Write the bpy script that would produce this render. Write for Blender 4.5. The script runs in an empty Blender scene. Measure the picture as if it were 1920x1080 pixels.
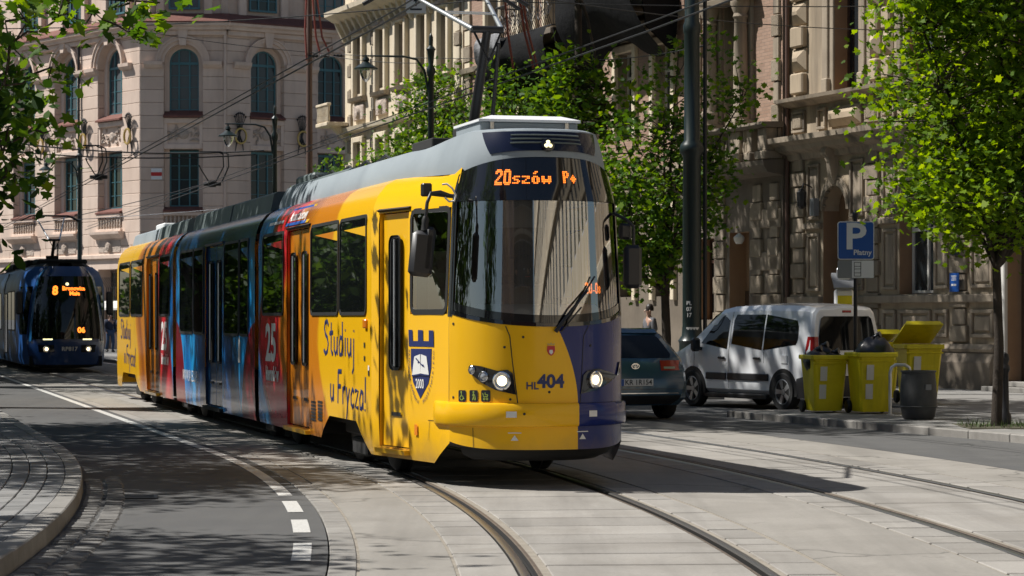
import bpy, math, random
import numpy as np
from mathutils import Vector, Matrix

random.seed(7)
R = math.radians
SC = bpy.context.scene
COL = SC.collection

# ------------------------------------------------------------------ camera
F_PX, EYE, V0 = 4620.0, 1.55, 595.0          # focal length in 1920-px units, eye height, horizon row
cam = bpy.data.cameras.new('camera')
cam_ob = bpy.data.objects.new('camera', cam)
COL.objects.link(cam_ob)
cam_ob.location = (0, 0, EYE)
cam_ob.rotation_euler = (R(90), 0, 0)
cam.sensor_width = 36
cam.lens = 36 * F_PX / 1920
cam.shift_y = (V0 - 540) / 1920
cam.clip_start, cam.clip_end = 0.1, 3000
cam.dof.use_dof = True
cam.dof.focus_distance = 25
cam.dof.aperture_fstop = 9
SC.camera = cam_ob

# ------------------------------------------------------------------ sky and sun
SUN = Vector((-2.5, 0.50, 3.30)).normalized()
world = bpy.data.worlds.new('World')
SC.world = world
world.use_nodes = True
wn = world.node_tree
wn.nodes.clear()
sky = wn.nodes.new('ShaderNodeTexSky')
sky.sky_type = 'NISHITA'
sky.sun_disc = False
sky.sun_elevation = math.asin(SUN.z)
sky.sun_rotation = math.atan2(SUN.x, SUN.y)
bg = wn.nodes.new('ShaderNodeBackground')
bg.inputs['Strength'].default_value = 0.05
wo = wn.nodes.new('ShaderNodeOutputWorld')
wn.links.new(sky.outputs[0], bg.inputs[0])
wn.links.new(bg.outputs[0], wo.inputs[0])
sl = bpy.data.lights.new('sun', 'SUN')
sl.energy = 5.0
sl.angle = R(0.53)
sl.color = (1.0, 0.965, 0.91)
so = bpy.data.objects.new('sun', sl)
COL.objects.link(so)
so.rotation_euler = SUN.to_track_quat('Z', 'Y').to_euler()
so.location = (-20, 10, 40)

SC.view_settings.view_transform = 'Standard'
SC.view_settings.look = 'None'
SC.view_settings.exposure = 0.42
SC.view_settings.gamma = 1.0
SC.view_settings.use_curve_mapping = False
SC.cycles.use_denoising = True
SC.cycles.max_bounces = 8
SC.cycles.transparent_max_bounces = 12
SC.cycles.caustics_reflective = False
SC.cycles.caustics_refractive = False
SC.cycles.sample_clamp_indirect = 6

# ------------------------------------------------------------------ helpers
def GX(u, v, z=0.0):
    """ground (or height z) position seen at photo pixel u, v: used to read survey points off the photograph"""
    y = (EYE - z) * F_PX / (v - V0)
    return ((u - 960) / F_PX * y, y)

class MB:
    def __init__(s):
        s.v = []; s.f = []
    def add(s, vs, fs):
        b = len(s.v)
        s.v.extend(tuple(p) for p in vs)
        s.f.extend(tuple(b + i for i in f) for f in fs)
        return s
    def quad(s, a, b, c, d):
        return s.add([a, b, c, d], [(0, 1, 2, 3)])
    def box(s, x0, x1, y0, y1, z0, z1, bev=0.0):
        if x0 > x1: x0, x1 = x1, x0
        if y0 > y1: y0, y1 = y1, y0
        if z0 > z1: z0, z1 = z1, z0
        if bev <= 0:
            vs = [(x, y, z) for x in (x0, x1) for y in (y0, y1) for z in (z0, z1)]
            return s.add(vs, [(0, 1, 3, 2), (4, 6, 7, 5), (0, 4, 5, 1), (2, 3, 7, 6), (0, 2, 6, 4), (1, 5, 7, 3)])
        b = min(bev, (x1 - x0) * .45, (y1 - y0) * .45, (z1 - z0) * .45)
        vs = []; ix = {}
        for i, (x, sx) in enumerate(((x0, 1), (x1, -1))):
            for j, (y, sy) in enumerate(((y0, 1), (y1, -1))):
                for k, (z, sz) in enumerate(((z0, 1), (z1, -1))):
                    ix[i, j, k] = len(vs)
                    vs += [(x, y + sy * b, z + sz * b), (x + sx * b, y, z + sz * b), (x + sx * b, y + sy * b, z)]
        fs = []
        for i in (0, 1):
            q = [ix[i, 0, 0], ix[i, 0, 1], ix[i, 1, 1], ix[i, 1, 0]]
            fs.append(q if i == 0 else q[::-1])
            q = [ix[0, i, 0] + 1, ix[1, i, 0] + 1, ix[1, i, 1] + 1, ix[0, i, 1] + 1]
            fs.append(q if i == 0 else q[::-1])
            q = [ix[0, 0, i] + 2, ix[0, 1, i] + 2, ix[1, 1, i] + 2, ix[1, 0, i] + 2]
            fs.append(q if i == 0 else q[::-1])
        for j in (0, 1):
            for k in (0, 1):
                a, c = ix[0, j, k], ix[1, j, k]
                fs.append((a + 1, a + 2, c + 2, c + 1))
                a, c = ix[j, 0, k], ix[j, 1, k]
                fs.append((a, a + 2, c + 2, c))
                a, c = ix[j, k, 0], ix[j, k, 1]
                fs.append((a, a + 1, c + 1, c))
        for q in ix.values():
            fs.append((q, q + 1, q + 2))
        return s.add(vs, fs)
    def prism(s, pts, axis, lo, hi):
        n = len(pts)
        def P(p, h):
            a, b = p
            return (h, a, b) if axis == 'x' else ((a, h, b) if axis == 'y' else (a, b, h))
        vs = [P(p, lo) for p in pts] + [P(p, hi) for p in pts]
        fs = [tuple(range(n))[::-1], tuple(range(n, 2 * n))]
        fs += [(i, (i + 1) % n, n + (i + 1) % n, n + i) for i in range(n)]
        return s.add(vs, fs)
    def tube(s, pts, r, n=8, caps=True):
        pts = [Vector(p) for p in pts]
        m = len(pts)
        rs = r if isinstance(r, (list, tuple)) else [r] * m
        up = None
        rings = []
        for i, p in enumerate(pts):
            if i == 0: t = pts[1] - p
            elif i == m - 1: t = p - pts[-2]
            else: t = (pts[i + 1] - p).normalized() + (p - pts[i - 1]).normalized()
            if t.length < 1e-9: t = Vector((0, 0, 1))
            t.normalize()
            if up is None:
                up = Vector((0, 0, 1)) if abs(t.z) < .9 else Vector((1, 0, 0))
            a = (up - t * up.dot(t))
            if a.length < 1e-6: a = t.orthogonal()
            a.normalize(); up = a
            b = t.cross(a)
            rings.append([p + (a * math.cos(2 * math.pi * k / n) + b * math.sin(2 * math.pi * k / n)) * rs[i] for k in range(n)])
        vs = [q for ring in rings for q in ring]
        fs = []
        for i in range(m - 1):
            for k in range(n):
                k2 = (k + 1) % n
                fs.append((i * n + k, i * n + k2, (i + 1) * n + k2, (i + 1) * n + k))
        if caps:
            fs.append(tuple(range(n))[::-1]); fs.append(tuple((m - 1) * n + k for k in range(n)))
        return s.add(vs, fs)
    def lathe(s, prof, c=(0, 0, 0), n=16, axis='z', caps=True):
        vs = []; fs = []
        for (r, h) in prof:
            for k in range(n):
                a = 2 * math.pi * k / n
                ca, sa = r * math.cos(a), r * math.sin(a)
                p = (ca, sa, h) if axis == 'z' else ((h, ca, sa) if axis == 'x' else (sa, h, ca))
                vs.append((p[0] + c[0], p[1] + c[1], p[2] + c[2]))
        m = len(prof)
        for i in range(m - 1):
            for k in range(n):
                k2 = (k + 1) % n
                fs.append((i * n + k, i * n + k2, (i + 1) * n + k2, (i + 1) * n + k))
        if caps and prof[0][0] > 1e-4: fs.append(tuple(range(n))[::-1])
        if caps and prof[-1][0] > 1e-4: fs.append(tuple((m - 1) * n + k for k in range(n)))
        return s.add(vs, fs)
    def grid(s, rows, skip=None, close=False):
        n = len(rows[0])
        vs = [p for r in rows for p in r]
        fs = []
        for i in range(len(rows) - 1):
            for j in range(n if close else n - 1):
                if skip and skip(i, j): continue
                j2 = (j + 1) % n
                fs.append((i * n + j, i * n + j2, (i + 1) * n + j2, (i + 1) * n + j))
        return s.add(vs, fs)
    def xf(s, M, start=0):
        for i in range(start, len(s.v)):
            s.v[i] = tuple(M @ Vector(s.v[i]))
        return s
    def mesh(s, name, smooth=None):
        me = bpy.data.meshes.new(name)
        me.from_pydata(s.v, [], s.f)
        if smooth is not None:
            me.polygons.foreach_set('use_smooth', [True] * len(me.polygons))
            me.set_sharp_from_angle(angle=R(smooth))
        me.update()
        return me
    def build(s, name, mat, parent=None, smooth=None, loc=None, rot=None):
        me = s.mesh(name, smooth)
        return link(name, me, mat, parent, loc, rot)

def link(name, me, mat, parent=None, loc=None, rot=None):
    if mat is not None and len(me.materials) == 0:
        me.materials.append(M(mat) if isinstance(mat, str) else mat)
    o = bpy.data.objects.new(name, me)
    COL.objects.link(o)
    if parent is not None: o.parent = parent
    if loc is not None: o.location = loc
    if rot is not None: o.rotation_euler = rot
    return o

def tag(o, label=None, cat=None, group=None, kind=None):
    if label: o['label'] = label
    if cat: o['category'] = cat
    if group: o['group'] = group
    if kind: o['kind'] = kind
    return o

def thing(name, label, cat, loc=(0, 0, 0), rz=0.0, group=None):
    o = bpy.data.objects.new(name, None)
    o.empty_display_size = .2
    COL.objects.link(o)
    o.location = loc
    o.rotation_euler = (0, 0, rz)
    return tag(o, label, cat, group)

def kids(o, _c={}):
    return [c for c in COL.objects if c.parent == o]

def copy_tree(o, parent=None, depth=0):
    c = o.copy()
    COL.objects.link(c)
    if depth: c.parent = parent
    for ch in o.children:
        copy_tree(ch, c, depth + 1)
    return c

def part(name, mat, parent, fn, smooth=None):
    m = MB(); fn(m)
    return m.build(name, mat, parent, smooth)

# ------------------------------------------------------------------ materials
MATS = {}
def M(n):
    return MATS[n]

def newmat(name):
    m = bpy.data.materials.new(name)
    m.use_nodes = True
    nt = m.node_tree
    b = nt.nodes['Principled BSDF']
    MATS[name] = m
    return m, nt, b

def nd(nt, t, **kw):
    n = nt.nodes.new(t)
    for k, v in kw.items():
        if k.startswith('i_'): n.inputs[k[2:].replace('_', ' ')].default_value = v
        else: setattr(n, k, v)
    return n

def mathn(nt, op, a, b=None, clamp=False):
    n = nt.nodes.new('ShaderNodeMath'); n.operation = op; n.use_clamp = clamp
    for i, x in enumerate((a, b)):
        if x is None: continue
        if isinstance(x, (int, float)): n.inputs[i].default_value = x
        else: nt.links.new(x, n.inputs[i])
    return n.outputs[0]

def mixc(nt, fac, a, b, mode='MIX'):
    n = nt.nodes.new('ShaderNodeMix'); n.data_type = 'RGBA'; n.blend_type = mode
    for i, x in ((0, fac), (6, a), (7, b)):
        if isinstance(x, (int, float)): n.inputs[i].default_value = x
        elif isinstance(x, tuple): n.inputs[i].default_value = (*x[:3], 1)
        else: nt.links.new(x, n.inputs[i])
    return n.outputs[2]

def ramp(nt, fac, stops, interp='LINEAR'):
    n = nt.nodes.new('ShaderNodeValToRGB')
    n.color_ramp.interpolation = interp
    e = n.color_ramp.elements
    while len(e) < len(stops): e.new(.5)
    for el, (p, c) in zip(e, stops):
        el.position = p
        el.color = (c, c, c, 1) if isinstance(c, (int, float)) else (*c[:3], 1)
    nt.links.new(fac, n.inputs[0])
    return n.outputs[0]

def noise(nt, vec, scale, detail=4, rough=.6, dist=0.0):
    n = nt.nodes.new('ShaderNodeTexNoise')
    n.inputs['Scale'].default_value = scale
    n.inputs['Detail'].default_value = detail
    n.inputs['Roughness'].default_value = rough
    n.inputs['Distortion'].default_value = dist
    if vec is not None: nt.links.new(vec, n.inputs['Vector'])
    return n.outputs['Fac']

def objco(nt, world=False):
    if world:
        return nt.nodes.new('ShaderNodeNewGeometry').outputs['Position']
    return nt.nodes.new('ShaderNodeTexCoord').outputs['Object']

def bump(nt, b, h, strength=.3, dist=.02):
    n = nt.nodes.new('ShaderNodeBump')
    n.inputs['Strength'].default_value = strength
    n.inputs['Distance'].default_value = dist
    nt.links.new(h, n.inputs['Height'])
    nt.links.new(n.outputs[0], b.inputs['Normal'])

def plain(name, col, rough=.5, metal=0.0, spec=.5, coat=0.0, emit=None, es=0.0, alpha=None):
    m, nt, b = newmat(name)
    b.inputs['Base Color'].default_value = (*col, 1)
    b.inputs['Roughness'].default_value = rough
    b.inputs['Metallic'].default_value = metal
    b.inputs['Specular IOR Level'].default_value = spec
    b.inputs['Coat Weight'].default_value = coat
    b.inputs['Coat Roughness'].default_value = .04
    if emit:
        b.inputs['Emission Color'].default_value = (*emit, 1)
        b.inputs['Emission Strength'].default_value = es
    return m

def rough_mat(name, c1, c2, scale=3.0, rough=.85, bmp=.3, bscale=30, bdist=.01, streak=None, rnd=0.0, world=True, spec=.3, fine=None, metal=0.0, stain=None, ystreak=None, crack=None):
    """weathered surface: two tones mixed by noise, optional vertical grime streaks, per-object brightness variation, fine relief"""
    m, nt, b = newmat(name)
    v = objco(nt, world)
    n1 = noise(nt, v, scale, 6, .62)
    f = ramp(nt, n1, [(.3, 0.0), (.7, 1.0)])
    c = mixc(nt, f, c1, c2)
    if fine:
        n3 = noise(nt, v, fine[0], 3, .7)
        c = mixc(nt, ramp(nt, n3, [(.35, fine[1]), (.65, 0.0)]), c, tuple(x * fine[2] for x in c1))
    if streak:
        mp = nd(nt, 'ShaderNodeMapping'); mp.inputs['Scale'].default_value = (1, 1, .12)
        nt.links.new(v, mp.inputs[0])
        n2 = noise(nt, mp.outputs[0], streak[0], 5, .65)
        c = mixc(nt, ramp(nt, n2, [(.48, 0.0), (.7, streak[1])]), c, streak[2])
    if stain:
        n4 = noise(nt, v, stain[0], 7, .68, 1.2)
        c = mixc(nt, ramp(nt, n4, [(.46, 0.0), (.72, stain[1])]), c, stain[2])
        n5 = noise(nt, v, stain[0] * 9, 4, .7, .6)
        c = mixc(nt, ramp(nt, n5, [(.62, 0.0), (.74, stain[1] * .8)]), c, tuple(x * .6 for x in stain[2]))
    if ystreak:
        mp2 = nd(nt, 'ShaderNodeMapping'); mp2.inputs['Scale'].default_value = (1, .07, 1); mp2.inputs['Rotation'].default_value = (0, 0, R(-6))
        nt.links.new(v, mp2.inputs[0])
        n6 = noise(nt, mp2.outputs[0], ystreak[0], 4, .6)
        c = mixc(nt, ramp(nt, n6, [(.45, 0.0), (.68, ystreak[1])]), c, tuple(x * .62 for x in c1))
    if crack:
        vo = nd(nt, 'ShaderNodeTexVoronoi', feature='DISTANCE_TO_EDGE'); vo.inputs['Scale'].default_value = crack[0]
        dn = nd(nt, 'ShaderNodeTexNoise'); dn.inputs['Scale'].default_value = 1.3; dn.inputs['Detail'].default_value = 5
        nt.links.new(v, dn.inputs['Vector'])
        av = nd(nt, 'ShaderNodeVectorMath', operation='MULTIPLY_ADD'); av.inputs[1].default_value = (1.2, 1.2, 0); nt.links.new(dn.outputs['Color'], av.inputs[0]); nt.links.new(v, av.inputs[2])
        nt.links.new(av.outputs[0], vo.inputs['Vector'])
        c = mixc(nt, ramp(nt, vo.outputs['Distance'], [(0.0, crack[1]), (.008, 0.0)]), c, tuple(x * .35 for x in c1))
    if rnd:
        oi = nt.nodes.new('ShaderNodeObjectInfo')
        r = mathn(nt, 'MULTIPLY_ADD', oi.outputs['Random'], rnd * 2)
        r.node.inputs[2].default_value = 1 - rnd
        hs = nd(nt, 'ShaderNodeHueSaturation')
        nt.links.new(r, hs.inputs['Value']); nt.links.new(c, hs.inputs['Color'])
        c = hs.outputs[0]
    nt.links.new(c, b.inputs['Base Color'])
    b.inputs['Roughness'].default_value = rough
    b.inputs['Specular IOR Level'].default_value = spec
    b.inputs['Metallic'].default_value = metal
    if bmp:
        bump(nt, b, noise(nt, v, bscale, 4, .7), bmp, bdist)
    return m

# text: font outlines as flat mesh, and hand-drawn strokes
def text_geo(s, size=1.0, bold=0.0, shear=0.0, align='CENTER', space=1.0):
    cu = bpy.data.curves.new('t', 'FONT')
    cu.body = s; cu.size = size; cu.align_x = align; cu.align_y = 'CENTER'
    cu.offset = bold; cu.shear = shear; cu.space_character = space
    cu.resolution_u = 3
    ob = bpy.data.objects.new('t', cu)
    COL.objects.link(ob)
    dg = bpy.context.evaluated_depsgraph_get()
    me = bpy.data.meshes.new_from_object(ob.evaluated_get(dg))
    vs = [(v.co.x, v.co.y) for v in me.vertices]
    fs = [tuple(p.vertices) for p in me.polygons]
    bpy.data.objects.remove(ob); bpy.data.curves.remove(cu); bpy.data.meshes.remove(me)
    return vs, fs
# ------------------------------------------------------------------ material library
rough_mat('asphalt', (.105, .105, .105), (.14, .138, .133), .9, .9, .55, 160, .006, fine=(260, .8, .55), ystreak=(1.6, .4), crack=(.28, .8), stain=(.5, .22, (.07, .069, .067)))
rough_mat('asphalt_light', (.11, .11, .11), (.15, .148, .142), 1.2, .88, .5, 160, .006, fine=(240, .8, .6), ystreak=(1.6, .4), crack=(.25, .8), stain=(.5, .45, (.075, .074, .072)))
rough_mat('concrete', (.262, .247, .225), (.34, .322, .295), .8, .85, .25, 60, .004, rnd=.10, fine=(40, .35, .72), ystreak=(2.2, .55), stain=(.7, .5, (.175, .158, .135)))
rough_mat('concrete_plain', (.255, .24, .215), (.325, .305, .275), .55, .8, .22, 50, .004, fine=(30, .3, .75), ystreak=(2.0, .5), crack=(.22, .7), stain=(.55, .5, (.16, .147, .128)))
rough_mat('joint_sand', (.30, .27, .225), (.22, .195, .16), 8, .95, .3, 80, .006)
rough_mat('joint_dark', (.03, .03, .028), (.06, .055, .05), 8, .95, .3, 80, .006)
rough_mat('kerb_granite', (.24, .228, .21), (.33, .315, .29), 2.2, .8, .4, 90, .004, rnd=.14, fine=(140, .5, .6), stain=(1.5, .5, (.13, .12, .105)))
rough_mat('sett_stone', (.13, .125, .118), (.20, .192, .18), 3, .85, .5, 60, .006, rnd=.25, fine=(120, .5, .6))
rough_mat('paver', (.19, .19, .187), (.265, .26, .252), 2.5, .85, .35, 90, .004, rnd=.18, fine=(110, .4, .7), stain=(.9, .45, (.11, .107, .10)))
rough_mat('pavement', (.20, .195, .185), (.28, .27, .255), .9, .88, .3, 40, .005, fine=(60, .4, .7))
rough_mat('line_paint', (.62, .61, .58), (.50, .49, .46), 14, .7, .2, 150, .003, fine=(70, .6, .5))
rough_mat('rail_side', (.10, .085, .07), (.18, .14, .11), 12, .6, .2, 60, .003, metal=.4)
plain('rail_head', (.38, .37, .36), .34, 1.0)
plain('groove', (.012, .012, .012), .9)
# stone and plaster of the facades
rough_mat('pink_stone', (.59, .455, .37), (.70, .565, .475), .55, .9, .3, 22, .01, streak=(1.3, .4, (.36, .28, .23)), rnd=.05)
rough_mat('pink_trim', (.61, .475, .39), (.72, .585, .495), .8, .9, .3, 22, .01, streak=(1.6, .4, (.38, .29, .24)), rnd=.04)
rough_mat('relief_stone', (.44, .36, .30), (.56, .47, .40), 1.5, .9, .9, 7, .12)
rough_mat('cream_plaster', (.36, .285, .20), (.46, .375, .275), .7, .9, .25, 30, .008, streak=(1.4, .75, (.13, .105, .08)), rnd=.06)
rough_mat('cream_trim', (.27, .22, .165), (.38, .315, .24), 1.0, .9, .35, 26, .012, streak=(1.8, .8, (.075, .065, .055)), rnd=.08)
rough_mat('vermiculated', (.27, .22, .165), (.36, .30, .225), 2, .9, 1.0, 48, .035, rnd=.08)
rough_mat('brown_plaster', (.28, .17, .10), (.36, .235, .14), 1.0, .9, .2, 30, .008, streak=(1.5, .4, (.16, .11, .08)))
rough_mat('ornate_cream', (.60, .51, .37), (.70, .61, .47), .8, .9, .3, 26, .01, streak=(1.5, .5, (.26, .21, .16)), rnd=.05)
rough_mat('dark_stone_shade', (.14, .115, .09), (.21, .175, .135), 1.1, .9, .4, 26, .012, streak=(1.4, .5, (.08, .07, .06)), rnd=.1)  # dark stone; also stands in for shade on the brick houses' ground floors
rough_mat('roof_tile', (.13, .055, .045), (.20, .085, .065), 3, .8, .4, 30, .02)
rough_mat('grey_tarp', (.17, .17, .175), (.30, .30, .31), 1.2, .55, .6, 5, .08)
rough_mat('black_tarp', (.008, .008, .009), (.016, .016, .016), 1.4, .8, .5, 6, .05, spec=.1)
rough_mat('wood_dark', (.05, .032, .022), (.09, .055, .035), 4, .5, .2, 40, .004)
plain('iron', (.022, .022, .024), .45, .3)
plain('mast_green', (.007, .017, .016), .35, .1, .6)
plain('window_blue', (.06, .17, .20), .45)
plain('window_white', (.62, .60, .56), .45)
plain('window_brown', (.07, .04, .03), .4)
plain('gilt', (.50, .36, .12), .38, .6)
plain('wire_black', (.015, .015, .016), .5)
plain('cable_red', (.22, .045, .03), .5)
plain('pole_brown', (.10, .055, .04), .6)
plain('curtain', (.55, .54, .52), .8)
plain('interior_dark', (.02, .02, .022), .9)

def glass_dark(name, col=(.012, .014, .016), rough=.03):
    return plain(name, col, rough, 0, .5)
m, nt, b = newmat('pane')
oi = nt.nodes.new('ShaderNodeObjectInfo')
nt.links.new(ramp(nt, oi.outputs['Random'], [(0.0, (.012, .015, .018)), (.3, (.03, .036, .04)), (.5, (.02, .03, .02)), (.65, (.08, .09, .10)), (.85, (.03, .035, .035)), (1.0, (.16, .15, .135))]), b.inputs['Base Color'])  # per-object pane tones: dark glass, pale curtains, reflections put into the colour
b.inputs['Roughness'].default_value = .03
glass_dark('tram_glass', (.006, .007, .008), .015)
plain('pane_sky', (.03, .036, .042), .02, 0, .9)

# brickwork (bricks are under ten pixels in the photograph)
m, nt, b = newmat('brickwork')
tc = objco(nt)
sep = nd(nt, 'ShaderNodeSeparateXYZ'); nt.links.new(tc, sep.inputs[0])
cmb = nd(nt, 'ShaderNodeCombineXYZ'); nt.links.new(sep.outputs[0], cmb.inputs[0]); nt.links.new(sep.outputs[2], cmb.inputs[1])
bk = nd(nt, 'ShaderNodeTexBrick')
nt.links.new(cmb.outputs[0], bk.inputs['Vector'])
bk.inputs['Scale'].default_value = 1.0
bk.inputs['Brick Width'].default_value = .26
bk.inputs['Row Height'].default_value = .08
bk.inputs['Mortar Size'].default_value = .006
bk.inputs['Color1'].default_value = (.30, .19, .135, 1)
bk.inputs['Color2'].default_value = (.38, .25, .185, 1)
bk.inputs['Mortar'].default_value = (.22, .17, .13, 1)
n1 = noise(nt, tc, .8, 5, .6)
nt.links.new(mixc(nt, ramp(nt, n1, [(.45, 0.0), (.75, .5)]), bk.outputs[0], (.14, .10, .08)), b.inputs['Base Color'])
b.inputs['Roughness'].default_value = .9
bump(nt, b, mathn(nt, 'SUBTRACT', 1.0, bk.outputs['Fac']), .6, .01)

# foliage
def leafmat(name, c1, c2, trans=.5, gloss=.35):
    m, nt, b = newmat(name)
    oi = nt.nodes.new('ShaderNodeNewGeometry')
    c = ramp(nt, oi.outputs['Random Per Island'], [(0.0, tuple(x * .6 for x in c1)), (.35, c1), (.8, c2), (1.0, (c2[0] * 1.35, c2[1] * 1.2, c2[2]))])
    nt.links.new(c, b.inputs['Base Color'])
    b.inputs['Roughness'].default_value = .55
    b.inputs['Specular IOR Level'].default_value = .15
    tr = nd(nt, 'ShaderNodeBsdfTranslucent')
    hs = nd(nt, 'ShaderNodeHueSaturation'); hs.inputs['Hue'].default_value = .478; hs.inputs['Value'].default_value = 1.9
    hs.inputs['Saturation'].default_value = 1.1
    nt.links.new(c, hs.inputs['Color']); nt.links.new(hs.outputs[0], tr.inputs[0])
    mx = nd(nt, 'ShaderNodeMixShader'); mx.inputs[0].default_value = trans
    nt.links.new(b.outputs[0], mx.inputs[1]); nt.links.new(tr.outputs[0], mx.inputs[2])
    nt.links.new(mx.outputs[0], nt.nodes['Material Output'].inputs['Surface'])
leafmat('leaf_bright', (.09, .175, .016), (.16, .26, .025), .5)
leafmat('leaf_mid', (.045, .115, .014), (.11, .20, .02), .45)
leafmat('leaf_dark', (.028, .075, .012), (.06, .125, .018), .38)
rough_mat('bark', (.03, .024, .019), (.06, .048, .038), 5, .95, .8, 30, .02)
rough_mat('grass_soil', (.05, .045, .03), (.08, .075, .05), 6, .95, .6, 60, .01)
plain('grass_blade', (.07, .12, .025), .6)

# tram paint
def yellow_blue(name):
    m, nt, b = newmat(name)
    v = objco(nt)
    sp = nd(nt, 'ShaderNodeSeparateXYZ'); nt.links.new(v, sp.inputs[0])
    # blue where y > 0.24 - 0.19*((z-.78)/.7)^2, front half only
    q = mathn(nt, 'MULTIPLY', mathn(nt, 'SUBTRACT', sp.outputs[2], .78), 1.43)
    q = mathn(nt, 'MAXIMUM', q, 0.0)
    q = mathn(nt, 'MINIMUM', mathn(nt, 'MULTIPLY', mathn(nt, 'POWER', q, 1.8), .21), .21)
    y = mathn(nt, 'ADD', sp.outputs[1], q)
    f = mathn(nt, 'GREATER_THAN', y, .245)
    n1 = noise(nt, v, 2.0, 5)
    yl = mixc(nt, ramp(nt, n1, [(.4, 0.0), (.8, .25)]), (.86, .475, .010), (.74, .40, .016))
    dirt = ramp(nt, mathn(nt, 'ADD', sp.outputs[2], mathn(nt, 'MULTIPLY', noise(nt, v, 5, 4), .3)), [(.32, .55), (.62, 0.0)])
    c = mixc(nt, f, yl, (.010, .02, .13))
    c = mixc(nt, dirt, c, (.25, .17, .08))
    nt.links.new(c, b.inputs['Base Color'])
    b.inputs['Roughness'].default_value = .2
    b.inputs['Specular IOR Level'].default_value = .3
    b.inputs['Coat Weight'].default_value = .12
    b.inputs['Coat Roughness'].default_value = .06
yellow_blue('tram_front_paint')

YEL, ORG, DOR, RED, DRD, BLU, LBL, NVY = (.86, .475, .010), (.62, .21, .012), (.30, .085, .012), (.66, .018, .035), (.20, .008, .018), (.008, .13, .42), (.02, .36, .78), (.006, .018, .06)
def livery(name, stops, wav=.35, ph=0.0, ends=None, navy_top=False):
    """vinyl wrap: colour zones along the body (x in metres), boundaries waving with height"""
    m, nt, b = newmat(name)
    v = objco(nt)
    sp = nd(nt, 'ShaderNodeSeparateXYZ'); nt.links.new(v, sp.inputs[0])
    z = sp.outputs[2]
    wv = mathn(nt, 'MULTIPLY', mathn(nt, 'SINE', mathn(nt, 'ADD', mathn(nt, 'MULTIPLY', z, 2.1), ph)), wav)
    x = mathn(nt, 'ADD', mathn(nt, 'MULTIPLY', sp.outputs[0], -1.0), wv)
    n1 = noise(nt, v, 1.6, 3)
    x = mathn(nt, 'ADD', x, mathn(nt, 'MULTIPLY', mathn(nt, 'SUBTRACT', n1, .5), .25))
    lo, hi = stops[0][0], stops[-1][0]
    f = mathn(nt, 'DIVIDE', mathn(nt, 'SUBTRACT', x, lo), hi - lo)
    st = [((p - lo) / (hi - lo), c) for p, c in stops]
    c = ramp(nt, f, st)
    if navy_top:
        zz = mathn(nt, 'ADD', z, mathn(nt, 'MULTIPLY', mathn(nt, 'SINE', mathn(nt, 'MULTIPLY', sp.outputs[0], 2.6)), .35))
        c = mixc(nt, ramp(nt, mathn(nt, 'DIVIDE', zz, 4.0), [(.46, 0.0), (.60, .92)]), c, NVY)
    if ends:
        # dark red lobes low down at both ends of the section
        d = mathn(nt, 'MINIMUM', mathn(nt, 'ABSOLUTE', mathn(nt, 'ADD', sp.outputs[0], ends[0])), mathn(nt, 'ABSOLUTE', mathn(nt, 'ADD', sp.outputs[0], ends[1])))
        e = mathn(nt, 'ADD', mathn(nt, 'POWER', mathn(nt, 'DIVIDE', d, 1.15), 2.0), mathn(nt, 'POWER', mathn(nt, 'DIVIDE', z, 1.5), 2.0))
        c = mixc(nt, ramp(nt, e, [(.95, 1.0), (1.0, 0.0)]), c, DRD)
    dirt = ramp(nt, mathn(nt, 'ADD', z, mathn(nt, 'MULTIPLY', noise(nt, v, 5, 4), .3)), [(.30, .5), (.66, 0.0)])
    c = mixc(nt, dirt, c, (.10, .075, .05))
    nt.links.new(c, b.inputs['Base Color'])
    b.inputs['Roughness'].default_value = .16
    b.inputs['Specular IOR Level'].default_value = .3
    b.inputs['Coat Weight'].default_value = .1
    b.inputs['Coat Roughness'].default_value = .05
    return m
livery('wrap_front', [(-2.0, YEL), (2.30, YEL), (2.42, ORG), (3.6, ORG), (4.3, DOR), (4.7, ORG), (5.0, RED), (6.2, RED), (6.35, DRD), (6.55, LBL), (7.1, BLU)], wav=-.55, ph=-1.2)
livery('wrap_middle', [(7.2, LBL), (7.7, BLU), (8.5, LBL), (9.3, NVY), (10.0, BLU), (10.6, LBL), (11.2, BLU), (11.9, NVY), (12.6, BLU), (13.3, LBL), (13.9, BLU), (14.4, LBL), (15.1, BLU)], wav=.25, ph=.4, ends=(7.25, 15.1), navy_top=True)
livery('wrap_rear', [(15.5, BLU), (15.75, LBL), (15.95, DRD), (16.4, RED), (17.2, RED), (17.6, DOR), (18.4, ORG), (19.6, ORG), (19.9, DOR), (20.4, ORG), (20.7, YEL), (24.5, YEL)], wav=.35, ph=.8)
plain('tram_yellow', (.86, .475, .010), .3, 0, .5, .5)
plain('tram_orange', (.62, .21, .012), .25, 0, .5, .5)
plain('tram_blue', (.018, .03, .16), .25, 0, .5, .6)
plain('tram_midblue', (.014, .11, .28), .22, 0, .5, .6)
plain('tram_navy', (.006, .009, .028), .2, 0, .4, .2)
rough_mat('tram_grey', (.29, .33, .355), (.235, .27, .295), 1.5, .55, .05, 40, .002, world=False, spec=.25)
rough_mat('tram_roof_grey', (.10, .125, .125), (.15, .18, .18), 1.5, .5, .1, 30, .004, world=False)
plain('tram_white', (.74, .75, .76), .45)
plain('rubber', (.012, .012, .012), .6)
plain('black_gloss', (.006, .006, .008), .06, 0, .5, .8)
plain('black_plastic', (.016, .016, .018), .42)
plain('under_black', (.012, .012, .012), .85)
plain('steel', (.45, .46, .47), .3, 1.0)
plain('bare_aluminium', (.62, .64, .66), .38, .9)
plain('decal_navy', (.012, .022, .11), .4)
plain('decal_white', (.72, .72, .70), .45)
plain('decal_red', (.5, .03, .03), .45)
plain('decal_black', (.012, .016, .025), .4)
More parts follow.
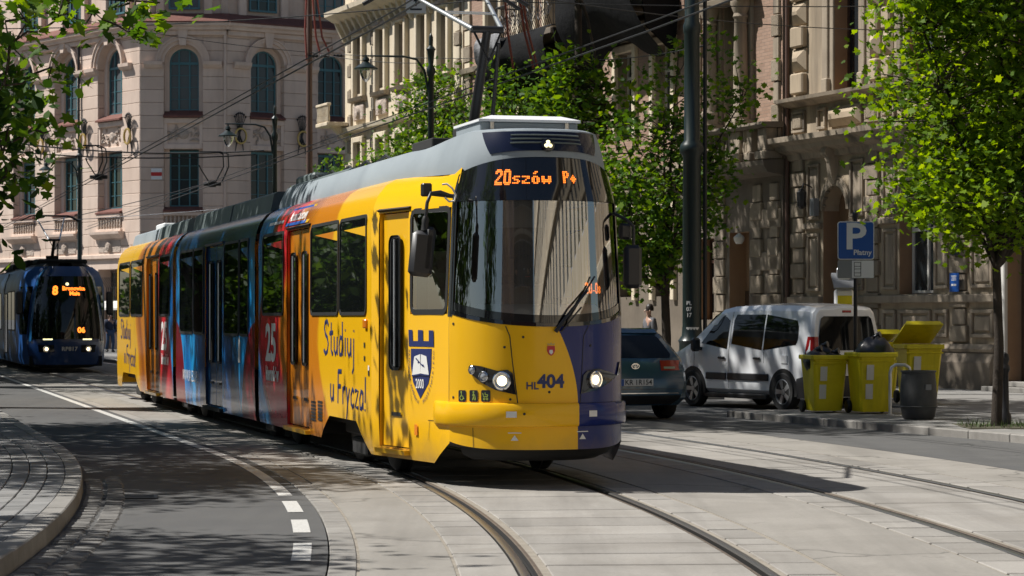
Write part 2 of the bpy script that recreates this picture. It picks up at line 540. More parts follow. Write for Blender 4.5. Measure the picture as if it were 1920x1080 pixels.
plain('decal_green', (.35, .45, .08), .5)
plain('amber', (.75, .22, .01), .25, 0, .5, .5)
plain('red_lamp', (.35, .012, .012), .2, 0, .5, .6)
plain('led', (.3, .06, .01), .5, emit=(1.0, .20, .02), es=2.2)
plain('lamp_on', (.9, .85, .7), .2, emit=(1.0, .9, .45), es=1.3)
plain('lamp_core', (.9, .85, .7), .2, emit=(1.0, .80, .48), es=2.4)
plain('lamp_off', (.55, .56, .58), .12, .6)
plain('alloy', (.46, .47, .48), .38, .7)
plain('chrome', (.75, .75, .76), .12, 1.0)
plain('cab_pale', (.58, .60, .62), .6)
plain('cab_dark', (.03, .03, .034), .6)
plain('cab_grey', (.16, .17, .18), .6)

# windscreen: clear glass seen with its own reflections
def clear_glass(name, tint=(.62, .68, .68), add=.04):
    m, nt, b = newmat(name)
    nt.nodes.remove(b)
    tr = nd(nt, 'ShaderNodeBsdfTransparent'); tr.inputs[0].default_value = (*tint, 1)
    gl = nd(nt, 'ShaderNodeBsdfGlossy'); gl.inputs['Roughness'].default_value = .01
    gl.inputs[0].default_value = (.95, .97, 1, 1)
    fr = nd(nt, 'ShaderNodeFresnel'); fr.inputs[0].default_value = 1.65
    f = mathn(nt, 'ADD', fr.outputs[0], add, True)
    mx = nd(nt, 'ShaderNodeMixShader')
    nt.links.new(f, mx.inputs[0]); nt.links.new(tr.outputs[0], mx.inputs[1]); nt.links.new(gl.outputs[0], mx.inputs[2])
    nt.links.new(mx.outputs[0], nt.nodes['Material Output'].inputs['Surface'])
clear_glass('windscreen', (.78, .82, .82), .25)
plain('car_glass', (.006, .007, .008), .03, 0, .35)
clear_glass('lens', (.9, .9, .9), .02)
clear_glass('lantern_glass', (.8, .82, .8), .05)
clear_glass('plastic_sheet', (.75, .77, .78), .1)

# vehicles, bins, signs
plain('van_white', (.84, .86, .88), .25, 0, .5, .7)
plain('car_blue_grey', (.025, .075, .135), .25, .15, .5, .8)
plain('tyre', (.015, .015, .015), .85)
plain('plate_white', (.72, .72, .72), .4)
rough_mat('bin_yellow', (.66, .55, .008), (.78, .66, .012), 3, .45, .05, 40, .002, streak=(6, .3, (.30, .26, .02)), rnd=.04, spec=.4)
plain('bag_black', (.012, .012, .014), .28, 0, .6)
rough_mat('barrel_grey', (.055, .058, .06), (.085, .088, .09), 5, .6, .2, 60, .004)
plain('sign_blue', (.012, .085, .36), .35)
plain('sign_white', (.72, .73, .74), .4)
plain('sign_grey', (.22, .23, .24), .5)
plain('sticker', (.68, .67, .64), .5)
# clothing and skin
plain('skin', (.42, .25, .18), .5)
plain('hair', (.02, .013, .009), .5)
plain('cloth_navy', (.015, .022, .05), .8)
plain('cloth_jeans', (.04, .075, .15), .85)
plain('cloth_white', (.6, .6, .58), .8)
plain('cloth_grey', (.10, .10, .11), .85)
plain('shoe', (.02, .018, .016), .6)
# ------------------------------------------------------------------ the street: everything runs along one curve (left rail of the near track)
def theta(y):
    return R(15.3) * min(1.0, max(0.0, (y - 11.5) / 17.5))
PATH = []                                   # (arc length, x, y, theta)
def _path():
    ys = np.arange(-30.0, 104.0, .05)
    th = np.array([theta(y) for y in ys])
    x = -np.concatenate([[0], np.cumsum(np.tan((th[1:] + th[:-1]) / 2) * .05)])
    i0 = int(np.argmin(abs(ys - 14.76)))
    x += .118 - x[i0]
    ds = np.concatenate([[0], np.cumsum(.05 / np.cos((th[1:] + th[:-1]) / 2))])
    return ys, x, th, ds
PY, PX, PT, PS = _path()
def s_of_y(y): return float(np.interp(y, PY, PS))
def at(s, q, z=0.0):
    y = np.interp(s, PS, PY); x = np.interp(s, PS, PX); t = np.interp(s, PS, PT)
    return (float(x + q * math.cos(t)), float(y + q * math.sin(t)), z)
def ang(s): return float(np.interp(s, PS, PT))

def ribbon(mb, prof, s0, s1, step=.6):
    """sweep a cross-section [(q, z), ...] along the street"""
    n = max(2, int((s1 - s0) / step) + 1)
    rows = []
    for i in range(n):
        s = s0 + (s1 - s0) * i / (n - 1)
        rows.append([at(s, q, z) for q, z in prof])
    return mb.grid(rows)

S0, S1 = s_of_y(-25), s_of_y(100)
g = MB()
g.quad((-900, -300, -.09), (900, -300, -.09), (900, 1500, -.09), (-900, 1500, -.09))
tag(g.build('ground', 'asphalt'), 'dark asphalt ground under and around the street', 'ground', kind='structure')
g = MB(); ribbon(g, [(-1.235, 0), (-40, 0)], S0, S1, 1.0)
ribbon(g, [(-1.235, -.085), (-1.235, 0)], S0, S1, 1.0)
tag(g.build('road', 'asphalt'), 'dark asphalt lane between the pavement island and the tram track', 'road', kind='structure')
g = MB(); ribbon(g, [(6.19, 0), (40, 0)], S0, S1, 1.0)
tag(g.build('road_right', 'asphalt_light'), 'grey asphalt lane on the far side of the tram tracks', 'road', kind='structure')
g = MB()
a, b = at(S1, -60), at(S1, 45)
g.quad((a[0], a[1], -.004), (b[0], b[1], -.004), (b[0] + 60, b[1] + 200, -.004), (a[0] - 150, a[1] + 100, -.004))
tag(g.build('square', 'asphalt_light'), 'paved square in front of the pink stone building', 'square', kind='structure')

# ---- track bed: recessed base, rails, slabs
bed = MB(); ribbon(bed, [(-1.235, -.06), (6.19, -.06)], S0, S1, 1.0)
bed = bed.build('track_bed', 'joint_dark')
tag(bed, 'pale concrete slab bed of the two tram tracks', 'track bed', kind='structure')
plains = MB()
for q0, q1 in ((-1.03, -.45), (1.88, 2.86), (5.25, 6.19)):
    ribbon(plains, [(q0, -.06), (q0, -.002), (q1, -.002), (q1, -.06)], s_of_y(10), S1, .6)
plains.build('concrete_infill', 'concrete_plain', bed)
sand = MB()
for q0, q1 in ((-1.05, -1.03), (-.45, -.425), (1.845, 1.88), (2.86, 2.885), (5.215, 5.25), (.075, .13), (3.375, 3.42), (1.50, 1.545), (4.80, 4.84)):
    ribbon(sand, [(q0, -.008), (q1, -.008)], s_of_y(10), S1, .6)
sand.build('joint_filler', 'joint_sand', bed)
def slab_run(name, q0, q1, y0, y1, lens, gap=.028, mat='concrete', top=0.0, wide=.4, parent=None, zj=.0015):
    rs = random.Random(hash((q0, q1)) & 0xffff if False else int(q0 * 1000 + 5000))
    s, e = s_of_y(y0), s_of_y(y1)
    while s < e:
        L = rs.choice(lens) * rs.uniform(.95, 1.05)
        gp = gap * (2.0 if rs.random() < wide else 1)
        dz = rs.uniform(-zj, zj)
        mb = MB()
        a0, a1, a2, a3 = at(s + gp, q0), at(s + gp, q1), at(s + L, q1), at(s + L, q0)
        b = .006
        lo = [(p[0], p[1], -.055) for p in (a0, a1, a2, a3)]
        hi = [(p[0], p[1], top + dz - b) for p in (a0, a1, a2, a3)]
        i0, i1, i2, i3 = at(s + gp + b, q0 + b), at(s + gp + b, q1 - b), at(s + L - b, q1 - b), at(s + L - b, q0 + b)
        tp = [(p[0], p[1], top + dz) for p in (i0, i1, i2, i3)]
        mb.add(lo + hi + tp, [(8, 9, 10, 11)] + [(j, (j + 1) % 4, 4 + (j + 1) % 4, 4 + j) for j in range(4)] + [(4 + j, 4 + (j + 1) % 4, 8 + (j + 1) % 4, 8 + j) for j in range(4)])
        mb.build(name, mat, parent or bed)
        s += L
slab_run('concrete_slab', .13, 1.36, 13.5, 27, [.72, .72, 1.1, 1.44])
slab_run('concrete_slab', 3.42, 4.66, 13.5, 38, [.72, .72, 1.1, 1.44])
for q0, q1, ya, yb in ((-.425, -.075, 13.5, 30), (1.545, 1.845, 13.5, 30), (2.885, 3.225, 13.5, 36), (4.84, 5.215, 17, 38)):
    slab_run('edge_slab', q0, q1, ya, yb, [.48, .72, .72])
slab_run('flush_kerb', -1.225, -1.05, 14.3, 34, [.5], gap=.012, mat='kerb_granite', wide=0)
rest = MB()
for q0, q1, ya in ((.13, 1.36, 27.0), (3.42, 4.66, 38), (-.425, -.075, 30), (1.545, 1.845, 30), (2.885, 3.225, 36), (4.84, 5.215, 38), (-1.225, -1.05, 34)):
    ribbon(rest, [(q0, -.03), (q0, -.001), (q1, -.001), (q1, -.03)], s_of_y(ya) + .3, S1, .6)
tag(rest.build('far_slabs', 'concrete', bed), kind='stuff')
bit = MB()
for q0, q1 in ((.13, 1.36), (3.42, 4.66), (-.425, -.075), (1.545, 1.845), (2.885, 3.225), (4.84, 5.215), (-1.225, -1.05)):
    ribbon(bit, [(q0, -.006), (q1, -.006)], s_of_y(10), s_of_y(40), .6)
bit.build('joint_bitumen', 'joint_dark', bed)
for k, (qr, sg) in enumerate(((0, 1), (1.435, -1), (3.3, 1), (4.735, -1))):
    side = ['left rail of the near track', 'right rail of the near track', 'left rail of the far track', 'right rail of the far track'][k]
    rail = thing('rail', 'worn grooved steel ' + side, 'rail', group='tram rails in the street')
    q = lambda d: qr + sg * d
    hd = MB(); ribbon(hd, [(q(-.066), -.05), (q(-.062), -.004), (q(-.052), .003), (q(-.012), .003), (q(0), -.006), (q(.002), -.045)], s_of_y(8), S1, .4)
    hd.build('rail_head', 'rail_head', rail, smooth=50)
    gv = MB(); ribbon(gv, [(q(.002), -.045), (q(.044), -.045), (q(.046), -.01)], s_of_y(8), S1, .4)
    gv.build('flange_groove', 'groove', rail)
    lp = MB(); ribbon(lp, [(q(.046), -.045), (q(.047), -.008), (q(.052), -.003), (q(.072), -.003), (q(.074), -.05)], s_of_y(8), S1, .4)
    lp.build('guard_lip', 'rail_side', rail)

# ---- painted lane line
line = MB()
ribbon(line, [(-1.46, .004), (-1.34, .004)], s_of_y(21.6), s_of_y(95), .5)
line.build('lane_line', 'line_paint')
tag(bpy.data.objects['lane_line'], 'solid white lane line curving beside the tram track', 'lane line', kind='structure')
for i, (ya, yb) in enumerate(((19.75, 20.95), (17.85, 19.0), (15.75, 17.0))):
    d = MB(); ribbon(d, [(-1.47, .004), (-1.345, .004)], s_of_y(ya), s_of_y(yb), .2)
    tag(d.build('lane_dash', 'line_paint'), 'white painted dash, %s of three beside the flush kerb' % ('farthest', 'middle', 'nearest')[i], 'road marking', 'white lane dashes', 'structure')

# ---- pavement island on the left: kerbstones, pavers, cobbled gutter
isl = MB()
ribbon(isl, [(-3.30, -.02), (-3.30, .095), (-30, .095)], S0, S1, 1.0)
isl = isl.build('pavement_island', 'joint_dark')
tag(isl, 'grey block paved pavement inside the bend', 'pavement', kind='structure')
ks = MB()
pr = [(-.15, -.08), (-.15, .125), (-.01, .125), (.0, .118), (.012, -.08)]
ks.add([(q, -.447, z) for q, z in pr] + [(q, .447, z) for q, z in pr],
       [(0, 1, 2, 3, 4), (9, 8, 7, 6, 5)] + [(i, i + 5, (i + 1) % 5 + 5, (i + 1) % 5) for i in range(5)])
ksm = ks.mesh('kerb_stone'); ksm.materials.append(M('kerb_granite'))
s = s_of_y(13.0)
while s < s_of_y(60):
    p = at(s, -3.15)
    link('kerb_stone', ksm, None, isl, (p[0], p[1], random.uniform(-.003, .003)), (0, 0, ang(s)))
    s += .90
pv = MB(); pv.box(-.0775, .0775, -.118, .118, -.03, 0, .006)
pvm = pv.mesh('paver'); pvm.materials.append(M('paver'))
stuff = MB()
cnt = 0
spots = []
for r in range(24):
    q = -3.30 - .082 - r * .164
    s = s_of_y(13.5) + (r % 2) * .12
    while s < s_of_y(48):
        p = at(s, q)
        if p[0] > -.2078 * p[1] - 3.2: spots.append((p[1] + (0 if p[0] > -.2078 * p[1] - .2 else 100), p, ang(s)))
        s += .242
spots.sort(key=lambda t: t[0])
for i, (yy, p, a) in enumerate(spots):
    z = .122 + random.uniform(-.003, .003)
    if i < 300:
        link('paver', pvm, None, isl, (p[0], p[1], z), (random.uniform(-.01, .01), random.uniform(-.01, .01), a + random.uniform(-.01, .01)))
    else:
        st = len(stuff.v); stuff.box(-.0775, .0775, -.118, .118, -.03, 0)
        stuff.xf(Matrix.Translation((p[0], p[1], z)) @ Matrix.Rotation(a, 4, 'Z'), st)
tag(stuff.build('far_pavers', 'paver', isl), kind='stuff')
ribbon_rest = MB(); ribbon(ribbon_rest, [(-3.30 - .164 * 24, .118), (-30, .118)], S0, S1, 1.0)
ribbon_rest.build('pavement_top', 'paver', isl)
gut = thing('cobbled_gutter', 'strip of worn granite setts along the island kerb', 'gutter')
sett = []
for k in range(4):
    mb = MB(); rr = random.Random(k)
    mb.box(-.085, .085, -.066, .066, -.05, 0, .02)
    mb.v = [(x + rr.uniform(-.008, .008), y + rr.uniform(-.008, .008), z + (rr.uniform(-.006, .006) if z > -.03 else 0)) for x, y, z in mb.v]
    me = mb.mesh('sett', 40); me.materials.append(M('sett_stone')); sett.append(me)
for r in range(2):
    s = s_of_y(14.6) + r * .07
    while s < s_of_y(24):
        p = at(s, -3.045 + r * .185)
        link('sett', random.choice(sett), None, gut, (p[0], p[1], .012 + random.uniform(-.006, .006)), (0, 0, ang(s) + random.uniform(-.05, .05)))
        s += .146
dr = thing('drain_grate', 'black slotted iron drain cover in the gutter by the kerb', 'drain', (*at(s_of_y(21.6), -2.75)[:2], 0), ang(s_of_y(21.6)))
part('frame', 'iron', dr, lambda m: [m.box(-.25, .25, -.2, -.17, .0, .012), m.box(-.25, .25, .17, .2, .0, .012), m.box(-.25, -.22, -.17, .17, .0, .012), m.box(.22, .25, -.17, .17, .0, .012)])
for i in range(6):
    part('bar', 'iron', dr, lambda m: m.box(-.22, .22, -.15 + i * .056, -.125 + i * .056, .001, .01))

# ---- right pavement with its kerb and the parking bay
KD = Vector((-.347, .938)).normalized()               # along the right kerb, away from the camera
KN = Vector((KD.y, -KD.x))                            # away from the road
K1 = Vector((3.32, 38.3)); KNEAR = K1 - KD * 32
B1 = K1 + KN * 3.5; B2 = B1 + KD * 7.5; B3 = K1 + KD * 7.5; KFAR = K1 + KD * 64
pts = [KNEAR, K1 - KD * .35, K1 + KN * .12 - KD * .1, K1 + KN * .4, B1, B2, B3, KFAR, KFAR + KN * 40, KNEAR + KN * 40]
pav = MB(); pav.prism([tuple(p) for p in pts], 'z', -.05, .095)
pav = pav.build('pavement', 'pavement')
tag(pav, 'shaded grey pavement in front of the stone facades', 'pavement', kind='structure')
kb = MB(); kb.box(-.02, .15, -.495, .495, -.06, .105, .012)
kbm = kb.mesh('kerb_stone'); kbm.materials.append(M('kerb_granite'))
def kerb_run(a, b, ):
    d = (b - a); n = max(1, round(d.length)); an = math.atan2(-d.x, d.y)
    for i in range(n):
        p = a + d * ((i + .5) / n)
        o = link('kerb_stone', kbm, None, pav, (p.x, p.y, random.uniform(-.002, .002)), (0, 0, an))
        o.scale = (1, d.length / n, 1)
kerb_run(KNEAR, K1 - KD * .35)
kerb_run(K1 - KD * .05, B1)
kerb_run(B3, KFAR)

# pavement slabs in front of the facade are only tones apart in the shade: a few courses of large flags near the kerb
fl = MB(); fl.box(-.245, .245, -.245, .245, -.02, 0, .005)
flm = fl.mesh('paving_slab'); flm.materials.append(M('pavement'))
for i in range(6):
    for j in range(34):
        p = K1 - KD * (-.2 + 10 - j * .5 + .25 * (i % 2)) + KN * (.42 + i * .5)
        if (p - K1).dot(KD) > -.4: continue
        if (p - Vector((6.43, 32.7))).length < .75: continue
        link('paving_slab', flm, None, pav, (p.x, p.y, .1065 + random.uniform(-.0015, .0015)), (0, 0, math.atan2(-KD.x, KD.y)))
# ------------------------------------------------------------------ the yellow tram
class Hull:
    """plan outline of a tram (nose centre -> corner -> side) with helpers that lay things on its skin; a>0 is the side nearer the camera"""
    def __init__(s, tip, corner, cw, hw, length, phim=62, n=16):
        pts = []
        pm = R(phim)
        for i in range(n + 1):
            p = pm * i / n
            w_ = math.sin(p) / math.sin(pm)
            pts.append((corner + (tip - corner) * (.55 * (math.cos(p) - math.cos(pm)) / (1 - math.cos(pm)) + .45 * (1 - w_ ** 3.4)), cw * w_))
        s.ac_i = n
        for i in range(1, 9): pts.append((corner * (1 - i / 8), cw + (hw - cw) * i / 8))
        pts.append((-length, hw))
        P = np.array(pts)
        d = np.diff(P, axis=0); L = np.hypot(d[:, 0], d[:, 1])
        s.A = np.concatenate([[0], np.cumsum(L)]); s.P = P
        t = np.zeros_like(P); t[1:-1] = d[1:] / L[1:, None] + d[:-1] / L[:-1, None]; t[0] = (0, 1); t[-1] = d[-1]
        t[n + 8] = d[-1]
        t /= np.hypot(t[:, 0], t[:, 1])[:, None]
        s.T = t
        s.ac = s.A[n]; s.at = s.A[n + 8]
        s.side_in = ([.2, .35, 2.45, 2.62, 2.75, 2.85, 2.92], [.03, 0, 0, .02, .07, .15, .27])
        s.nose_in = ([.35, 1.47, 2.62, 3.0], [0, 0, .06, .16])
    def inset(s, a, z):
        a = abs(a)
        si = float(np.interp(z, *s.side_in)); ni = float(np.interp(z, *s.nose_in))
        f = min(1.0, max(0.0, (a - s.ac) / .5))
        return ni * (1 - f) + si * f
    def pt(s, a, z, off=0.0, raw=False):
        b = abs(a)
        x = float(np.interp(b, s.A, s.P[:, 0])); w = float(np.interp(b, s.A, s.P[:, 1]))
        tx = float(np.interp(b, s.A, s.T[:, 0])); tw = float(np.interp(b, s.A, s.T[:, 1]))
        k = math.hypot(tx, tw); nx, nw = tw / k, -tx / k
        o = off - (0 if raw else s.inset(a, z))
        x += nx * o; w += nw * o
        return (x, -w if a >= 0 else w, z)
    def nrm(s, a):
        b = abs(a)
        tx = float(np.interp(b, s.A, s.T[:, 0])); tw = float(np.interp(b, s.A, s.T[:, 1]))
        k = math.hypot(tx, tw)
        return Vector((tw / k, (tx / k) * (1 if a >= 0 else -1), 0))
    def a_of_x(s, x):
        return float(np.interp(-x, -s.P[:, 0], s.A))

def rrect(w, h, r, n=4):
    pts = []
    for cx, cy, a0 in ((w / 2 - r, h / 2 - r, 0), (-w / 2 + r, h / 2 - r, 90), (-w / 2 + r, -h / 2 + r, 180), (w / 2 - r, -h / 2 + r, 270)):
        for i in range(n + 1):
            a = R(a0 + 90 * i / n)
            pts.append((cx + r * math.cos(a), cy + r * math.sin(a)))
    return pts

H = Hull(2.45, 1.9, .82, 1.15, 24.2)
TRAM = thing('tram', 'yellow articulated tram with blue and red advert wrap, route display lit, coming round the bend', 'tram', (-.27, 24.5, 0), R(-75))
TMW = Matrix.Translation((-.27, 24.5, 0)) @ Matrix.Rotation(R(-75), 4, 'Z')
def tuv(u, v, side=1, off=0.0, hull=None, mw=None, lo=-1.6, hi=30.0):
    """which spot (a, z) of the tram skin shows at photo pixel u, v"""
    hull = hull or H; mw = mw or TMW
    z = 1.2
    for _ in range(4):
        best = None
        l, h = lo, hi
        aa = np.linspace(l, h, 60)
        for rep in range(4):
            for a in aa:
                p = mw @ Vector(hull.pt(float(a), z, off))
                e = abs(960 + p.x / p.y * F_PX - u)
                if best is None or e < best[0]: best = (e, float(a), p.y)
            st = aa[1] - aa[0]
            aa = np.linspace(best[1] - st, best[1] + st, 15)
            best = None if rep < 3 else best
        z = EYE - (v - V0) * best[2] / F_PX
    return best[1], z

def on_hull(mb, vs, fs, a0, z0, off=.004, hull=None, flip=False):
    h = hull or H
    mb.add([h.pt(a0 - x, z0 + y, off) for x, y in vs], fs)
    return mb
def decal(name, mat, parent, vs, fs, a0, z0, off=.004, hull=None):
    m = MB(); on_hull(m, vs, fs, a0, z0, off, hull)
    return m.build(name, mat, parent)
def text_on(name, s, size, mat, a0, z0, parent=None, bold=0.0, shear=0.0, off=.004, hull=None, sx=1.0):
    vs, fs = text_geo(s, size, bold, shear)
    return decal(name, mat, parent or TRAM, [(x * sx, y) for x, y in vs], fs, a0, z0, off, hull)
def poly_uv(name, mat, pts, off, parent=None, side=None):
    """polygon surveyed from the photograph, laid on the tram skin"""
    az = [tuv(u, v) for u, v in pts]
    ca = sum(p[0] for p in az) / len(az); cz = sum(p[1] for p in az) / len(az)
    m = MB()
    n = len(az)
    ring = [H.pt(a, z, off) for a, z in az]
    mid = [H.pt(ca + (a - ca) * .5, cz + (z - cz) * .5, off) for a, z in az]
    base = [H.pt(a, z, -.01) for a, z in az]
    m.add(ring + mid + base + [H.pt(ca, cz, off)],
          [(i, (i + 1) % n, n + (i + 1) % n, n + i) for i in range(n)] + [(n + i, n + (i + 1) % n, 3 * n) for i in range(n)] + [(i, 2 * n + i, 2 * n + (i + 1) % n, (i + 1) % n) for i in range(n)])
    return m.build(name, mat, parent or TRAM, 40)
def pane(parent, a0, a1, z0, z1, r=.07, glass='tram_glass', frame='rubber', fw=.035, off=.008, hull=None, name='window'):
    h = hull or H
    ca, cz, w, hh = (a0 + a1) / 2, (z0 + z1) / 2, abs(a1 - a0), z1 - z0
    inner = rrect(w - 2 * fw, hh - 2 * fw, max(.01, r - fw)); outer = rrect(w, hh, r)
    n = len(inner)
    m = MB()
    m.add([h.pt(ca - x, cz + y, off) for x, y in inner], [tuple(range(n))])
    g = m.build(name, glass, parent)
    m = MB()
    P = [h.pt(ca - x, cz + y, -.01) for x, y in outer] + [h.pt(ca - x, cz + y, off + .006) for x, y in outer] + [h.pt(ca - x, cz + y, off + .006) for x, y in inner] + [h.pt(ca - x, cz + y, off - .004) for x, y in inner]
    fs = []
    for k in range(3):
        fs += [(k * n + i, k * n + (i + 1) % n, (k + 1) * n + (i + 1) % n, (k + 1) * n + i) for i in range(n)]
    m.add(P, fs)
    m.build('window_rubber', frame, g, 40)
    return g

def zbot(x):
    xs = [-30, -23.3, -22.9, -20.9, -20.3, -2.8, -2.2, -.75, -.15, .1, 1.5, 1.93, 2.5]
    zs = [.24, .24, .52, .52, .24, .24, .5, .5, .2, .2, .2, .42, .36]
    return float(np.interp(x, xs, zs))
ROWS = [0, .30, .60, .95, 1.58, 2.1, 2.45, 2.56, 2.64, 2.75, 2.85, 2.92]
def shell(name, mat, x0, x1, sides, openings, step=.16, hull=None, zb=zbot, extra=()):
    """side walls from x0 (rear) to x1 (front); openings = [(x0, x1, row0, row1)]"""
    h = hull or H
    br = sorted(set([x0, x1] + [o[0] for o in openings] + [o[1] for o in openings] + list(extra)))
    xs = []
    for a, b in zip(br[:-1], br[1:]):
        n = max(1, int((b - a) / step))
        xs += [a + (b - a) * i / n for i in range(n)]
    xs.append(x1)
    m = MB()
    for sd in sides:
        rows = []
        for x in xs:
            b0 = zb(x)
            a = h.a_of_x(x) * sd
            rows.append([h.pt(a, max(z, b0 + .012 * i)) for i, z in enumerate(ROWS)])
        op = openings if sd > 0 else []
        m.grid(rows, skip=lambda i, j: any(o[0] - 1e-4 <= xs[i] < o[1] - 1e-4 and o[2] <= j < o[3] for o in op))
        # inner lip of every opening
        for o in op:
            a0, a1, z0, z1 = h.a_of_x(o[0]) * sd, h.a_of_x(o[1]) * sd, ROWS[o[2]], ROWS[o[3]]
            A = [h.pt(a0, z0), h.pt(a1, z0), h.pt(a1, z1), h.pt(a0, z1)]
            B = [h.pt(a0, z0, -.06), h.pt(a1, z0, -.06), h.pt(a1, z1, -.06), h.pt(a0, z1, -.06)]
            for k in range(4): m.quad(A[k], A[(k + 1) % 4], B[(k + 1) % 4], B[k])
    return m.build(name, mat, TRAM if h is H else None, 35)

CABW, CABD = (.98, 1.84, 4, 7), (.19, .93, 1, 7)
D1, D2, D3 = (-4.89, -3.43, 1, 7), (-11.78, -10.1, 1, 7), (-19.15, -17.4, 1, 7)
cabshell = shell('cab_side', 'tram_front_paint', 0, 1.9, (1, -1), [CABW, CABD], extra=(.1, 1.5))
body_f = shell('body', 'wrap_front', -6.95, 0, (1, -1), [D1], extra=(-2.8, -2.2, -.75, -.15))
body_f['label'] = 'front body section, yellow turning orange, red and blue'
body_m = shell('body', 'wrap_middle', -15.1, -7.25, (1, -1), [D2])
body_m['label'] = 'dark blue middle body section'
body_r = shell('body', 'wrap_rear', -24.0, -15.5, (1, -1), [D3], extra=(-23.3, -22.9, -20.9, -20.3))
body_r['label'] = 'rear body section, red, orange and yellow'
def rear_wall(m):
    rows = [[H.pt(H.a_of_x(-24.0), z), H.pt(-H.a_of_x(-24.0), z)] for z in ROWS[1:]]
    m.grid([[(p[0] - .12, p[1] * .93, p[2]) for p in r] for r in rows])
    for sd in (0, 1):
        m.grid([[r[sd], (r[sd][0] - .12, r[sd][1] * .93, r[sd][2])] for r in rows])
part('rear_wall', 'tram_yellow', TRAM, rear_wall)

# nose below the windscreen
ac = H.ac
zw = lambda a: 1.47 + .12 * (a / ac) ** 2
NA = [ac * (-1 + 2 * i / 28) for i in range(29)]
def nose(m):
    rows = []
    for a in NA:
        x = H.pt(a, 1)[0]
        z0, z1 = .36 + .06 * (a / ac) ** 4, zw(a)
        rows.append([H.pt(a, z0, -.05)] + [H.pt(a, z0 + (z1 - z0) * k / 8) for k in range(9)] + [H.pt(a, z1, -.04)])
    m.grid(rows)
part('nose', 'tram_front_paint', TRAM, nose, 50)
def bumper(m):
    pr = [(-.005, .565), (.03, .572), (.042, .59), (.045, .68), (.042, .755), (.03, .775), (-.005, .782)]
    e = ac + .34
    rows = []
    for i in range(41):
        a = e * (-1 + 2 * i / 40)
        k = 1 if abs(a) < e - .03 else .1
        rows.append([H.pt(a, z, o * k) for o, z in pr])
    m.grid(rows)
part('bumper', 'tram_front_paint', TRAM, bumper, 40)
# panel seams on the nose
def seam(pts, w=.006, name='panel_seam', mat='rubber', off=.003):
    az = [tuv(u, v) for u, v in pts]
    m = MB()
    for (a0, z0), (a1, z1) in zip(az[:-1], az[1:]):
        d = math.hypot(a1 - a0, z1 - z0)
        n = max(1, int(d / .08))
        for i in range(n):
            b0, c0 = a0 + (a1 - a0) * i / n, z0 + (z1 - z0) * i / n
            b1, c1 = a0 + (a1 - a0) * (i + 1) / n, z0 + (z1 - z0) * (i + 1) / n
            da, dz = -(z1 - z0) / d * w / 2, (a1 - a0) / d * w / 2
            m.quad(H.pt(b0 - da, c0 - dz, off), H.pt(b1 - da, c1 - dz, off), H.pt(b1 + da, c1 + dz, off), H.pt(b0 + da, c0 + dz, off))
    m.build(name, mat, TRAM)
seam([(843, 592), (842, 755)])
seam([(948, 611), (956, 630), (961, 680), (969, 740), (971, 757)], .009)
seam([(1104, 610), (1094, 630), (1091, 690), (1088, 757)], .007)
seam([(887, 802), (888, 843)], .006)

# windscreen, its pillars and rubber, band with the route display
def screen(m):
    rows = []
    for a in NA:
        z0 = zw(a) + .005
        rows.append([H.pt(a * .975, z0 + (2.62 - z0) * k / 6, -.012) for k in range(7)])
    m.grid(rows)
part('windscreen', 'windscreen', TRAM, screen, 60)
def rub(m):
    for i in range(len(NA) - 1):
        a0, a1 = NA[i], NA[i + 1]
        m.quad(H.pt(a0, zw(a0) - .004, .006), H.pt(a1, zw(a1) - .004, .006), H.pt(a1, zw(a1) + .03, .004), H.pt(a0, zw(a0) + .03, .004))
        m.quad(H.pt(a0, zw(a0) + .03, .004), H.pt(a1, zw(a1) + .03, .004), H.pt(a1, zw(a1) + .035, -.03), H.pt(a0, zw(a0) + .035, -.03))
    for sd in (1, -1):
        e = ac * sd
        rows = [[H.pt(e * .965, z, .0), H.pt(e * .985, z, .008), H.pt(e + .045 * sd, z, .004), H.pt(e + .05 * sd, z, -.05)] for z in (1.56, 1.9, 2.2, 2.45, 2.60, 2.70)]
        m.grid(rows)
part('windscreen_frame', 'black_gloss', TRAM, rub, 40)
# the dark lower edge of the glass
def lowdark(m):
    rows = [[H.pt(a * .97, zw(a) + .03, -.006), H.pt(a * .97, zw(a) + .10, -.006)] for a in NA]
    m.grid(rows)
part('windscreen_tint', 'black_gloss', TRAM, lowdark, 60)
zbt = lambda a: 3.0 - .13 * abs(a / ac) ** 2.5
def band(m):
    rows = []
    for i in range(31):
        a = (ac + .05) * (-1 + 2 * i / 30)
        rows.append([H.pt(a, 2.605 + (zbt(a) - 2.605) * k / 5, .004) for k in range(6)] + [H.pt(a, zbt(a), -.1)])
    m.grid(rows)
part('display_band', 'black_gloss', TRAM, band, 50)

# grey roof fairing with the visor
def fair(a, f):
    """f 0..1 up the fairing"""
    b = abs(a)
    k = min(1.0, max(0.0, (b - ac) / 1.7)); k = k * k * (3 - 2 * k)
    z0 = zbt(min(b, ac)) * (1 - k) + 2.905 * k
    zt = 3.25 * (1 - k) + 3.17 * k
    i0 = .15 * (1 - k) + .25 * k
    i1 = .24 * (1 - k) + .36 * k
    z = z0 + (zt - z0) * f
    inn = i0 + (i1 - i0) * (f ** 1.6)
    return H.pt(a, z, -inn, raw=True)
def fairing(m):
    e = H.at + 6.9
    aa = [ac * i / 14 for i in range(15)] + [ac + (H.at - ac) * i / 8 for i in range(1, 9)] + [H.at + 6.9 * i / 10 for i in range(1, 11)]
    al = [-x for x in aa[:0:-1]] + aa
    rows = []
    for a in al:
        r = [fair(a, k / 7) for k in range(8)]
        x, y, z = r[-1]
        r += [(x - .02, y * .93, z + .015), (min(x, 1.7) - .03, y * .5, z + .03), (min(x, 1.65), 0, z + .035)]
        rows.append(r)
    m.grid(rows)
part('roof_fairing', 'tram_grey', TRAM, fairing, 35)
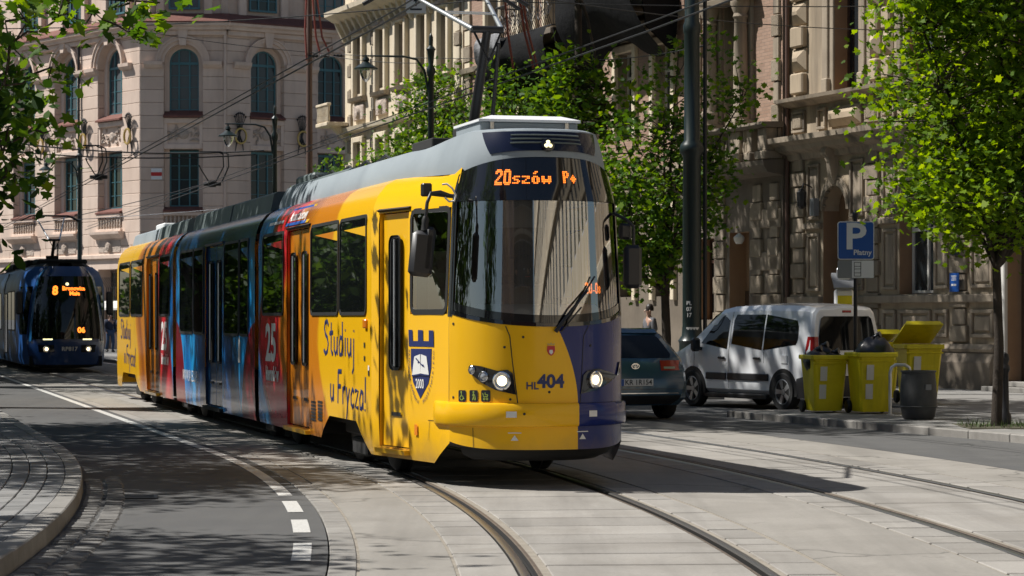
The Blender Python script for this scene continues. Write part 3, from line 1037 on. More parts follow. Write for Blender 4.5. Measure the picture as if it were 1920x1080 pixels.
def visor(m):
    rows = []
    for i in range(21):
        t = -1 + 2 * i / 20
        r = []
        for k in range(5):
            f = .22 + .72 * k / 4
            w = .66 + .18 * k / 4
            p = Vector(fair(t * w, f)); p += H.nrm(t * w) * .007 + Vector((0, 0, .003))
            r.append(tuple(p))
        rows.append(r)
    m.grid(rows)
vis = part('visor_panel', 'tram_navy', TRAM, visor, 50)
for k in range(3):
    def slat(m, k=k):
        rows = []
        for i in range(13):
            a = .42 - .84 * i / 12
            p0 = Vector(fair(a, .50 + .14 * k)) + H.nrm(a) * .012; p1 = Vector(fair(a, .545 + .14 * k)) + H.nrm(a) * .022
            p2 = Vector(fair(a, .56 + .14 * k)) + H.nrm(a) * .008
            rows.append([tuple(p0), tuple(p1), tuple(p2)])
        m.grid(rows)
    part('visor_slat', 'tram_roof_grey', vis, slat)
def orient(p, n):
    q = Vector(n).to_track_quat('X', 'Z').to_matrix().to_4x4()
    return Matrix.Translation(p) @ q
def lamp(parent, p, n, r, core, ring='chrome', name='lamp', depth=.03):
    mw = orient(p, n)
    m = MB(); m.lathe([(r * 1.12, -.01), (r * 1.15, .012), (r * 1.0, .016), (r * .93, .004)], n=18, axis='x').xf(mw)
    o = m.build(name, ring, parent, 40)
    rc = r * .66 if core == 'lamp_core' else r * .95
    if core == 'lamp_core':
        m = MB(); m.lathe([(r * .97, .012), (r * .8, .006), (rc * .9, .002)], n=18, axis='x', caps=False).xf(mw); m.build('reflector', 'lamp_off', o, 60)
    m = MB(); m.lathe([(rc, .002), (rc * .84, .010), (rc * .42, .017), (0.0001, .019)], n=18, axis='x').xf(mw)
    m.build('lens', core, o, 60)
    return o
nf = (H.nrm(0) + Vector((0, 0, .25))).normalized()
pl = Vector(fair(.0, .42)) + nf * .015
m_ = MB(); m_.lathe([(.062, -.02), (.062, .012), (.052, .018), (.0001, .018)], n=20, axis='x').xf(orient(pl, nf))
rl = m_.build('roof_light', 'black_gloss', TRAM, 40)
for k in range(3):
    a = R(90 + 120 * k)
    c = orient(pl, nf) @ Vector((.02, .022 * math.cos(a), .022 * math.sin(a)))
    m_ = MB(); m_.lathe([(.019, 0), (.017, .008), (.0001, .012)], n=12, axis='x').xf(orient(c, nf)); m_.build('lamp', 'lamp_on', rl, 60)

# side windows
at0 = H.at
for sd in (1, -1):
    for s0, s1, z0 in ((.22, 1.62, 1.57), (1.68, 3.3, 1.57), (5.08, 6.62, 1.57), (7.75, 8.5, 1.3), (8.56, 9.9, 1.3), (11.95, 13.0, 1.3), (13.06, 14.6, 1.3), (15.85, 17.25, 1.57), (19.7, 21.6, 1.57), (21.75, 23.6, 1.57)):
        pane(TRAM, (at0 + s0) * sd, (at0 + s1) * sd, z0, 2.575, .09)
# cab side window (clear)
ca0, ca1 = H.a_of_x(CABW[1]), H.a_of_x(CABW[0])
for sd in (1, -1):
    g = pane(TRAM, (ca0 + .0) * sd, ca1 * sd, 1.575, 2.575, .10, 'windscreen' if sd > 0 else 'tram_glass', 'rubber', .05, .0)
# doors: two leaves set back in the opening, each with a tall slot of glass
def door(o, mat, leaves, slot=(1.04, 2.34), sw=.3, label=None):
    a0, a1 = H.a_of_x(o[1]), H.a_of_x(o[0])
    z0, z1 = ROWS[o[2]], ROWS[o[3]]
    w = (a1 - a0) / leaves
    for k in range(leaves):
        b0, b1 = a0 + w * k + .012, a0 + w * (k + 1) - .012
        m = MB()
        A = [H.pt(b0, z0 + .01, -.035), H.pt(b1, z0 + .01, -.035), H.pt(b1, z1 - .01, -.035), H.pt(b0, z1 - .01, -.035)]
        B = [H.pt(b0, z0 + .01, -.08), H.pt(b1, z0 + .01, -.08), H.pt(b1, z1 - .01, -.08), H.pt(b0, z1 - .01, -.08)]
        m.quad(*A)
        for i in range(4): m.quad(A[i], A[(i + 1) % 4], B[(i + 1) % 4], B[i])
        d = m.build('door', mat, TRAM)
        cc = (b0 + b1) / 2
        hw_ = min(sw, (b1 - b0) * .62) / 2
        pane(d, cc - hw_, cc + hw_, slot[0], slot[1], .09, 'tram_glass', 'rubber', .03, -.03)
        m = MB()
        hp = H.pt(cc - hw_ * .05, slot[0] + .04, -.01); hq = H.pt(cc - hw_ * .05, slot[1] - .04, -.01)
        m.tube([hp, hq], .013, 8); m.build('handrail', 'bare_aluminium', d, 60)
        m = MB()
        cz = .62
        pp = [H.pt(cc - .12, cz - .018, -.031), H.pt(cc + .12, cz - .018, -.031), H.pt(cc + .12, cz + .018, -.031), H.pt(cc - .12, cz + .018, -.031)]
        m.quad(*pp); m.build('step_slot', 'rubber', d)
    m = MB()
    for t, b in ((0, .0),):
        A = [H.pt(a0, z0 - .06, .06), H.pt(a1, z0 - .06, .06), H.pt(a1, z0 - .015, .06), H.pt(a0, z0 - .015, .06)]
        B = [H.pt(a0, z0 - .06, -.08), H.pt(a1, z0 - .06, -.08), H.pt(a1, z0 - .015, -.08), H.pt(a0, z0 - .015, -.08)]
        m.quad(*A); m.quad(A[3], A[2], B[2], B[3]); m.quad(A[0], A[3], B[3], B[0]); m.quad(A[1], A[2], B[2], B[1]); m.quad(A[0], A[1], B[1], B[0])
    m.build('door_step', 'tram_yellow' if o is not D2 else 'under_black', TRAM)
    m = MB()
    A = [H.pt(a0 - .03, z1 + .012, .004), H.pt(a1 + .03, z1 + .012, .004), H.pt(a1 + .03, z1 + .03, .03), H.pt(a0 - .03, z1 + .03, .03)]
    m.quad(*A); m.quad(A[3], A[2], H.pt(a1 + .03, z1 + .045, .0), H.pt(a0 - .03, z1 + .045, .0)); m.build('door_gutter', 'rubber', TRAM)
door(CABD, 'tram_yellow', 1)
door(D1, 'tram_orange', 2, (1.0, 2.3), .34)
door(D2, 'tram_midblue', 2, (.9, 2.35), .42)
door(D3, 'tram_orange', 2, (1.0, 2.3), .34)

# roof of the other sections, articulation bellows
def sect_roof(x0, x1, zt, mat, name, inn=.24):
    def fn(m):
        rows = []
        for i in range(9):
            x = x0 + (x1 - x0) * i / 8
            a = H.a_of_x(x)
            r = [(x, -1.15 + inn, 2.90), (x, -1.15 + inn + .02, 2.98), (x, -1.15 + inn + .05, zt - .03), (x, -1.15 + inn + .10, zt), (x, -.45, zt + .012), (x, .45, zt + .012), (x, 1.15 - inn - .10, zt), (x, 1.15 - inn - .05, zt - .03), (x, 1.15 - inn - .02, 2.98), (x, 1.15 - inn, 2.90)]
            rows.append(r)
        m.grid(rows)
        for r in (rows[0], rows[-1]): m.add(r, [tuple(range(10))])
    return part(name, mat, TRAM, fn, 30)
sect_roof(-3.0, -6.8, 3.205, 'tram_roof_grey', 'roof_panel', .31)
sect_roof(-7.5, -10.9, 3.16, 'tram_roof_grey', 'roof_panel')
sect_roof(-11.05, -14.9, 3.16, 'tram_roof_grey', 'roof_panel')
sect_roof(-15.7, -19.4, 3.14, 'tram_roof_grey', 'roof_panel')
sect_roof(-19.5, -23.5, 3.12, 'tram_grey', 'roof_panel')
def plainroof(m):
    for x0, x1 in ((-15.1, -7.25), (-24.0, -15.5)):
        m.grid([[(x0, -.89, 2.915), (x0, 0, 2.95), (x0, .89, 2.915)], [(x1, -.89, 2.915), (x1, 0, 2.95), (x1, .89, 2.915)]])
part('roof_skin', 'tram_white', TRAM, plainroof)
for x0, x1 in ((-7.25, -6.95), (-15.5, -15.1)):
    def bel(m):
        n = 6
        prof = [(-1.10, .35), (-1.10, 2.6), (-.95, 2.85), (-.6, 2.95), (.6, 2.95), (.95, 2.85), (1.10, 2.6), (1.10, .35)]
        rows = []
        for i in range(2 * n + 1):
            k = 1 if i % 2 == 0 else .965
            rows.append([(x0 + (x1 - x0) * i / (2 * n), y * k, z * (.5 + .5 * k)) for y, z in prof])
        m.grid(rows)
    part('bellows', 'rubber', TRAM, bel)
part('roof_box', 'tram_white', TRAM, lambda m: m.box(-23.2, -22.0, -.5, .3, 3.12, 3.30, .02))
part('roof_box', 'tram_roof_grey', TRAM, lambda m: m.box(-7.4, -6.2, -.6, .6, 3.2, 3.34, .03))
for i in range(5):
    part('roof_cable', 'wire_black', TRAM, lambda m: m.tube([(-1.5 - i, -.62, 3.2), (-1.9 - i, -.6, 3.27), (-2.3 - i, -.64, 3.2)], .018, 6), 60)

# air conditioner on the cab roof
acb = part('air_conditioner', 'tram_grey', TRAM, lambda m: m.box(.72, 1.66, -.47, .47, 3.24, 3.36, .01))
def lid(m):
    b = [(.70, -.49), (1.69, -.49), (1.69, .49), (.70, .49)]
    t = [(.85, -.34), (1.55, -.34), (1.55, .34), (.85, .34)]
    m.add([(x, y, 3.362) for x, y in b] + [(x, y, 3.385) for x, y in b] + [(x, y, 3.43) for x, y in t], [(0, 1, 5, 4), (1, 2, 6, 5), (2, 3, 7, 6), (3, 0, 4, 7), (4, 5, 9, 8), (5, 6, 10, 9), (6, 7, 11, 10), (7, 4, 8, 11), (8, 9, 10, 11), (3, 2, 1, 0)])
part('lid', 'tram_white', acb, lid)
for y in (-.38, .34):
    part('latch', 'steel', acb, lambda m: m.box(1.66, 1.675, y, y + .04, 3.29, 3.37, .004))

# pantograph: dark lower arm and rod, silver upper arms, contact head
def panto(root, ox, oy, oz, s=1.0, knee=(.62, .95), head=(-1.2, 2.25), base='under_black'):
    T = lambda x, y, z: (ox + x * s, oy + y * s, oz + z * s)
    part('pantograph_base', base, root, lambda m: [m.box(*[ox - .55 * s, ox + .35 * s], oy - .5 * s, oy + .5 * s, oz - .08, oz + .02 * s, .01), m.box(ox - .1 * s, ox + .08 * s, oy - .18 * s, oy + .18 * s, oz, oz + .14 * s, .01)])
    kx, kz = knee; hx, hz = head
    part('lower_arm', 'iron', root, lambda m: m.tube([T(0, 0, .1), T(kx, 0, kz)], [.055 * s, .042 * s], 10), 60)
    part('push_rod', 'iron', root, lambda m: m.tube([T(.22, .14, .05), T(kx + .06, .10, kz - .14)], .02 * s, 8), 60)
    part('knee_bar', 'iron', root, lambda m: m.tube([T(kx, -.16, kz), T(kx, .16, kz)], .036 * s, 10), 60)
    for sd in (-1, 1):
        part('upper_arm', 'bare_aluminium', root, lambda m: m.tube([T(kx, sd * .15, kz), T(hx, sd * .42, hz)], [.027 * s, .019 * s], 8), 60)
        part('brace', 'iron', root, lambda m: m.tube([T(kx, sd * .15, kz), T(kx + .06, .0, kz - .32)], .012 * s, 6), 60)
    part('upper_brace', 'bare_aluminium', root, lambda m: m.tube([T(kx + (hx - kx) * .45, -.27, kz + (hz - kz) * .45), T(kx + (hx - kx) * .45, .27, kz + (hz - kz) * .45)], .014 * s, 6), 60)
    for dx in (-.16, .16):
        part('contact_strip', 'iron', root, lambda m: m.tube([T(hx + dx, -.86, hz - .12), T(hx + dx, -.62, hz + .02), T(hx + dx, -.5, hz + .05), T(hx + dx, .5, hz + .05), T(hx + dx, .62, hz + .02), T(hx + dx, .86, hz - .12)], .022 * s, 6), 60)
panto(TRAM, -.52, 0, 3.32, knee=(.62, 1.08), head=(-1.15, 1.66))

# headlamp pods, surveyed outline
Z3 = lambda L: [(700 + x / 3, 540 + y / 3) for x, y in L]
podL = poly_uv('headlamp_pod', 'black_gloss', Z3([(540, 445), (552, 432), (610, 440), (700, 466), (755, 460), (785, 480), (803, 600), (755, 590), (690, 574), (615, 535), (552, 482)]), .014)
podR = poly_uv('headlamp_pod', 'black_gloss', Z3([(1178, 490), (1200, 465), (1262, 452), (1330, 428), (1378, 415), (1380, 470), (1335, 530), (1250, 575), (1165, 594)]), .014)
for (u, v, r, core) in ((942, 714, .074, 'core'), (908.5, 706, .042, 'off'), (887, 694, .034, 'off')):
    a, z = tuv(u, v); lamp(podL, H.pt(a, z, .012), H.nrm(a), r, 'lamp_core' if core == 'core' else 'lamp_off', name='headlamp' if core == 'core' else 'side_lamp')
for (u, v, r, core) in ((1115, 712, .07, 'core'), (1141, 704, .038, 'off'), (1156, 690, .030, 'off')):
    a, z = tuv(u, v); lamp(podR, H.pt(a, z, .012), H.nrm(a), r, 'lamp_core' if core == 'core' else 'lamp_off', name='headlamp' if core == 'core' else 'side_lamp')

# wiper, bumper markings, bolts
def wiper(m):
    a0, z0 = tuv(1040, 622); a1, z1 = tuv(1068, 580); a2, z2 = tuv(1098, 545)
    m.tube([H.pt(a0, z0, .03), H.pt(a1, z1, .05), H.pt(a2, z2, .035)], [.02, .012, .008], 6)
    m.tube([H.pt(tuv(1050, 618)[0], z0, .03), H.pt(tuv(1085, 560)[0], z1 + .02, .045)], .008, 6)
    m.tube([H.pt(tuv(1062, 600)[0], 1.52, .02), H.pt(tuv(1112, 520)[0], 1.92, .02)], .010, 6)
part('wiper', 'black_plastic', TRAM, wiper, 60)
for (u, v, w, h) in ((960, 777, .09, .055), (1106, 775, .085, .055)):
    a, z = tuv(u, v); decal('reflector', 'decal_white', TRAM, [(-w / 2, -h / 2), (w / 2, -h / 2), (w / 2, h / 2), (-w / 2, h / 2)], [(0, 1, 2, 3)], a, z, .05)
for (u, v) in ((965, 819), (1092, 816)):
    a, z = tuv(u, v)
    decal('jacking_mark', 'decal_white', TRAM, [(-.035, -.035), (.035, -.035), (0, .015), (-.06, .03), (.06, .03), (.06, .038), (-.06, .038)], [(0, 1, 2), (3, 4, 5, 6)], a, z, .004)
for (u, v) in ((981, 632), (946, 651), (957, 749), (850, 607), (850, 745), (1030, 735), (1107, 648), (983, 776)):
    a, z = tuv(u, v); off = .045 if 765 < v < 790 else .0
    m = MB(); m.lathe([(.012, -.003), (.012, .004), (.0001, .007)], n=10, axis='x').xf(orient(H.pt(a, z, off), H.nrm(a))); m.build('bolt', 'rubber', TRAM, 40)
a, z = tuv(781, 806); decal('side_reflector', 'amber', TRAM, [(-.035, -.05), (.035, -.05), (.035, .05), (-.035, .05)], [(0, 1, 2, 3)], a, z, .008)
a, z = tuv(687, 607); m = MB(); c_ = H.pt(a, z, .0); m.box(c_[0] - .06, c_[0] + .06, c_[1] - .03, c_[1] + .01, z - .045, z + .045, .01); m.build('turn_signal', 'amber', TRAM)
for v in (647, 672, 690, 700):
    a, z = tuv(684 if v < 690 else 692, v); decal('plate', 'rubber' if v != 690 else 'decal_white', TRAM, [(-.03, -.025), (.03, -.025), (.03, .025), (-.03, .025)], [(0, 1, 2, 3)], a, z, .006)
# grille of slots low on the front section
for k in range(6):
    for c in range(2):
        a, z = tuv(588 + c * 12.5, 754 + k * 6.4)
        decal('vent_slot', 'rubber', TRAM, [(-.14, -.014), (.14, -.014), (.14, .014), (-.14, .014)], [(0, 1, 2, 3)], a, z, .004)
# access hatch on the cab flank
seam([(806, 790), (803, 826)], .006); seam([(803, 788), (818, 789)], .005)

# fleet number, city arms, pictograms
a, z = tuv(1033, 716); text_on('fleet_number', '404', .165, 'decal_navy', a, z, bold=.006)
a, z = tuv(998, 724); text_on('fleet_prefix', 'HL', .095, 'decal_navy', a, z, bold=.0015)
a, z = tuv(1033, 656)
cr = decal('coat_of_arms', 'decal_red', TRAM, [(-.035, .035), (.035, .035), (.038, -.01), (.022, -.04), (0, -.055), (-.022, -.04), (-.038, -.01)], [(0, 1, 2, 3, 4, 5, 6)], a, z, .004)
decal('eagle', 'decal_white', cr, [(-.014, .012), (.014, .012), (.018, -.012), (0, -.03), (-.018, -.012)], [(0, 1, 2, 3, 4)], a, z - .012, .006)
decal('crown', 'gilt', cr, [(-.03, .042), (.03, .042), (.034, .062), (.015, .052), (0, .068), (-.015, .052), (-.034, .062)], [(0, 1, 2, 3, 4, 5, 6)], a, z, .005)
for k, u in enumerate((867, 888.5, 911)):
    a, z = tuv(u, 742.5)
    vs = rrect(.093, .105, .012, 2)
    ic = decal('pictogram', 'decal_black', TRAM, vs, [tuple(range(len(vs)))], a, z, .004)
    m = MB()
    def st(pts, w=.007):
        for (x0, y0), (x1, y1) in zip(pts[:-1], pts[1:]):
            d = math.hypot(x1 - x0, y1 - y0) or 1
            ox, oy = -(y1 - y0) / d * w / 2, (x1 - x0) / d * w / 2
            on_hull(m, [(x0 - ox, y0 - oy), (x1 - ox, y1 - oy), (x1 + ox, y1 + oy), (x0 + ox, y0 + oy)], [(0, 1, 2, 3)], a, z, .0065)
    circ = lambda cx, cy, r, n=10: [(cx + r * math.cos(2 * math.pi * i / n), cy + r * math.sin(2 * math.pi * i / n)) for i in range(n + 1)]
    if k == 0: st(circ(-.005, -.016, .02)); st([(-.008, .028), (-.006, 0), (.012, 0), (.02, -.024), (.028, -.022)]); st(circ(-.01, .036, .006, 6))
    elif k == 1: st(circ(0, .036, .007, 6)); st([(0, .026), (0, -.005), (-.012, -.038)]); st([(0, -.005), (.01, -.038)]); st([(-.012, .002), (0, .022), (.014, .006), (.024, -.038)])
    else: st([(-.026, .02), (-.02, -.006), (.018, -.006), (.024, .012), (-.004, .012), (-.004, .032)]); st([(-.026, .02), (-.034, .022)]); st(circ(-.014, -.026, .009, 8)); st(circ(.014, -.026, .009, 8))
    m.build('pictogram_drawing', 'decal_green', ic)

# academy crest on the cab flank: battlement, shield, book, year
def az3(x, y): return tuv(700 + x / 3, 540 + y / 3)
castle = [(200, 235), (222, 235), (224, 298), (253, 298), (253, 236), (281, 237), (282, 298), (314, 299), (314, 238), (340, 239), (342, 330), (202, 327)]
az = [az3(x, y) for x, y in castle]
m = MB(); m.add([H.pt(p[0], p[1], .005) for p in az], [(0, 1, 2, 11), (2, 3, 6, 7, 10, 11), (3, 4, 5, 6), (7, 8, 9, 10)]); m.build('battlement_logo', 'decal_navy', TRAM)
sh = [(213, 341), (329, 342), (327, 450), (312, 535), (266, 622), (226, 530), (213, 440)]
shd = poly_uv('shield', 'decal_navy', Z3(sh), .004)
m = MB()
for L in ([(235, 385), (268, 372), (270, 480), (222, 494)], [(272, 372), (303, 384), (317, 490), (270, 480)]):
    m.add([H.pt(*az3(x, y), .009) for x, y in L], [(0, 1, 2, 3)])
m.build('book', 'decal_white', shd)
m = MB()
for L in ([(245, 395), (285, 440)], [(262, 415), (256, 420)], [(222, 494), (268, 486), (318, 492)], [(284, 430), (292, 445)]):
    q = [az3(x, y) for x, y in L]
    for p0, p1 in zip(q[:-1], q[1:]):
        d = math.hypot(p1[0] - p0[0], p1[1] - p0[1]); oa, oz = -(p1[1] - p0[1]) / d * .007, (p1[0] - p0[0]) / d * .007
        m.quad(H.pt(p0[0] - oa, p0[1] - oz, .012), H.pt(p1[0] - oa, p1[1] - oz, .012), H.pt(p1[0] + oa, p1[1] + oz, .012), H.pt(p0[0] + oa, p0[1] + oz, .012))
m.build('key_drawing', 'decal_navy', shd)
a, z = az3(266, 541); text_on('year', '2000', .125, 'decal_white', a, z, shd, .002, off=.010, sx=.8)
for txt, pa in (('KRAKOWSKA AKADEMIA', [(203, 345), (202, 440), (210, 535), (240, 625), (258, 645)]), ('MODRZEWSKIEGO', [(280, 645), (305, 610), (330, 530), (340, 440), (341, 350)])):
    q = [az3(x, y) for x, y in pa]
    L = [0]
    for p0, p1 in zip(q[:-1], q[1:]): L.append(L[-1] + math.hypot(p1[0] - p0[0], p1[1] - p0[1]))
    m = MB()
    for i, ch in enumerate(txt):
        if ch == ' ': continue
        t = L[-1] * (i + .5) / len(txt)
        pa_, pz_ = np.interp(t, L, [p[0] for p in q]), np.interp(t, L, [p[1] for p in q])
        pa2, pz2 = np.interp(t + .02, L, [p[0] for p in q]), np.interp(t + .02, L, [p[1] for p in q])
        rot = math.atan2(pz2 - pz_, -(pa2 - pa_))
        vs, fs = text_geo(ch, .05)
        vs = [(x * math.cos(rot) - y * math.sin(rot), x * math.sin(rot) + y * math.cos(rot)) for x, y in vs]
        on_hull(m, vs, fs, float(pa_), float(pz_), .005)
    m.build('motto', 'decal_navy', shd)

# hand-written slogan: strokes with a slight ridge
GL = {
 'S': (.62, [[(.55, .85), (.4, .98), (.15, .92), (.08, .75), (.2, .58), (.42, .48), (.52, .3), (.42, .08), (.2, 0), (.02, .1)]]),
 't': (.42, [[(.2, .95), (.18, .15), (.3, .02), (.4, .06)], [(.02, .62), (.4, .66)]]),
 'u': (.5, [[(.05, .55), (.06, .15), (.2, .02), (.36, .15), (.4, .55)], [(.4, .55), (.42, .02)]]),
 'd': (.58, [[(.4, .5), (.2, .55), (.05, .3), (.12, .04), (.3, .04), (.42, .25)], [(.42, 1.0), (.42, .02)]]),
 'i': (.25, [[(.1, .55), (.1, .02)], [(.1, .74), (.11, .8)]]),
 'j': (.28, [[(.15, .55), (.14, -.3), (.0, -.42)], [(.16, .74), (.17, .8)]]),
 'F': (.55, [[(.1, 1.0), (.06, .0)], [(.1, .98), (.52, 1.0)], [(.08, .52), (.42, .54)]]),
 'r': (.38, [[(.05, .55), (.06, .02)], [(.06, .35), (.18, .52), (.34, .52)]]),
 'y': (.48, [[(.04, .55), (.2, .08)], [(.42, .55), (.2, .06), (.08, -.4)]]),
 'c': (.44, [[(.4, .46), (.22, .55), (.06, .35), (.08, .1), (.24, 0), (.4, .08)]]),
 'z': (.46, [[(.05, .52), (.4, .54), (.06, .04), (.42, .03)]]),
 'a': (.5, [[(.4, .5), (.2, .55), (.05, .3), (.1, .04), (.26, .03), (.4, .22)], [(.41, .54), (.43, .02)]]),
 '!': (.25, [[(.14, 1.0), (.1, .25)], [(.09, .06), (.09, .0)]]),
}
def script(word, a0, z0, size, slope, w, sx=1.0):
    m = MB()
    x = 0.0
    for ch in word:
        if ch == ' ': x += .35; continue
        adv, strokes = GL[ch]
        for st in strokes:
            P = [((x + px) * size * sx, py * size + (x + px) * size * slope) for px, py in st]
            n = len(P); rows = []
            for i in range(n):
                p0 = P[max(0, i - 1)]; p1 = P[min(n - 1, i + 1)]
                d = math.hypot(p1[0] - p0[0], p1[1] - p0[1]) or 1
                ox, oy = -(p1[1] - p0[1]) / d * w / 2, (p1[0] - p0[0]) / d * w / 2
                rows.append([H.pt(a0 - P[i][0] - ox, z0 + P[i][1] + oy, .002), H.pt(a0 - P[i][0], z0 + P[i][1], .007), H.pt(a0 - P[i][0] + ox, z0 + P[i][1] - oy, .002)])
            m.grid(rows)
        x += adv + .06
    return m.build('slogan', 'decal_navy', TRAM)
script('Studiuj', at0 + 2.52, 1.16, .36, -.02, .05, 1.35)
script('u Frycza!', at0 + 2.15, .66, .34, -.03, .05, 1.3)
script('Studiuj', at0 + 23.3, 1.16, .36, -.02, .05, 1.35)
script('u Frycza!', at0 + 22.7, .70, .34, -.03, .05, 1.3)
for s_ in (6.0, 16.6):
    text_on('advert_number', '25', .62, 'decal_white', at0 + s_, 1.22, bold=.02, sx=1.25)
    text_on('advert_word', 'kierunków', .24, 'decal_white', at0 + s_ - .1, .86, bold=.01, sx=.9)
a, z = tuv(562, 404)
stk = decal('ticket_sticker', 'sign_blue', TRAM, [(-.72, -.105), (.6, -.105), (.6, .105), (-.72, .105)], [(0, 1, 2, 3)], a, z, .006)
decal('sticker_end', 'tram_yellow', stk, [(.6, -.105), (.78, -.105), (.78, .105), (.6, .105)], [(0, 1, 2, 3)], a, z, .006)
text_on('sticker_text', 'Automat biletowy', .16, 'decal_white', a, z, stk, .004, off=.009, sx=.95)
m = MB()
for x0, x1 in ((-.5, -.2), (-.17, .12), (.15, .32), (.35, .52)):
    on_hull(m, [(x0, -.018), (x1, -.018), (x1, .018), (x0, .018)], [(0, 1, 2, 3)], at0 + 5.85, 2.69, .005)
tag(m.build('small_print', 'decal_white', TRAM), kind='stuff')
a, z = tuv(449, 660); m = MB()
on_hull(m, [(-.09, .12), (.0, .2), (.09, .12), (.09, -.14), (-.09, -.14)], [(0, 1, 2, 3, 4)], a, z, .005); m.build('small_crest', 'decal_white', TRAM)
text_on('web_address', 'WWW.KA.EDU.PL', .24, 'decal_white', at0 + 13.4, .66, sx=.9)

# route display: lit dots
DOT = {
 '2': ['.####.', '######', '##..##', '....##', '...##.', '..##..', '.##...', '##....', '######', '######'],
 '0': ['.####.', '######', '##..##', '##..##', '##..##', '##..##', '##..##', '##..##', '######', '.####.'],
 's': ['.####', '##...', '.###.', '...##', '####.'],
 'z': ['#####', '...##', '..#..', '##...', '#####'],
 'ó': ['..##.', '.##..', '.....', '.###.', '##.##', '##.##', '##.##', '.###.'],
 'w': ['##..##', '##..##', '######', '######', '.#..#.'],
 'P': ['####.', '##.##', '##.##', '####.', '##...', '##...', '##...'],
 '+': ['..#..', '.###.', '#####', '.###.', '..#..'],
 '-': ['....', '....', '####', '....', '....'],
 '8': ['.###.', '##.##', '##.##', '.###.', '##.##', '##.##', '.###.'],
}
def dots(m, txt, a0, z0, px, pz, hull=None, off=.012, ds=.72):
    x = 0
    for ch in txt:
        if ch == ' ': x += 3; continue
        g = DOT[ch]
        h = len(g)
        for r, row in enumerate(g):
            for c, k in enumerate(row):
                if k == '#':
                    xx, zz = (x + c) * px, (h - 1 - r) * pz
                    on_hull(m, [(xx, zz), (xx + px * ds, zz), (xx + px * ds, zz + pz * ds), (xx, zz + pz * ds)], [(0, 1, 2, 3)], a0, z0, off, hull)
        x += len(g[0]) + 1
    return x
a, z = tuv(928, 347)
m = MB(); n_ = dots(m, '20', a, z, .0135, .0145); tag(m.build('route_number', 'led', TRAM), kind='stuff')
m = MB(); dots(m, 'szów', a - n_ * .0135, z + .012, .0165, .0145); tag(m.build('route_name', 'led', TRAM), kind='stuff')
m = MB(); dots(m, 'P+', tuv(1056, 345)[0], z + .02, .0135, .0160); tag(m.build('route_suffix', 'led', TRAM), kind='stuff')
m = MB(); H2 = H
a, z = tuv(1101, 550)
x = dots(m, '20-08', a, z, .0072, .0100, off=-.03, ds=.8); m.build('duty_display', 'led', TRAM)

# mirrors, camera and cable at the cab corner
def place(u, v, y):
    """tram-local point at photo pixel u, v and world depth y"""
    w = Vector(((u - 960) / F_PX * y, y, EYE - (v - V0) / F_PX * y))
    return TMW.inverted() @ w
def mir(m):
    c0, c1 = place(770, 520, 22.15), place(811, 432, 22.15)
    mid = (c0 + c1) / 2
    st = len(m.v)
    m.box(-.06, .06, -.105, .105, -.205, .205, .035)
    m.box(-.07, .06, .0, .105, -.16, .25, .03)
    m.xf(Matrix.Translation(mid) @ Matrix.Rotation(R(-6), 4, 'X'), st)
mr = part('mirror', 'black_plastic', TRAM, mir, 40)
part('mirror_arm', 'black_plastic', TRAM, lambda m: m.tube([place(842, 366, 22.3), place(826, 360, 22.25), place(808, 362, 22.2), place(801, 380, 22.18), place(797, 415, 22.15), place(797, 440, 22.15)], .017, 8), 60)
part('mirror_boot', 'rubber', TRAM, lambda m: m.tube([place(798, 405, 22.15), place(798, 412, 22.15), place(797, 420, 22.15), place(797, 432, 22.15)], [.02, .035, .03, .04], 10), 60)
part('corner_camera', 'black_plastic', TRAM, lambda m: m.box(*(lambda c: (c.x - .04, c.x + .05, c.y - .045, c.y + .045, c.z - .06, c.z + .06))(place(799, 356, 22.3)), .012))
part('corner_bracket', 'black_plastic', TRAM, lambda m: m.tube([place(799, 362, 22.3), place(850, 368, 22.3)], .02, 8), 60)
part('white_cable', 'decal_white', TRAM, lambda m: m.tube([place(u, v, 22.25) for u, v in ((829, 346), (838, 345), (848, 353), (855, 366), (852, 377), (842, 378), (834, 370))], .009, 6), 60)
def mir2(m):
    c = place(1186, 500, 22.7)
    st = len(m.v); m.box(-.05, .05, -.085, .085, -.20, .20, .035); m.xf(Matrix.Translation(c), st)
part('mirror', 'black_plastic', TRAM, mir2, 40)
part('wide_mirror', 'black_plastic', TRAM, lambda m: m.box(*(lambda c: (c.x - .04, c.x + .04, c.y - .06, c.y + .06, c.z - .075, c.z + .075))(place(1172, 434, 22.75)), .025))
part('mirror_arm', 'black_plastic', TRAM, lambda m: m.tube([place(1150, 400, 22.8), place(1175, 412, 22.7), place(1188, 425, 22.7), place(1188, 460, 22.7)], .016, 8), 60)

# cab inside: partition, desk, seat
part('cab_partition', 'cab_dark', TRAM, lambda m: [m.box(.12, .16, -.8, .8, .5, 2.7), m.box(.17, .19, .15, .45, 1.2, 2.3)])
part('cab_panel', 'cab_pale', TRAM, lambda m: [m.box(.165, .175, -.62, -.38, 1.5, 2.2), m.box(.165, .175, .6, .85, 1.75, 2.05)])
part('cab_floor', 'cab_dark', TRAM, lambda m: m.box(.1, 1.9, -.8, .8, .9, .95))
part('cab_ceiling', 'cab_dark', TRAM, lambda m: m.box(.1, 1.7, -.78, .78, 2.62, 2.66))
def desk(m):
    rows = []
    for i in range(13):
        a = ac * .85 * (-1 + 2 * i / 12)
        rows.append([H.pt(a, 1.45, -.06), H.pt(a, 1.60, -.10), H.pt(a, 1.67, -.22), H.pt(a, 1.66, -.42), H.pt(a, 1.55, -.50), H.pt(a, 1.0, -.52)])
    m.grid(rows)
part('driver_desk', 'cab_pale', TRAM, desk, 50)
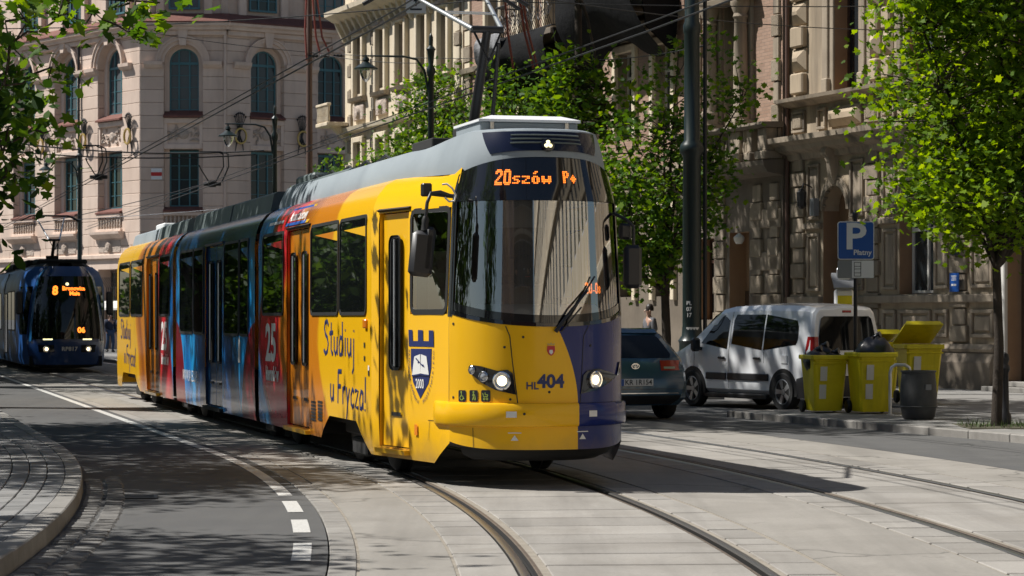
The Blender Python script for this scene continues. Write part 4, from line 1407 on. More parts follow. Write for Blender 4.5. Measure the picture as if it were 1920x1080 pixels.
part('driver_seat', 'cab_dark', TRAM, lambda m: [m.box(.45, .95, -.05, .45, 1.2, 1.32, .04), m.box(.36, .48, -.05, .45, 1.28, 1.95, .05), m.box(.38, .46, .08, .32, 1.95, 2.15, .03), m.box(.55, .8, .1, .3, .95, 1.2)])
part('sun_blind', 'cab_grey', TRAM, lambda m: m.grid([[H.pt(a, 2.6, -.1), H.pt(a, 2.36, -.09)] for a in [.05 + .6 * i / 6 for i in range(7)]]))

# underneath: floor, bogies, coupler cover
part('underframe', 'under_black', TRAM, lambda m: [m.box(-23.6, -.1, -.98, .98, .42, .6), m.box(-.1, 2.0, -.7, .7, .40, .6), m.box(-6.5, -3.2, -1.04, 1.04, .26, .45), m.box(-19.8, -7.0, -1.04, 1.04, .27, .45)])
def bump_under(m):
    rows = []
    for i in range(21):
        a = ac * .98 * (-1 + 2 * i / 20)
        rows.append([H.pt(a, .37, -.10), H.pt(a, .30, -.13), H.pt(a, .25, -.24), H.pt(a, .26, -.5)])
    m.grid(rows)
part('obstacle_guard', 'under_black', TRAM, bump_under, 50)
for bx in (-1.45, -7.1, -15.3, -21.9):
    bg_ = part('bogie', 'under_black', TRAM, lambda m: [m.box(bx - 1.25, bx + 1.25, -.88, -.74, .30, .44, .02), m.box(bx - 1.25, bx + 1.25, .74, .88, .30, .44, .02), m.box(bx - .3, bx + .3, -.8, .8, .32, .46), m.box(bx - .35, bx + .35, -.98, -.86, .12, .3, .02)])
    for wx in (-.9, .9):
        for sy in (-1, 1):
            part('wheel', 'under_black', bg_, lambda m: m.lathe([(.05, .12), (.26, .11), (.30, .10), (.34, .06), (.34, -.03), (.36, -.05), (.30, -.06), (.08, -.04)], (bx + wx, .72 * sy, .34), 20, 'y') if sy > 0 else m.lathe([(.05, -.12), (.26, -.11), (.30, -.10), (.34, -.06), (.34, .03), (.36, .05), (.30, .06), (.08, .04)], (bx + wx, .72 * sy, .34), 20, 'y'), 40)
# ------------------------------------------------------------------ pink stone corner building at the end of the street
class Facet:
    def __init__(s, o, d, root):
        s.o = Vector(o); s.d = Vector(d).normalized(); s.n = Vector((s.d.y, -s.d.x)); s.root = root
    def P(s, t, out, z):
        p = s.o + s.d * t + s.n * out - Vector(s.root.location[:2])
        return (p.x, p.y, z)
    def map(s, m, start=0):
        """mesh built with x = along, y = out, z = up -> building space"""
        for i in range(start, len(m.v)):
            x, y, z = m.v[i]
            m.v[i] = s.P(x, y, z)
        return m
    def part(s, name, mat, fn, parent=None, smooth=None):
        m = MB(); fn(m); s.map(m)
        return m.build(name, mat, parent or s.root, smooth)

def arc(cx, cz, r, a0=0, a1=180, n=14):
    return [(cx + r * math.cos(R(a0 + (a1 - a0) * i / n)), cz + r * math.sin(R(a0 + (a1 - a0) * i / n))) for i in range(n + 1)]

def arch_fill(m, s0, s1, zs, zt, r, y0, y1):
    """wall panel with a semicircular head cut out"""
    c = (s0 + s1) / 2
    A = arc(c, zs, r)
    n = len(A)
    top = [(min(s1, max(s0, c + (p[0] - c) * 1.0 if False else (s1 if i == 0 else (s0 if i == n - 1 else c + (p[0] - c) * (s1 - s0) / 2 / r)))), zt) for i, p in enumerate(A)]
    front = [(x, y1, z) for x, z in A] + [(x, y1, z) for x, z in top]
    fs = [(i, i + 1, n + i + 1, n + i) for i in range(n - 1)]
    m.add(front, fs)
    m.add([(x, y1, z) for x, z in A] + [(x, y0, z) for x, z in A], [(i, i + 1, n + i + 1, n + i) for i in range(n - 1)])
    for sx, e in ((s1, A[0][0]), (s0, A[-1][0])):
        if abs(sx - e) > 1e-3:
            m.quad((sx, y1, zs), (e, y1, zs), (e, y0, zs), (sx, y0, zs))
            m.quad((sx, y1, zs), (e, y1, zs), (e, y1, zs + .0), (sx, y1, zt))

def ring(m, cx, cz, r0, r1, y0, y1, n=14, a0=0, a1=180):
    A, B = arc(cx, cz, r0, a0, a1, n), arc(cx, cz, r1, a0, a1, n)
    k = n + 1
    m.add([(x, y1, z) for x, z in A] + [(x, y1, z) for x, z in B] + [(x, y0, z) for x, z in A] + [(x, y0, z) for x, z in B],
          [(i, i + 1, k + i + 1, k + i) for i in range(n)] + [(k + i, k + i + 1, 3 * k + i + 1, 3 * k + i) for i in range(n)] + [(i, i + 1, 2 * k + i + 1, 2 * k + i) for i in range(n)])

def arch_window(F, c, w, z0, zs, y, mat='window_blue', glass='pane', rows=4, arched=True, parent=None):
    r = w / 2
    loop = [(c - r, z0), (c + r, z0)] + (arc(c, zs, r) if arched else [(c + r, zs), (c - r, zs)])
    o = F.part('window', mat, lambda m: None if False else [
        m.box(c - r, c - r + .07, y - .05, y + .04, z0, zs), m.box(c + r - .07, c + r, y - .05, y + .04, z0, zs),
        m.box(c - r, c + r, y - .05, y + .045, z0, z0 + .09), m.box(c - r * .98, c + r * .98, y - .04, y + .06, zs - .06, zs + .06),
        m.box(c - r * .36 - .035, c - r * .36 + .035, y - .03, y + .05, z0 + .05, zs + (r * .9 if arched else 0)), m.box(c + r * .36 - .035, c + r * .36 + .035, y - .03, y + .05, z0 + .05, zs + (r * .9 if arched else 0))]
        + [m.box(c - r + .04, c + r - .04, y - .02, y + .02, z0 + (zs - z0) * (k + 1) / rows - .014, z0 + (zs - z0) * (k + 1) / rows + .014) for k in range(rows - 1)]
        + ([ring(m, c, zs, r - .07, r, y - .05, y + .04)] if arched else []), parent)
    F.part('pane', glass, lambda m: m.add([(x, y - .01, z) for x, z in loop], [tuple(range(len(loop)))]), o)
    return o

BB = thing('corner_building', 'large pink stone building with arched blue windows closing the street', 'building', (-17.83, 118, 0))
LW = Facet(Vector((-17.83, 118)) + Vector((-.62, .79)).normalized() * 17, (.62, -.79), BB)
CF = Facet((-17.83, 118), (1, 0), BB)
RW = Facet((-13.66, 118), (.825, .565), BB)
LWs = lambda t: 17 - t                    # t = distance from the corner
# openings: (facet, centre, half opening of the reveal, window width, arched head radius)
bays = [(LW, LWs(2.92), 1.2, 1.75), (LW, LWs(7.45), 1.2, 1.75), (LW, LWs(12.0), 1.2, 1.75), (LW, LWs(16.0), .9, 1.4),
        (CF, 2.085, .93, 1.42), (RW, 2.2, .93, 1.42), (RW, 5.93, .93, 1.42), (RW, 9.66, .93, 1.42)]
CH = .62
course0, course1 = 4.4, 15.6
blockseq = random.Random(3)
def courses(F, s0, s1, ops, depth):
    z = course0; row = 0
    while z < course1 - .05:
        zt = min(z + CH, course1)
        # solid intervals of this course
        iv = [(s0, s1)]
        for (c, hw, za, zb) in ops:
            if zt > za + .05 and z < zb - .05:
                nv = []
                for a, b in iv:
                    if c + hw <= a or c - hw >= b: nv.append((a, b)); continue
                    if c - hw > a + .02: nv.append((a, c - hw))
                    if c + hw < b - .02: nv.append((c + hw, b))
                iv = nv
        for a, b in iv:
            L = b - a
            n = 1 if L < 2.1 else round(L / 1.7)
            off = .0 if (row % 2 == 0 or n == 1) else .35
            cuts = [a] + [a + L * (k + off) / n for k in range(1, n)] + [b]
            for p, q in zip(cuts[:-1], cuts[1:]):
                F.part('stone_block', 'pink_stone', lambda m: m.box(p + .004, q - .004, -depth, blockseq.uniform(-.006, .006), z + .006, zt - .006, .018))
        z = zt; row += 1
def opsfor(F):
    o = []
    for f, c, hw, w in bays:
        if f is F:
            o.append((c, hw, 5.72, 15.0))
    return o
courses(LW, 0, 17, opsfor(LW), .8)
courses(CF, 0, 4.17, opsfor(CF), .8)
courses(RW, 0, 11.5, opsfor(RW), .8)
# backing wall, ground floor, storey above the cornice
for F, L in ((LW, 17), (CF, 4.17), (RW, 11.5)):
    F.part('back_wall', 'pink_trim', lambda m: m.quad((0, -.72, 0), (L, -.72, 0), (L, -.72, 20), (0, -.72, 20)))
    F.part('ground_floor_wall', 'pink_stone', lambda m: [m.box(0, L, -.8, -.02, 3.9, 4.4)] + [m.box(a, b, -.8, .0, 0, 3.9) for a, b in ([(0, 1.9), (3.3, 3.9), (6.2, 8.4), (10.75, 12.9), (15.3, 17)] if F is LW else ([(0, 1.2), (2.9, 4.17)] if F is CF else [(0, 1.4), (3, 5.1), (6.7, 11.5)]))])
    F.part('belt_course', 'pink_trim', lambda m: m.box(0, L, -.5, .12, 4.40, 4.62, .03))
    F.part('belt_course', 'pink_trim', lambda m: m.box(0, L, -.5, .18, 15.05, 15.3, .03))
    F.part('cornice', 'pink_trim', lambda m: m.prism([(-.7, 15.3), (.30, 15.3), (.34, 15.42), (.5, 15.5), (.52, 15.62), (-.7, 15.62)], 'x', -.2 if F is RW else 0, L + .2))
    F.part('cornice_roof', 'roof_tile', lambda m: m.prism([(-.8, 15.63), (.56, 15.63), (.56, 15.68), (-.35, 16.15), (-.8, 16.15)], 'x', -.1, L + .1))
    F.part('upper_wall', 'pink_stone', lambda m: m.box(0, L, -1.6, -.55, 15.7, 21))
for F, us in ((LW, [LWs(2.9), LWs(7.4), LWs(12.0)]), (CF, [2.085]), (RW, [2.2, 5.93, 9.6])):
    for c in us:
        F.part('upper_pilaster', 'pink_trim', lambda m: [m.box(c - 1.35, c - .95, -.56, -.3, 16.1, 21, .03), m.box(c + .95, c + 1.35, -.56, -.3, 16.1, 21, .03)])
        w_ = arch_window(F, c, 1.5, 16.35, 19.6, -.42, rows=6, arched=False)
for (F, c, hw, w) in bays:
    r0 = hw
    zs = 13.75
    # arched head of the opening with stepped mouldings and keystone
    F.part('arch_wall', 'pink_stone', lambda m: arch_fill(m, c - hw, c + hw, zs, 15.05, min(hw, 1.15) - .002, -.7, -.01))
    F.part('arch_moulding', 'pink_trim', lambda m: [ring(m, c, zs, hw - .02, hw + .14, -.05, .07), ring(m, c, zs, hw + .14, hw + .30, -.05, .16), ring(m, c, zs, hw + .30, hw + .36, -.05, .22)])
    if w + .2 < 2 * hw:
        F.part('inner_arch', 'pink_trim', lambda m: [ring(m, c, zs, w / 2, hw + .03, -.7, -.34), m.box(c - hw, c - w / 2, -.7, -.34, 10.95, zs), m.box(c + w / 2, c + hw, -.7, -.34, 10.95, zs)])
    F.part('keystone', 'pink_trim', lambda m: m.prism([(c - .15, zs + hw - .12), (c + .15, zs + hw - .12), (c + .26, 15.32), (c - .26, 15.32)], 'y', -.05, .24))
    arch_window(F, c, w, 11.46, zs, -.5)
    F.part('impost', 'pink_trim', lambda m: m.prism([(-.1, 13.48), (.10, 13.5), (.24, 13.64), (.26, 13.8), (-.1, 13.82)], 'x', c - hw - (1.0 if F is LW else .93), c - hw - .03))
    F.part('impost', 'pink_trim', lambda m: m.prism([(-.1, 13.48), (.10, 13.5), (.24, 13.64), (.26, 13.8), (-.1, 13.82)], 'x', c + hw + .03, c + hw + (1.0 if F is LW else .93)))
    # tiled sill, relief panel, lower window
    F.part('tiled_sill', 'roof_tile', lambda m: m.prism([(-.5, 11.45), (-.45, 11.5), (.16, 11.2), (.16, 11.12), (-.5, 11.12)], 'x', c - hw - .02, c + hw + .02))
    F.part('relief_frame', 'pink_trim', lambda m: [m.box(c - hw, c + hw, -.6, .02, 10.85, 11.11, .02), m.box(c - hw, c + hw, -.6, -.02, 9.62, 9.86, .02), m.box(c - hw, c - hw + .16, -.6, -.03, 9.86, 10.85), m.box(c + hw - .16, c + hw, -.6, -.03, 9.86, 10.85), m.box(c - hw + .16, c + hw - .16, -.6, -.14, 9.86, 10.85)])
    rr = random.Random(int(c * 10))
    def relief(m):
        m.lathe([(.001, .09), (.14, .08), (.24, .03), (.27, -.02)], (c, -.13, 10.35), 14, 'y')
        for k in range(26):
            x = c + rr.choice((-1, 1)) * rr.uniform(.3, hw - .22); zz = rr.uniform(9.98, 10.72)
            a = rr.uniform(0, 6.3); l = rr.uniform(.07, .16)
            m.tube([(x - l * math.cos(a), -.13, zz - l * math.sin(a)), (x + .04, -.075, zz + .03), (x + l * math.cos(a), -.13, zz + l * math.sin(a))], [.02, .05, .02], 6)
    F.part('relief_carving', 'relief_stone', relief, None, 60)
    arch_window(F, c, w, 6.84, 9.5, -.5, rows=4, arched=False)
    F.part('window_jamb', 'pink_trim', lambda m: [m.box(c - hw, c - w / 2, -.7, -.34, 6.75, 9.62), m.box(c + w / 2, c + hw, -.7, -.34, 6.75, 9.62)])
    F.part('tiled_sill', 'roof_tile', lambda m: m.prism([(-.5, 6.84), (-.45, 6.88), (.16, 6.68), (.16, 6.6), (-.5, 6.6)], 'x', c - hw - .02, c + hw + .02))
    F.part('balustrade_rail', 'pink_trim', lambda m: [m.box(c - hw, c + hw, -.3, .12, 6.42, 6.6, .02), m.box(c - hw, c + hw, -.3, .1, 5.72, 5.86, .02), m.box(c - hw, c + hw, -.3, -.08, 5.86, 6.42)])
    for k in range(9):
        x = c - hw + .14 + (2 * hw - .28) * k / 8
        F.part('baluster', 'relief_stone', lambda m: m.lathe([(.05, 5.86), (.05, 5.92), (.08, 6.02), (.055, 6.12), (.075, 6.25), (.05, 6.38), (.06, 6.42)], (x, .0, 0), 6), None, 60)
    F.part('hood', 'pink_trim', lambda m: m.prism([(-.1, 5.35), (.12, 5.4), (.34, 5.6), (.36, 5.72), (-.1, 5.72)], 'x', c - hw - .25, c + hw + .25))
    F.part('relief_panel', 'relief_stone', lambda m: [m.box(c - hw + .1, c + hw - .1, -.3, .03, 4.7, 5.3, .03), m.lathe([(.001, .2), (.2, .16), (.3, .03)], (c, 0, 5.0), 10, 'y')], None, 40)
    if F is not CF:
        arch_window(F, c, w * .85, .9, 3.8, -.5, 'window_brown', rows=5, arched=False)
        F.part('window_grille', 'iron', lambda m: [m.tube([(c - .7 + .2 * k, -.2, .95), (c - .7 + .2 * k, -.2, 3.0), (c - .7 + .2 * k, .15, 3.5)], .018, 5) for k in range(8)] + [m.tube([(c - .72, -.2, zz), (c + .72, -.2, zz)], .018, 5) for zz in (1.2, 1.8, 2.4, 3.0)])
# gilded wreath emblems with dark sprays on the piers
for F, c in ((LW, LWs(5.2)), (LW, LWs(.75)), (LW, LWs(9.7)), (RW, .62), (RW, 4.05), (RW, 7.8)):
    def wre(m):
        n, k = 20, 6
        rows = []
        for i in range(n + 1):
            a = 2 * math.pi * i / n
            rows.append([(c + (.30 + .055 * math.cos(2 * math.pi * j / k)) * math.cos(a), .26 + .055 * math.sin(2 * math.pi * j / k), 10.25 + (.36 + .055 * math.cos(2 * math.pi * j / k)) * math.sin(a)) for j in range(k)])
        m.grid(rows, close=True)
    wr = F.part('wreath', 'gilt', wre, None, 60)
    def spray(m):
        for k in range(7):
            a = R(50 + 80 * k / 6)
            ex, ez = c + .45 * math.cos(a), 10.6 + .75 * math.sin(a)
            m.tube([(c, .12, 10.3), ((c + ex) / 2, .16, (10.3 + ez) / 2), (ex, .2, ez)], .02, 5)
            m.lathe([(.001, -.07), (.07, 0), (.001, .07)], (ex, .2, ez), 6)
        for sg in (-1, 1):
            m.tube([(c, .12, 10.3), (c + sg * .16, .14, 9.9), (c + sg * .22, .12, 9.5)], [.05, .04, .02], 6)
        m.tube([(c, .10, 10.7), (c, .12, 9.9)], [.07, .03], 8)
    F.part('spray', 'iron', spray, wr, 60)
CF.part('downpipe', 'pink_trim', lambda m: m.tube([(4.1, .08, 4.5), (4.1, .08, 15.3)], .07, 8), None, 60)
LW.part('downpipe', 'iron', lambda m: m.tube([(LWs(5.9), .1, 0), (LWs(5.9), .1, 15.3)], .06, 8), None, 60)
pl_ = CF.part('wall_plate', 'sign_white', lambda m: m.box(.55, 1.07, .0, .04, 8.15, 8.68))
CF.part('red_stripe', 'decal_red', lambda m: m.box(.55, 1.07, .04, .045, 8.32, 8.5), pl_)
LW.part('awning', 'curtain', lambda m: m.prism([(.0, 2.35), (.9, 2.0), (.9, 1.9), (.0, 2.2)], 'x', LWs(4.3), LWs(.6)))
# ------------------------------------------------------------------ right-hand row of facades; local x runs away along the street, y points out to the street
FROT = math.atan2(.931, -.365)
F0 = Vector((9.5, 49.3, .09))
FD = Vector((math.cos(FROT), math.sin(FROT), 0)); FN = Vector((-math.sin(FROT), math.cos(FROT), 0))
def fthing(name, label, s):
    p = F0 + FD * s
    return thing(name, label, 'building', p, FROT)
def wall_holes(root, name, mat, s0, s1, z0, z1, holes, y=0.0, depth=.4, jamb=None):
    ss = sorted(set([s0, s1] + [h[0] for h in holes] + [h[1] for h in holes]))
    zz = sorted(set([z0, z1] + [h[2] for h in holes] + [h[3] for h in holes]))
    m = MB()
    for a, b in zip(ss[:-1], ss[1:]):
        for c, d in zip(zz[:-1], zz[1:]):
            if any(h[0] - 1e-6 <= a and b <= h[1] + 1e-6 and h[2] - 1e-6 <= c and d <= h[3] + 1e-6 for h in holes): continue
            m.quad((b, y, c), (a, y, c), (a, y, d), (b, y, d))
    w = m.build(name, mat, root)
    for h in holes:
        m = MB()
        a, b, c, d = h[:4]
        P = [(a, c), (b, c), (b, d), (a, d)]
        m.add([(p, y, q) for p, q in P] + [(p, y - depth, q) for p, q in P], [(i, (i + 1) % 4, 4 + (i + 1) % 4, 4 + i) for i in range(4)])
        m.build('reveal', jamb or mat, root)
    return w
def frame_panel(root, s0, s1, z0, z1, y=0.0, out=.05, w=.09, mat='cream_trim', inner=True):
    part('panel_frame', mat, root, lambda m: [m.box(s0, s1, y, y + out, z1 - w, z1, .012), m.box(s0, s1, y, y + out, z0, z0 + w, .012), m.box(s0, s0 + w, y, y + out, z0 + w, z1 - w, .012), m.box(s1 - w, s1, y, y + out, z0 + w, z1 - w, .012)])
    if inner and s1 - s0 > 3.4 * w:
        part('panel', mat, root, lambda m: m.box(s0 + 1.7 * w, s1 - 1.7 * w, y, y + out * .6, z0 + 1.7 * w, z1 - 1.7 * w, .015))
def pyramid(root, s0, s1, z0, z1, y=0.0, out=.14, mat='cream_trim', flat=.0):
    def fn(m):
        b = .05
        cs, cz = (s0 + s1) / 2, (z0 + z1) / 2
        fx, fz = max(0, (s1 - s0) / 2 - (z1 - z0) / 2) + flat, max(0, (z1 - z0) / 2 - (s1 - s0) / 2) + flat
        A = [(s0, y, z0), (s1, y, z0), (s1, y, z1), (s0, y, z1)]
        B = [(p[0], y + b, p[2]) for p in A]
        C = [(cs - fx - .01, y + out, cz - fz - .01), (cs + fx + .01, y + out, cz - fz - .01), (cs + fx + .01, y + out, cz + fz + .01), (cs - fx - .01, y + out, cz + fz + .01)]
        C2 = [tuple(np.array(B[i]) * .12 + np.array(C[i]) * .88) for i in range(4)]
        m.add(A + B + C2, [(i, (i + 1) % 4, 4 + (i + 1) % 4, 4 + i) for i in range(4)] + [(4 + i, 4 + (i + 1) % 4, 8 + (i + 1) % 4, 8 + i) for i in range(4)] + [(8, 9, 10, 11)])
    part('diamond_block', mat, root, fn)
def quoins(root, s0, s1, z0, z1, h=.36, y=0.0, smooth='cream_trim', rough='vermiculated', k0=0):
    z, k = z0, k0
    while z + h < z1 + .05:
        if k % 2 == 0:
            part('rusticated_block', rough, root, lambda m: m.box(s0, s1, y - .05, y + .09, z + .012, z + h - .012, .014))
        else:
            w = (s1 - s0) * .12
            part('smooth_block', smooth, root, lambda m: m.box(s0 + w, s1 - w, y - .05, y + .06, z + .012, z + h - .012, .014))
        z += h; k += 1
def ledge(root, s0, s1, prof, mat='cream_trim', name='cornice', y=0.0):
    part(name, mat, root, lambda m: m.prism([(y + a, b) for a, b in prof], 'x', s0, s1))
def casement(root, s0, s1, z0, z1, y, mat='window_white', glass='pane', cols=2, transom=.72, curtain=None, rows=1):
    w = .06
    def fr(m):
        m.box(s0, s0 + w, y, y + .06, z0, z1); m.box(s1 - w, s1, y, y + .06, z0, z1)
        m.box(s0 + w, s1 - w, y, y + .06, z1 - w, z1); m.box(s0 + w, s1 - w, y, y + .06, z0, z0 + w)
        for k in range(1, cols):
            x = s0 + (s1 - s0) * k / cols
            m.box(x - w * .6, x + w * .6, y, y + .07, z0 + w, z1 - w)
        if transom:
            zt = z0 + (z1 - z0) * transom
            m.box(s0 + w, s1 - w, y - .002, y + .075, zt - w * .6, zt + w * .6)
    o = part('window', mat, root, fr)
    part('pane', glass, o, lambda m: m.quad((s1 - w, y + .02, z0 + w), (s0 + w, y + .02, z0 + w), (s0 + w, y + .02, z1 - w), (s1 - w, y + .02, z1 - w)))
    return o

# ============ A: cream rusticated house behind the bins
A = fthing('cream_house', 'cream stuccoed house with rusticated piers and arched niches behind the yellow bins', 0)
N1, N2, DR = (2.04, 3.42, 1.95, 3.72), (5.62, 6.78, .0, 3.86), (-2.9, -.75, 0, 3.6)
UP = [(5.1, 6.25, 6.5, 9.6), (1.9, 3.05, 6.5, 9.6), (-2.2, -1.1, 6.5, 9.6)]
NA1 = [(N1[0], N1[1], N1[2], 4.48), (N2[0], N2[1], N2[2], 4.48)]
wall_holes(A, 'wall', 'cream_plaster', -3.4, 8.4, 0, 17, NA1 + [DR] + UP, 0, .42, 'brown_plaster')
for (s0, s1, z0, zs) in (N1, N2):
    c, r = (s0 + s1) / 2, (s1 - s0) / 2
    part('arch_wall', 'cream_plaster', A, lambda m: arch_fill(m, s0, s1, zs, 4.48, r - .002, -.4, -.002))
    part('arch_moulding', 'cream_trim', A, lambda m: [ring(m, c, zs, r - .03, r + .09, -.02, .06), ring(m, c, zs, r + .09, r + .17, -.02, .035)])
    part('niche_back', 'brown_plaster', A, lambda m: m.quad((s1, -.42, z0), (s0, -.42, z0), (s0, -.42, 4.5), (s1, -.42, 4.5)))
    for k in range(9):
        a = R(12 + 156 * k / 8)
        part('crocket', 'cream_trim', A, lambda m: m.lathe([(.001, -.05), (.05, 0), (.001, .05)], (c + (r - .04) * math.cos(a), -.0, zs + (r - .04) * math.sin(a)), 7), 60)
    # scrolled console over the arch
    part('console', 'cream_trim', A, lambda m: [m.prism([(.0, zs + r + .05), (.08, zs + r), (.16, zs + r + .18), (.2, zs + r + .5), (.30, zs + r + .66), (.30, zs + r + .86), (.0, zs + r + .9)], 'x', c - .09, c + .09), m.lathe([(.12, -.12), (.12, .12)], (c, .22, zs + r + .72), 12, 'x')], 40)
    part('impost_moulding', 'cream_trim', A, lambda m: m.box(s0 - .9, s0 - .02, -.02, .10, 3.46, 3.6, .02))
    part('impost_moulding', 'cream_trim', A, lambda m: m.box(s1 + .02, s1 + .85, -.02, .10, 3.46, 3.6, .02))
casement(A, 2.06, 3.4, 1.97, 3.66, -.36, 'window_white', 'pane', 2, .8)
part('curtain', 'curtain', A, lambda m: m.quad((2.7, -.37, 2.0), (2.1, -.37, 2.0), (2.1, -.37, 3.3), (2.7, -.37, 3.3)))
part('niche_door', 'wood_dark', A, lambda m: [m.box(5.66, 6.74, -.41, -.37, .05, 2.7), m.box(5.75, 6.14, -.37, -.35, .3, 1.3, .01), m.box(6.26, 6.65, -.37, -.35, .3, 1.3, .01), m.box(5.75, 6.14, -.37, -.35, 1.5, 2.5, .01), m.box(6.26, 6.65, -.37, -.35, 1.5, 2.5, .01)])
# entrance with ironwork
part('entrance_jamb', 'window_white', A, lambda m: [m.box(-.75, -.42, -.02, .08, 0, 3.7, .02)])
ed = part('entrance_door', 'wood_dark', A, lambda m: [m.box(-2.85, -1.84, -.35, -.29, .12, 2.9), m.box(-1.81, -.8, -.35, -.29, .12, 2.9), m.box(-2.85, -.8, -.35, -.30, 2.95, 3.55)])
for s_ in (-2.35, -1.3):
    part('door_panel', 'wood_dark', ed, lambda m: [m.box(s_ - .36, s_ + .36, -.29, -.26, .25, .95, .01), m.box(s_ - .36, s_ + .36, -.29, -.27, 1.05, 1.2, .01)])
    part('door_grille', 'gilt', ed, lambda m: [m.tube([(s_ - .3 + .1 * k, -.26, 1.35), (s_ - .3 + .1 * k + .04 * math.sin(k), -.25, 2.0), (s_ - .3 + .1 * k, -.26, 2.6)], .012, 5) for k in range(7)] + [m.tube([(s_ + .22 * math.cos(R(t)), -.25, 2.0 + .3 * math.sin(R(t))) for t in range(0, 361, 24)], .012, 5)])
for k in range(2):
    part('door_step', 'kerb_granite', A, lambda m: m.box(-3.0, -.5, -.2, .45 - .3 * k, 0 + .1 * k, .1 + .1 * k, .01))
# plinth, sills, cornices
for a, b in ((-.42, 5.6), (6.8, 8.45)):
    part('plinth', 'dark_stone_shade', A, lambda m: m.prism([(-.1, 0), (.20, 0), (.20, .55), (.10, .75), (-.1, .75)], 'x', a, b))
    part('plinth_band', 'cream_trim', A, lambda m: m.prism([(-.05, .76), (.13, .76), (.16, .82), (.10, .92), (-.05, .92)], 'x', a, b))
    part('sill_band', 'cream_trim', A, lambda m: m.box(a, b, -.05, .13, 1.76, 1.93, .02))
for a, b in ((-.3, .55), (1.42, 1.95), (2.1, 3.36), (3.52, 4.08), (4.92, 5.5), (6.92, 7.48)):
    frame_panel(A, a, b, 1.05, 1.62, 0, .07, .08)
for a, b in ((-.25, .55), (1.42, 1.95), (3.52, 4.08), (4.92, 5.5), (6.92, 7.48)):
    frame_panel(A, a, b, 2.05, 3.36, 0, .06, .07)
    frame_panel(A, a, b, 3.68, 4.95, 0, .06, .07)
for a, b in ((.66, 1.3), (4.2, 4.82), (7.58, 8.2)):
    quoins(A, a, b, .95, 5.15, .35)
ledge(A, -3.4, 8.5, [(0, 5.05), (.10, 5.08), (.14, 5.2), (.34, 5.28), (.38, 5.38), (.55, 5.46), (.57, 5.58), (0, 5.62)])
ledge(A, -3.4, 8.5, [(0, 6.28), (.12, 6.30), (.2, 6.36), (.34, 6.4), (.36, 6.48), (0, 6.5)], name='sill_cornice')
for a, b in ((4.95, 6.4), (1.75, 3.2), (-2.3, -1.0)):
    pyramid(A, a, b, 5.72, 6.16, .02, .17, 'cream_plaster', .03)
for a, b in ((3.55, 4.1), (4.2, 4.82), (6.6, 7.0), (7.58, 8.2), (.66, 1.3)):
    frame_panel(A, a, b, 5.7, 6.2, 0, .07, .07, inner=False)
    if b - a > .5: part('rusticated_block', 'vermiculated', A, lambda m: m.box(a + .1, b - .1, -.02, .1, 5.78, 6.12, .03))
for (s0, s1, z0, z1) in UP:
    casement(A, s0, s1, z0 + .02, z1, -.38, 'window_brown', 'pane', 2, .72)
    for k, (w, o) in enumerate(((.16, .05), (.34, .10), (.52, .05))):
        part('window_surround', 'cream_trim', A, lambda m: [m.box(s0 - w, s0 - w + .17, -.01, o, z0, z1 + w, .015), m.box(s1 + w - .17, s1 + w, -.01, o, z0, z1 + w, .015), m.box(s0 - w + .17, s1 + w - .17, -.01, o, z1 + w - .17, z1 + w, .015)])
    part('surround_foot', 'cream_trim', A, lambda m: [m.box(s0 - .36, s0 - .1, .0, .16, z0, z0 + .32, .02), m.box(s1 + .1, s1 + .36, .0, .16, z0, z0 + .32, .02)])
for a, b in ((7.5, 8.15), (4.15, 4.55), (3.6, 4.0), (.6, 1.2)):
    z = 6.56; k = 0
    while z < 13:
        if k % 2: pyramid(A, a, b, z + .015, z + .52, 0, .20, 'cream_plaster')
        else: part('smooth_block', 'cream_plaster', A, lambda m: m.box(a + .02, b - .02, -.02, .15, z + .02, z + .50, .035))
        z += .535; k += 1
part('corner_shadow_line', 'pole_brown', A, lambda m: m.tube([(8.33, .1, .0), (8.33, .1, 16)], .05, 8), 60)  # dark pipe stands in for the shadow line at the house corner
# wall plates
bp = part('blue_plate', 'sign_blue', A, lambda m: m.box(.80, 1.14, .14, .165, 1.98, 2.36, .004))
def ftext(root, parent, s, z, y, txt, size, mat, bold=0):
    vs, fs = text_geo(txt, size, bold)
    m = MB(); m.add([(s - x, y, z + yy) for x, yy in vs], fs); m.build('lettering', mat, parent)
for k, (t, zz) in enumerate((('BIURO', 2.28), ('PRAWNE', 2.21), ('061 000', 2.08))):
    pass
for zz, w in ((2.30, .2), (2.26, .16), (2.22, .18)):
    part('print_line', 'decal_white', bp, lambda m: m.box(.97 - w / 2, .97 + w / 2, .165, .168, zz - .008, zz + .008))
ftext(A, bp, .97, 2.12, .168, '001 000', .07, 'decal_white', .002) if False else part('print_line', 'decal_white', bp, lambda m: [m.box(.88, .96, .165, .168, 2.10, 2.14), m.box(.98, 1.07, .165, .168, 2.10, 2.14)])
kp = part('black_plate', 'decal_black', A, lambda m: m.box(.80, 1.12, .14, .165, 2.72, 3.02, .004))
part('plate_emblem', 'decal_white', kp, lambda m: [m.prism([(.99, 2.96), (1.05, 2.96), (1.02, 2.88)], 'y', .165, .168), m.prism([(.88, 2.96), (.92, 2.96), (.94, 2.88), (.90, 2.88)], 'y', .165, .168), m.box(.89, 1.04, .165, .168, 2.83, 2.85)])
part('plate_emblem', 'decal_red', kp, lambda m: m.box(.94, .985, .165, .168, 2.88, 2.96))
part('street_plate', 'sign_blue', A, lambda m: m.box(.82, 1.12, .14, .16, 3.42, 3.6, .004))
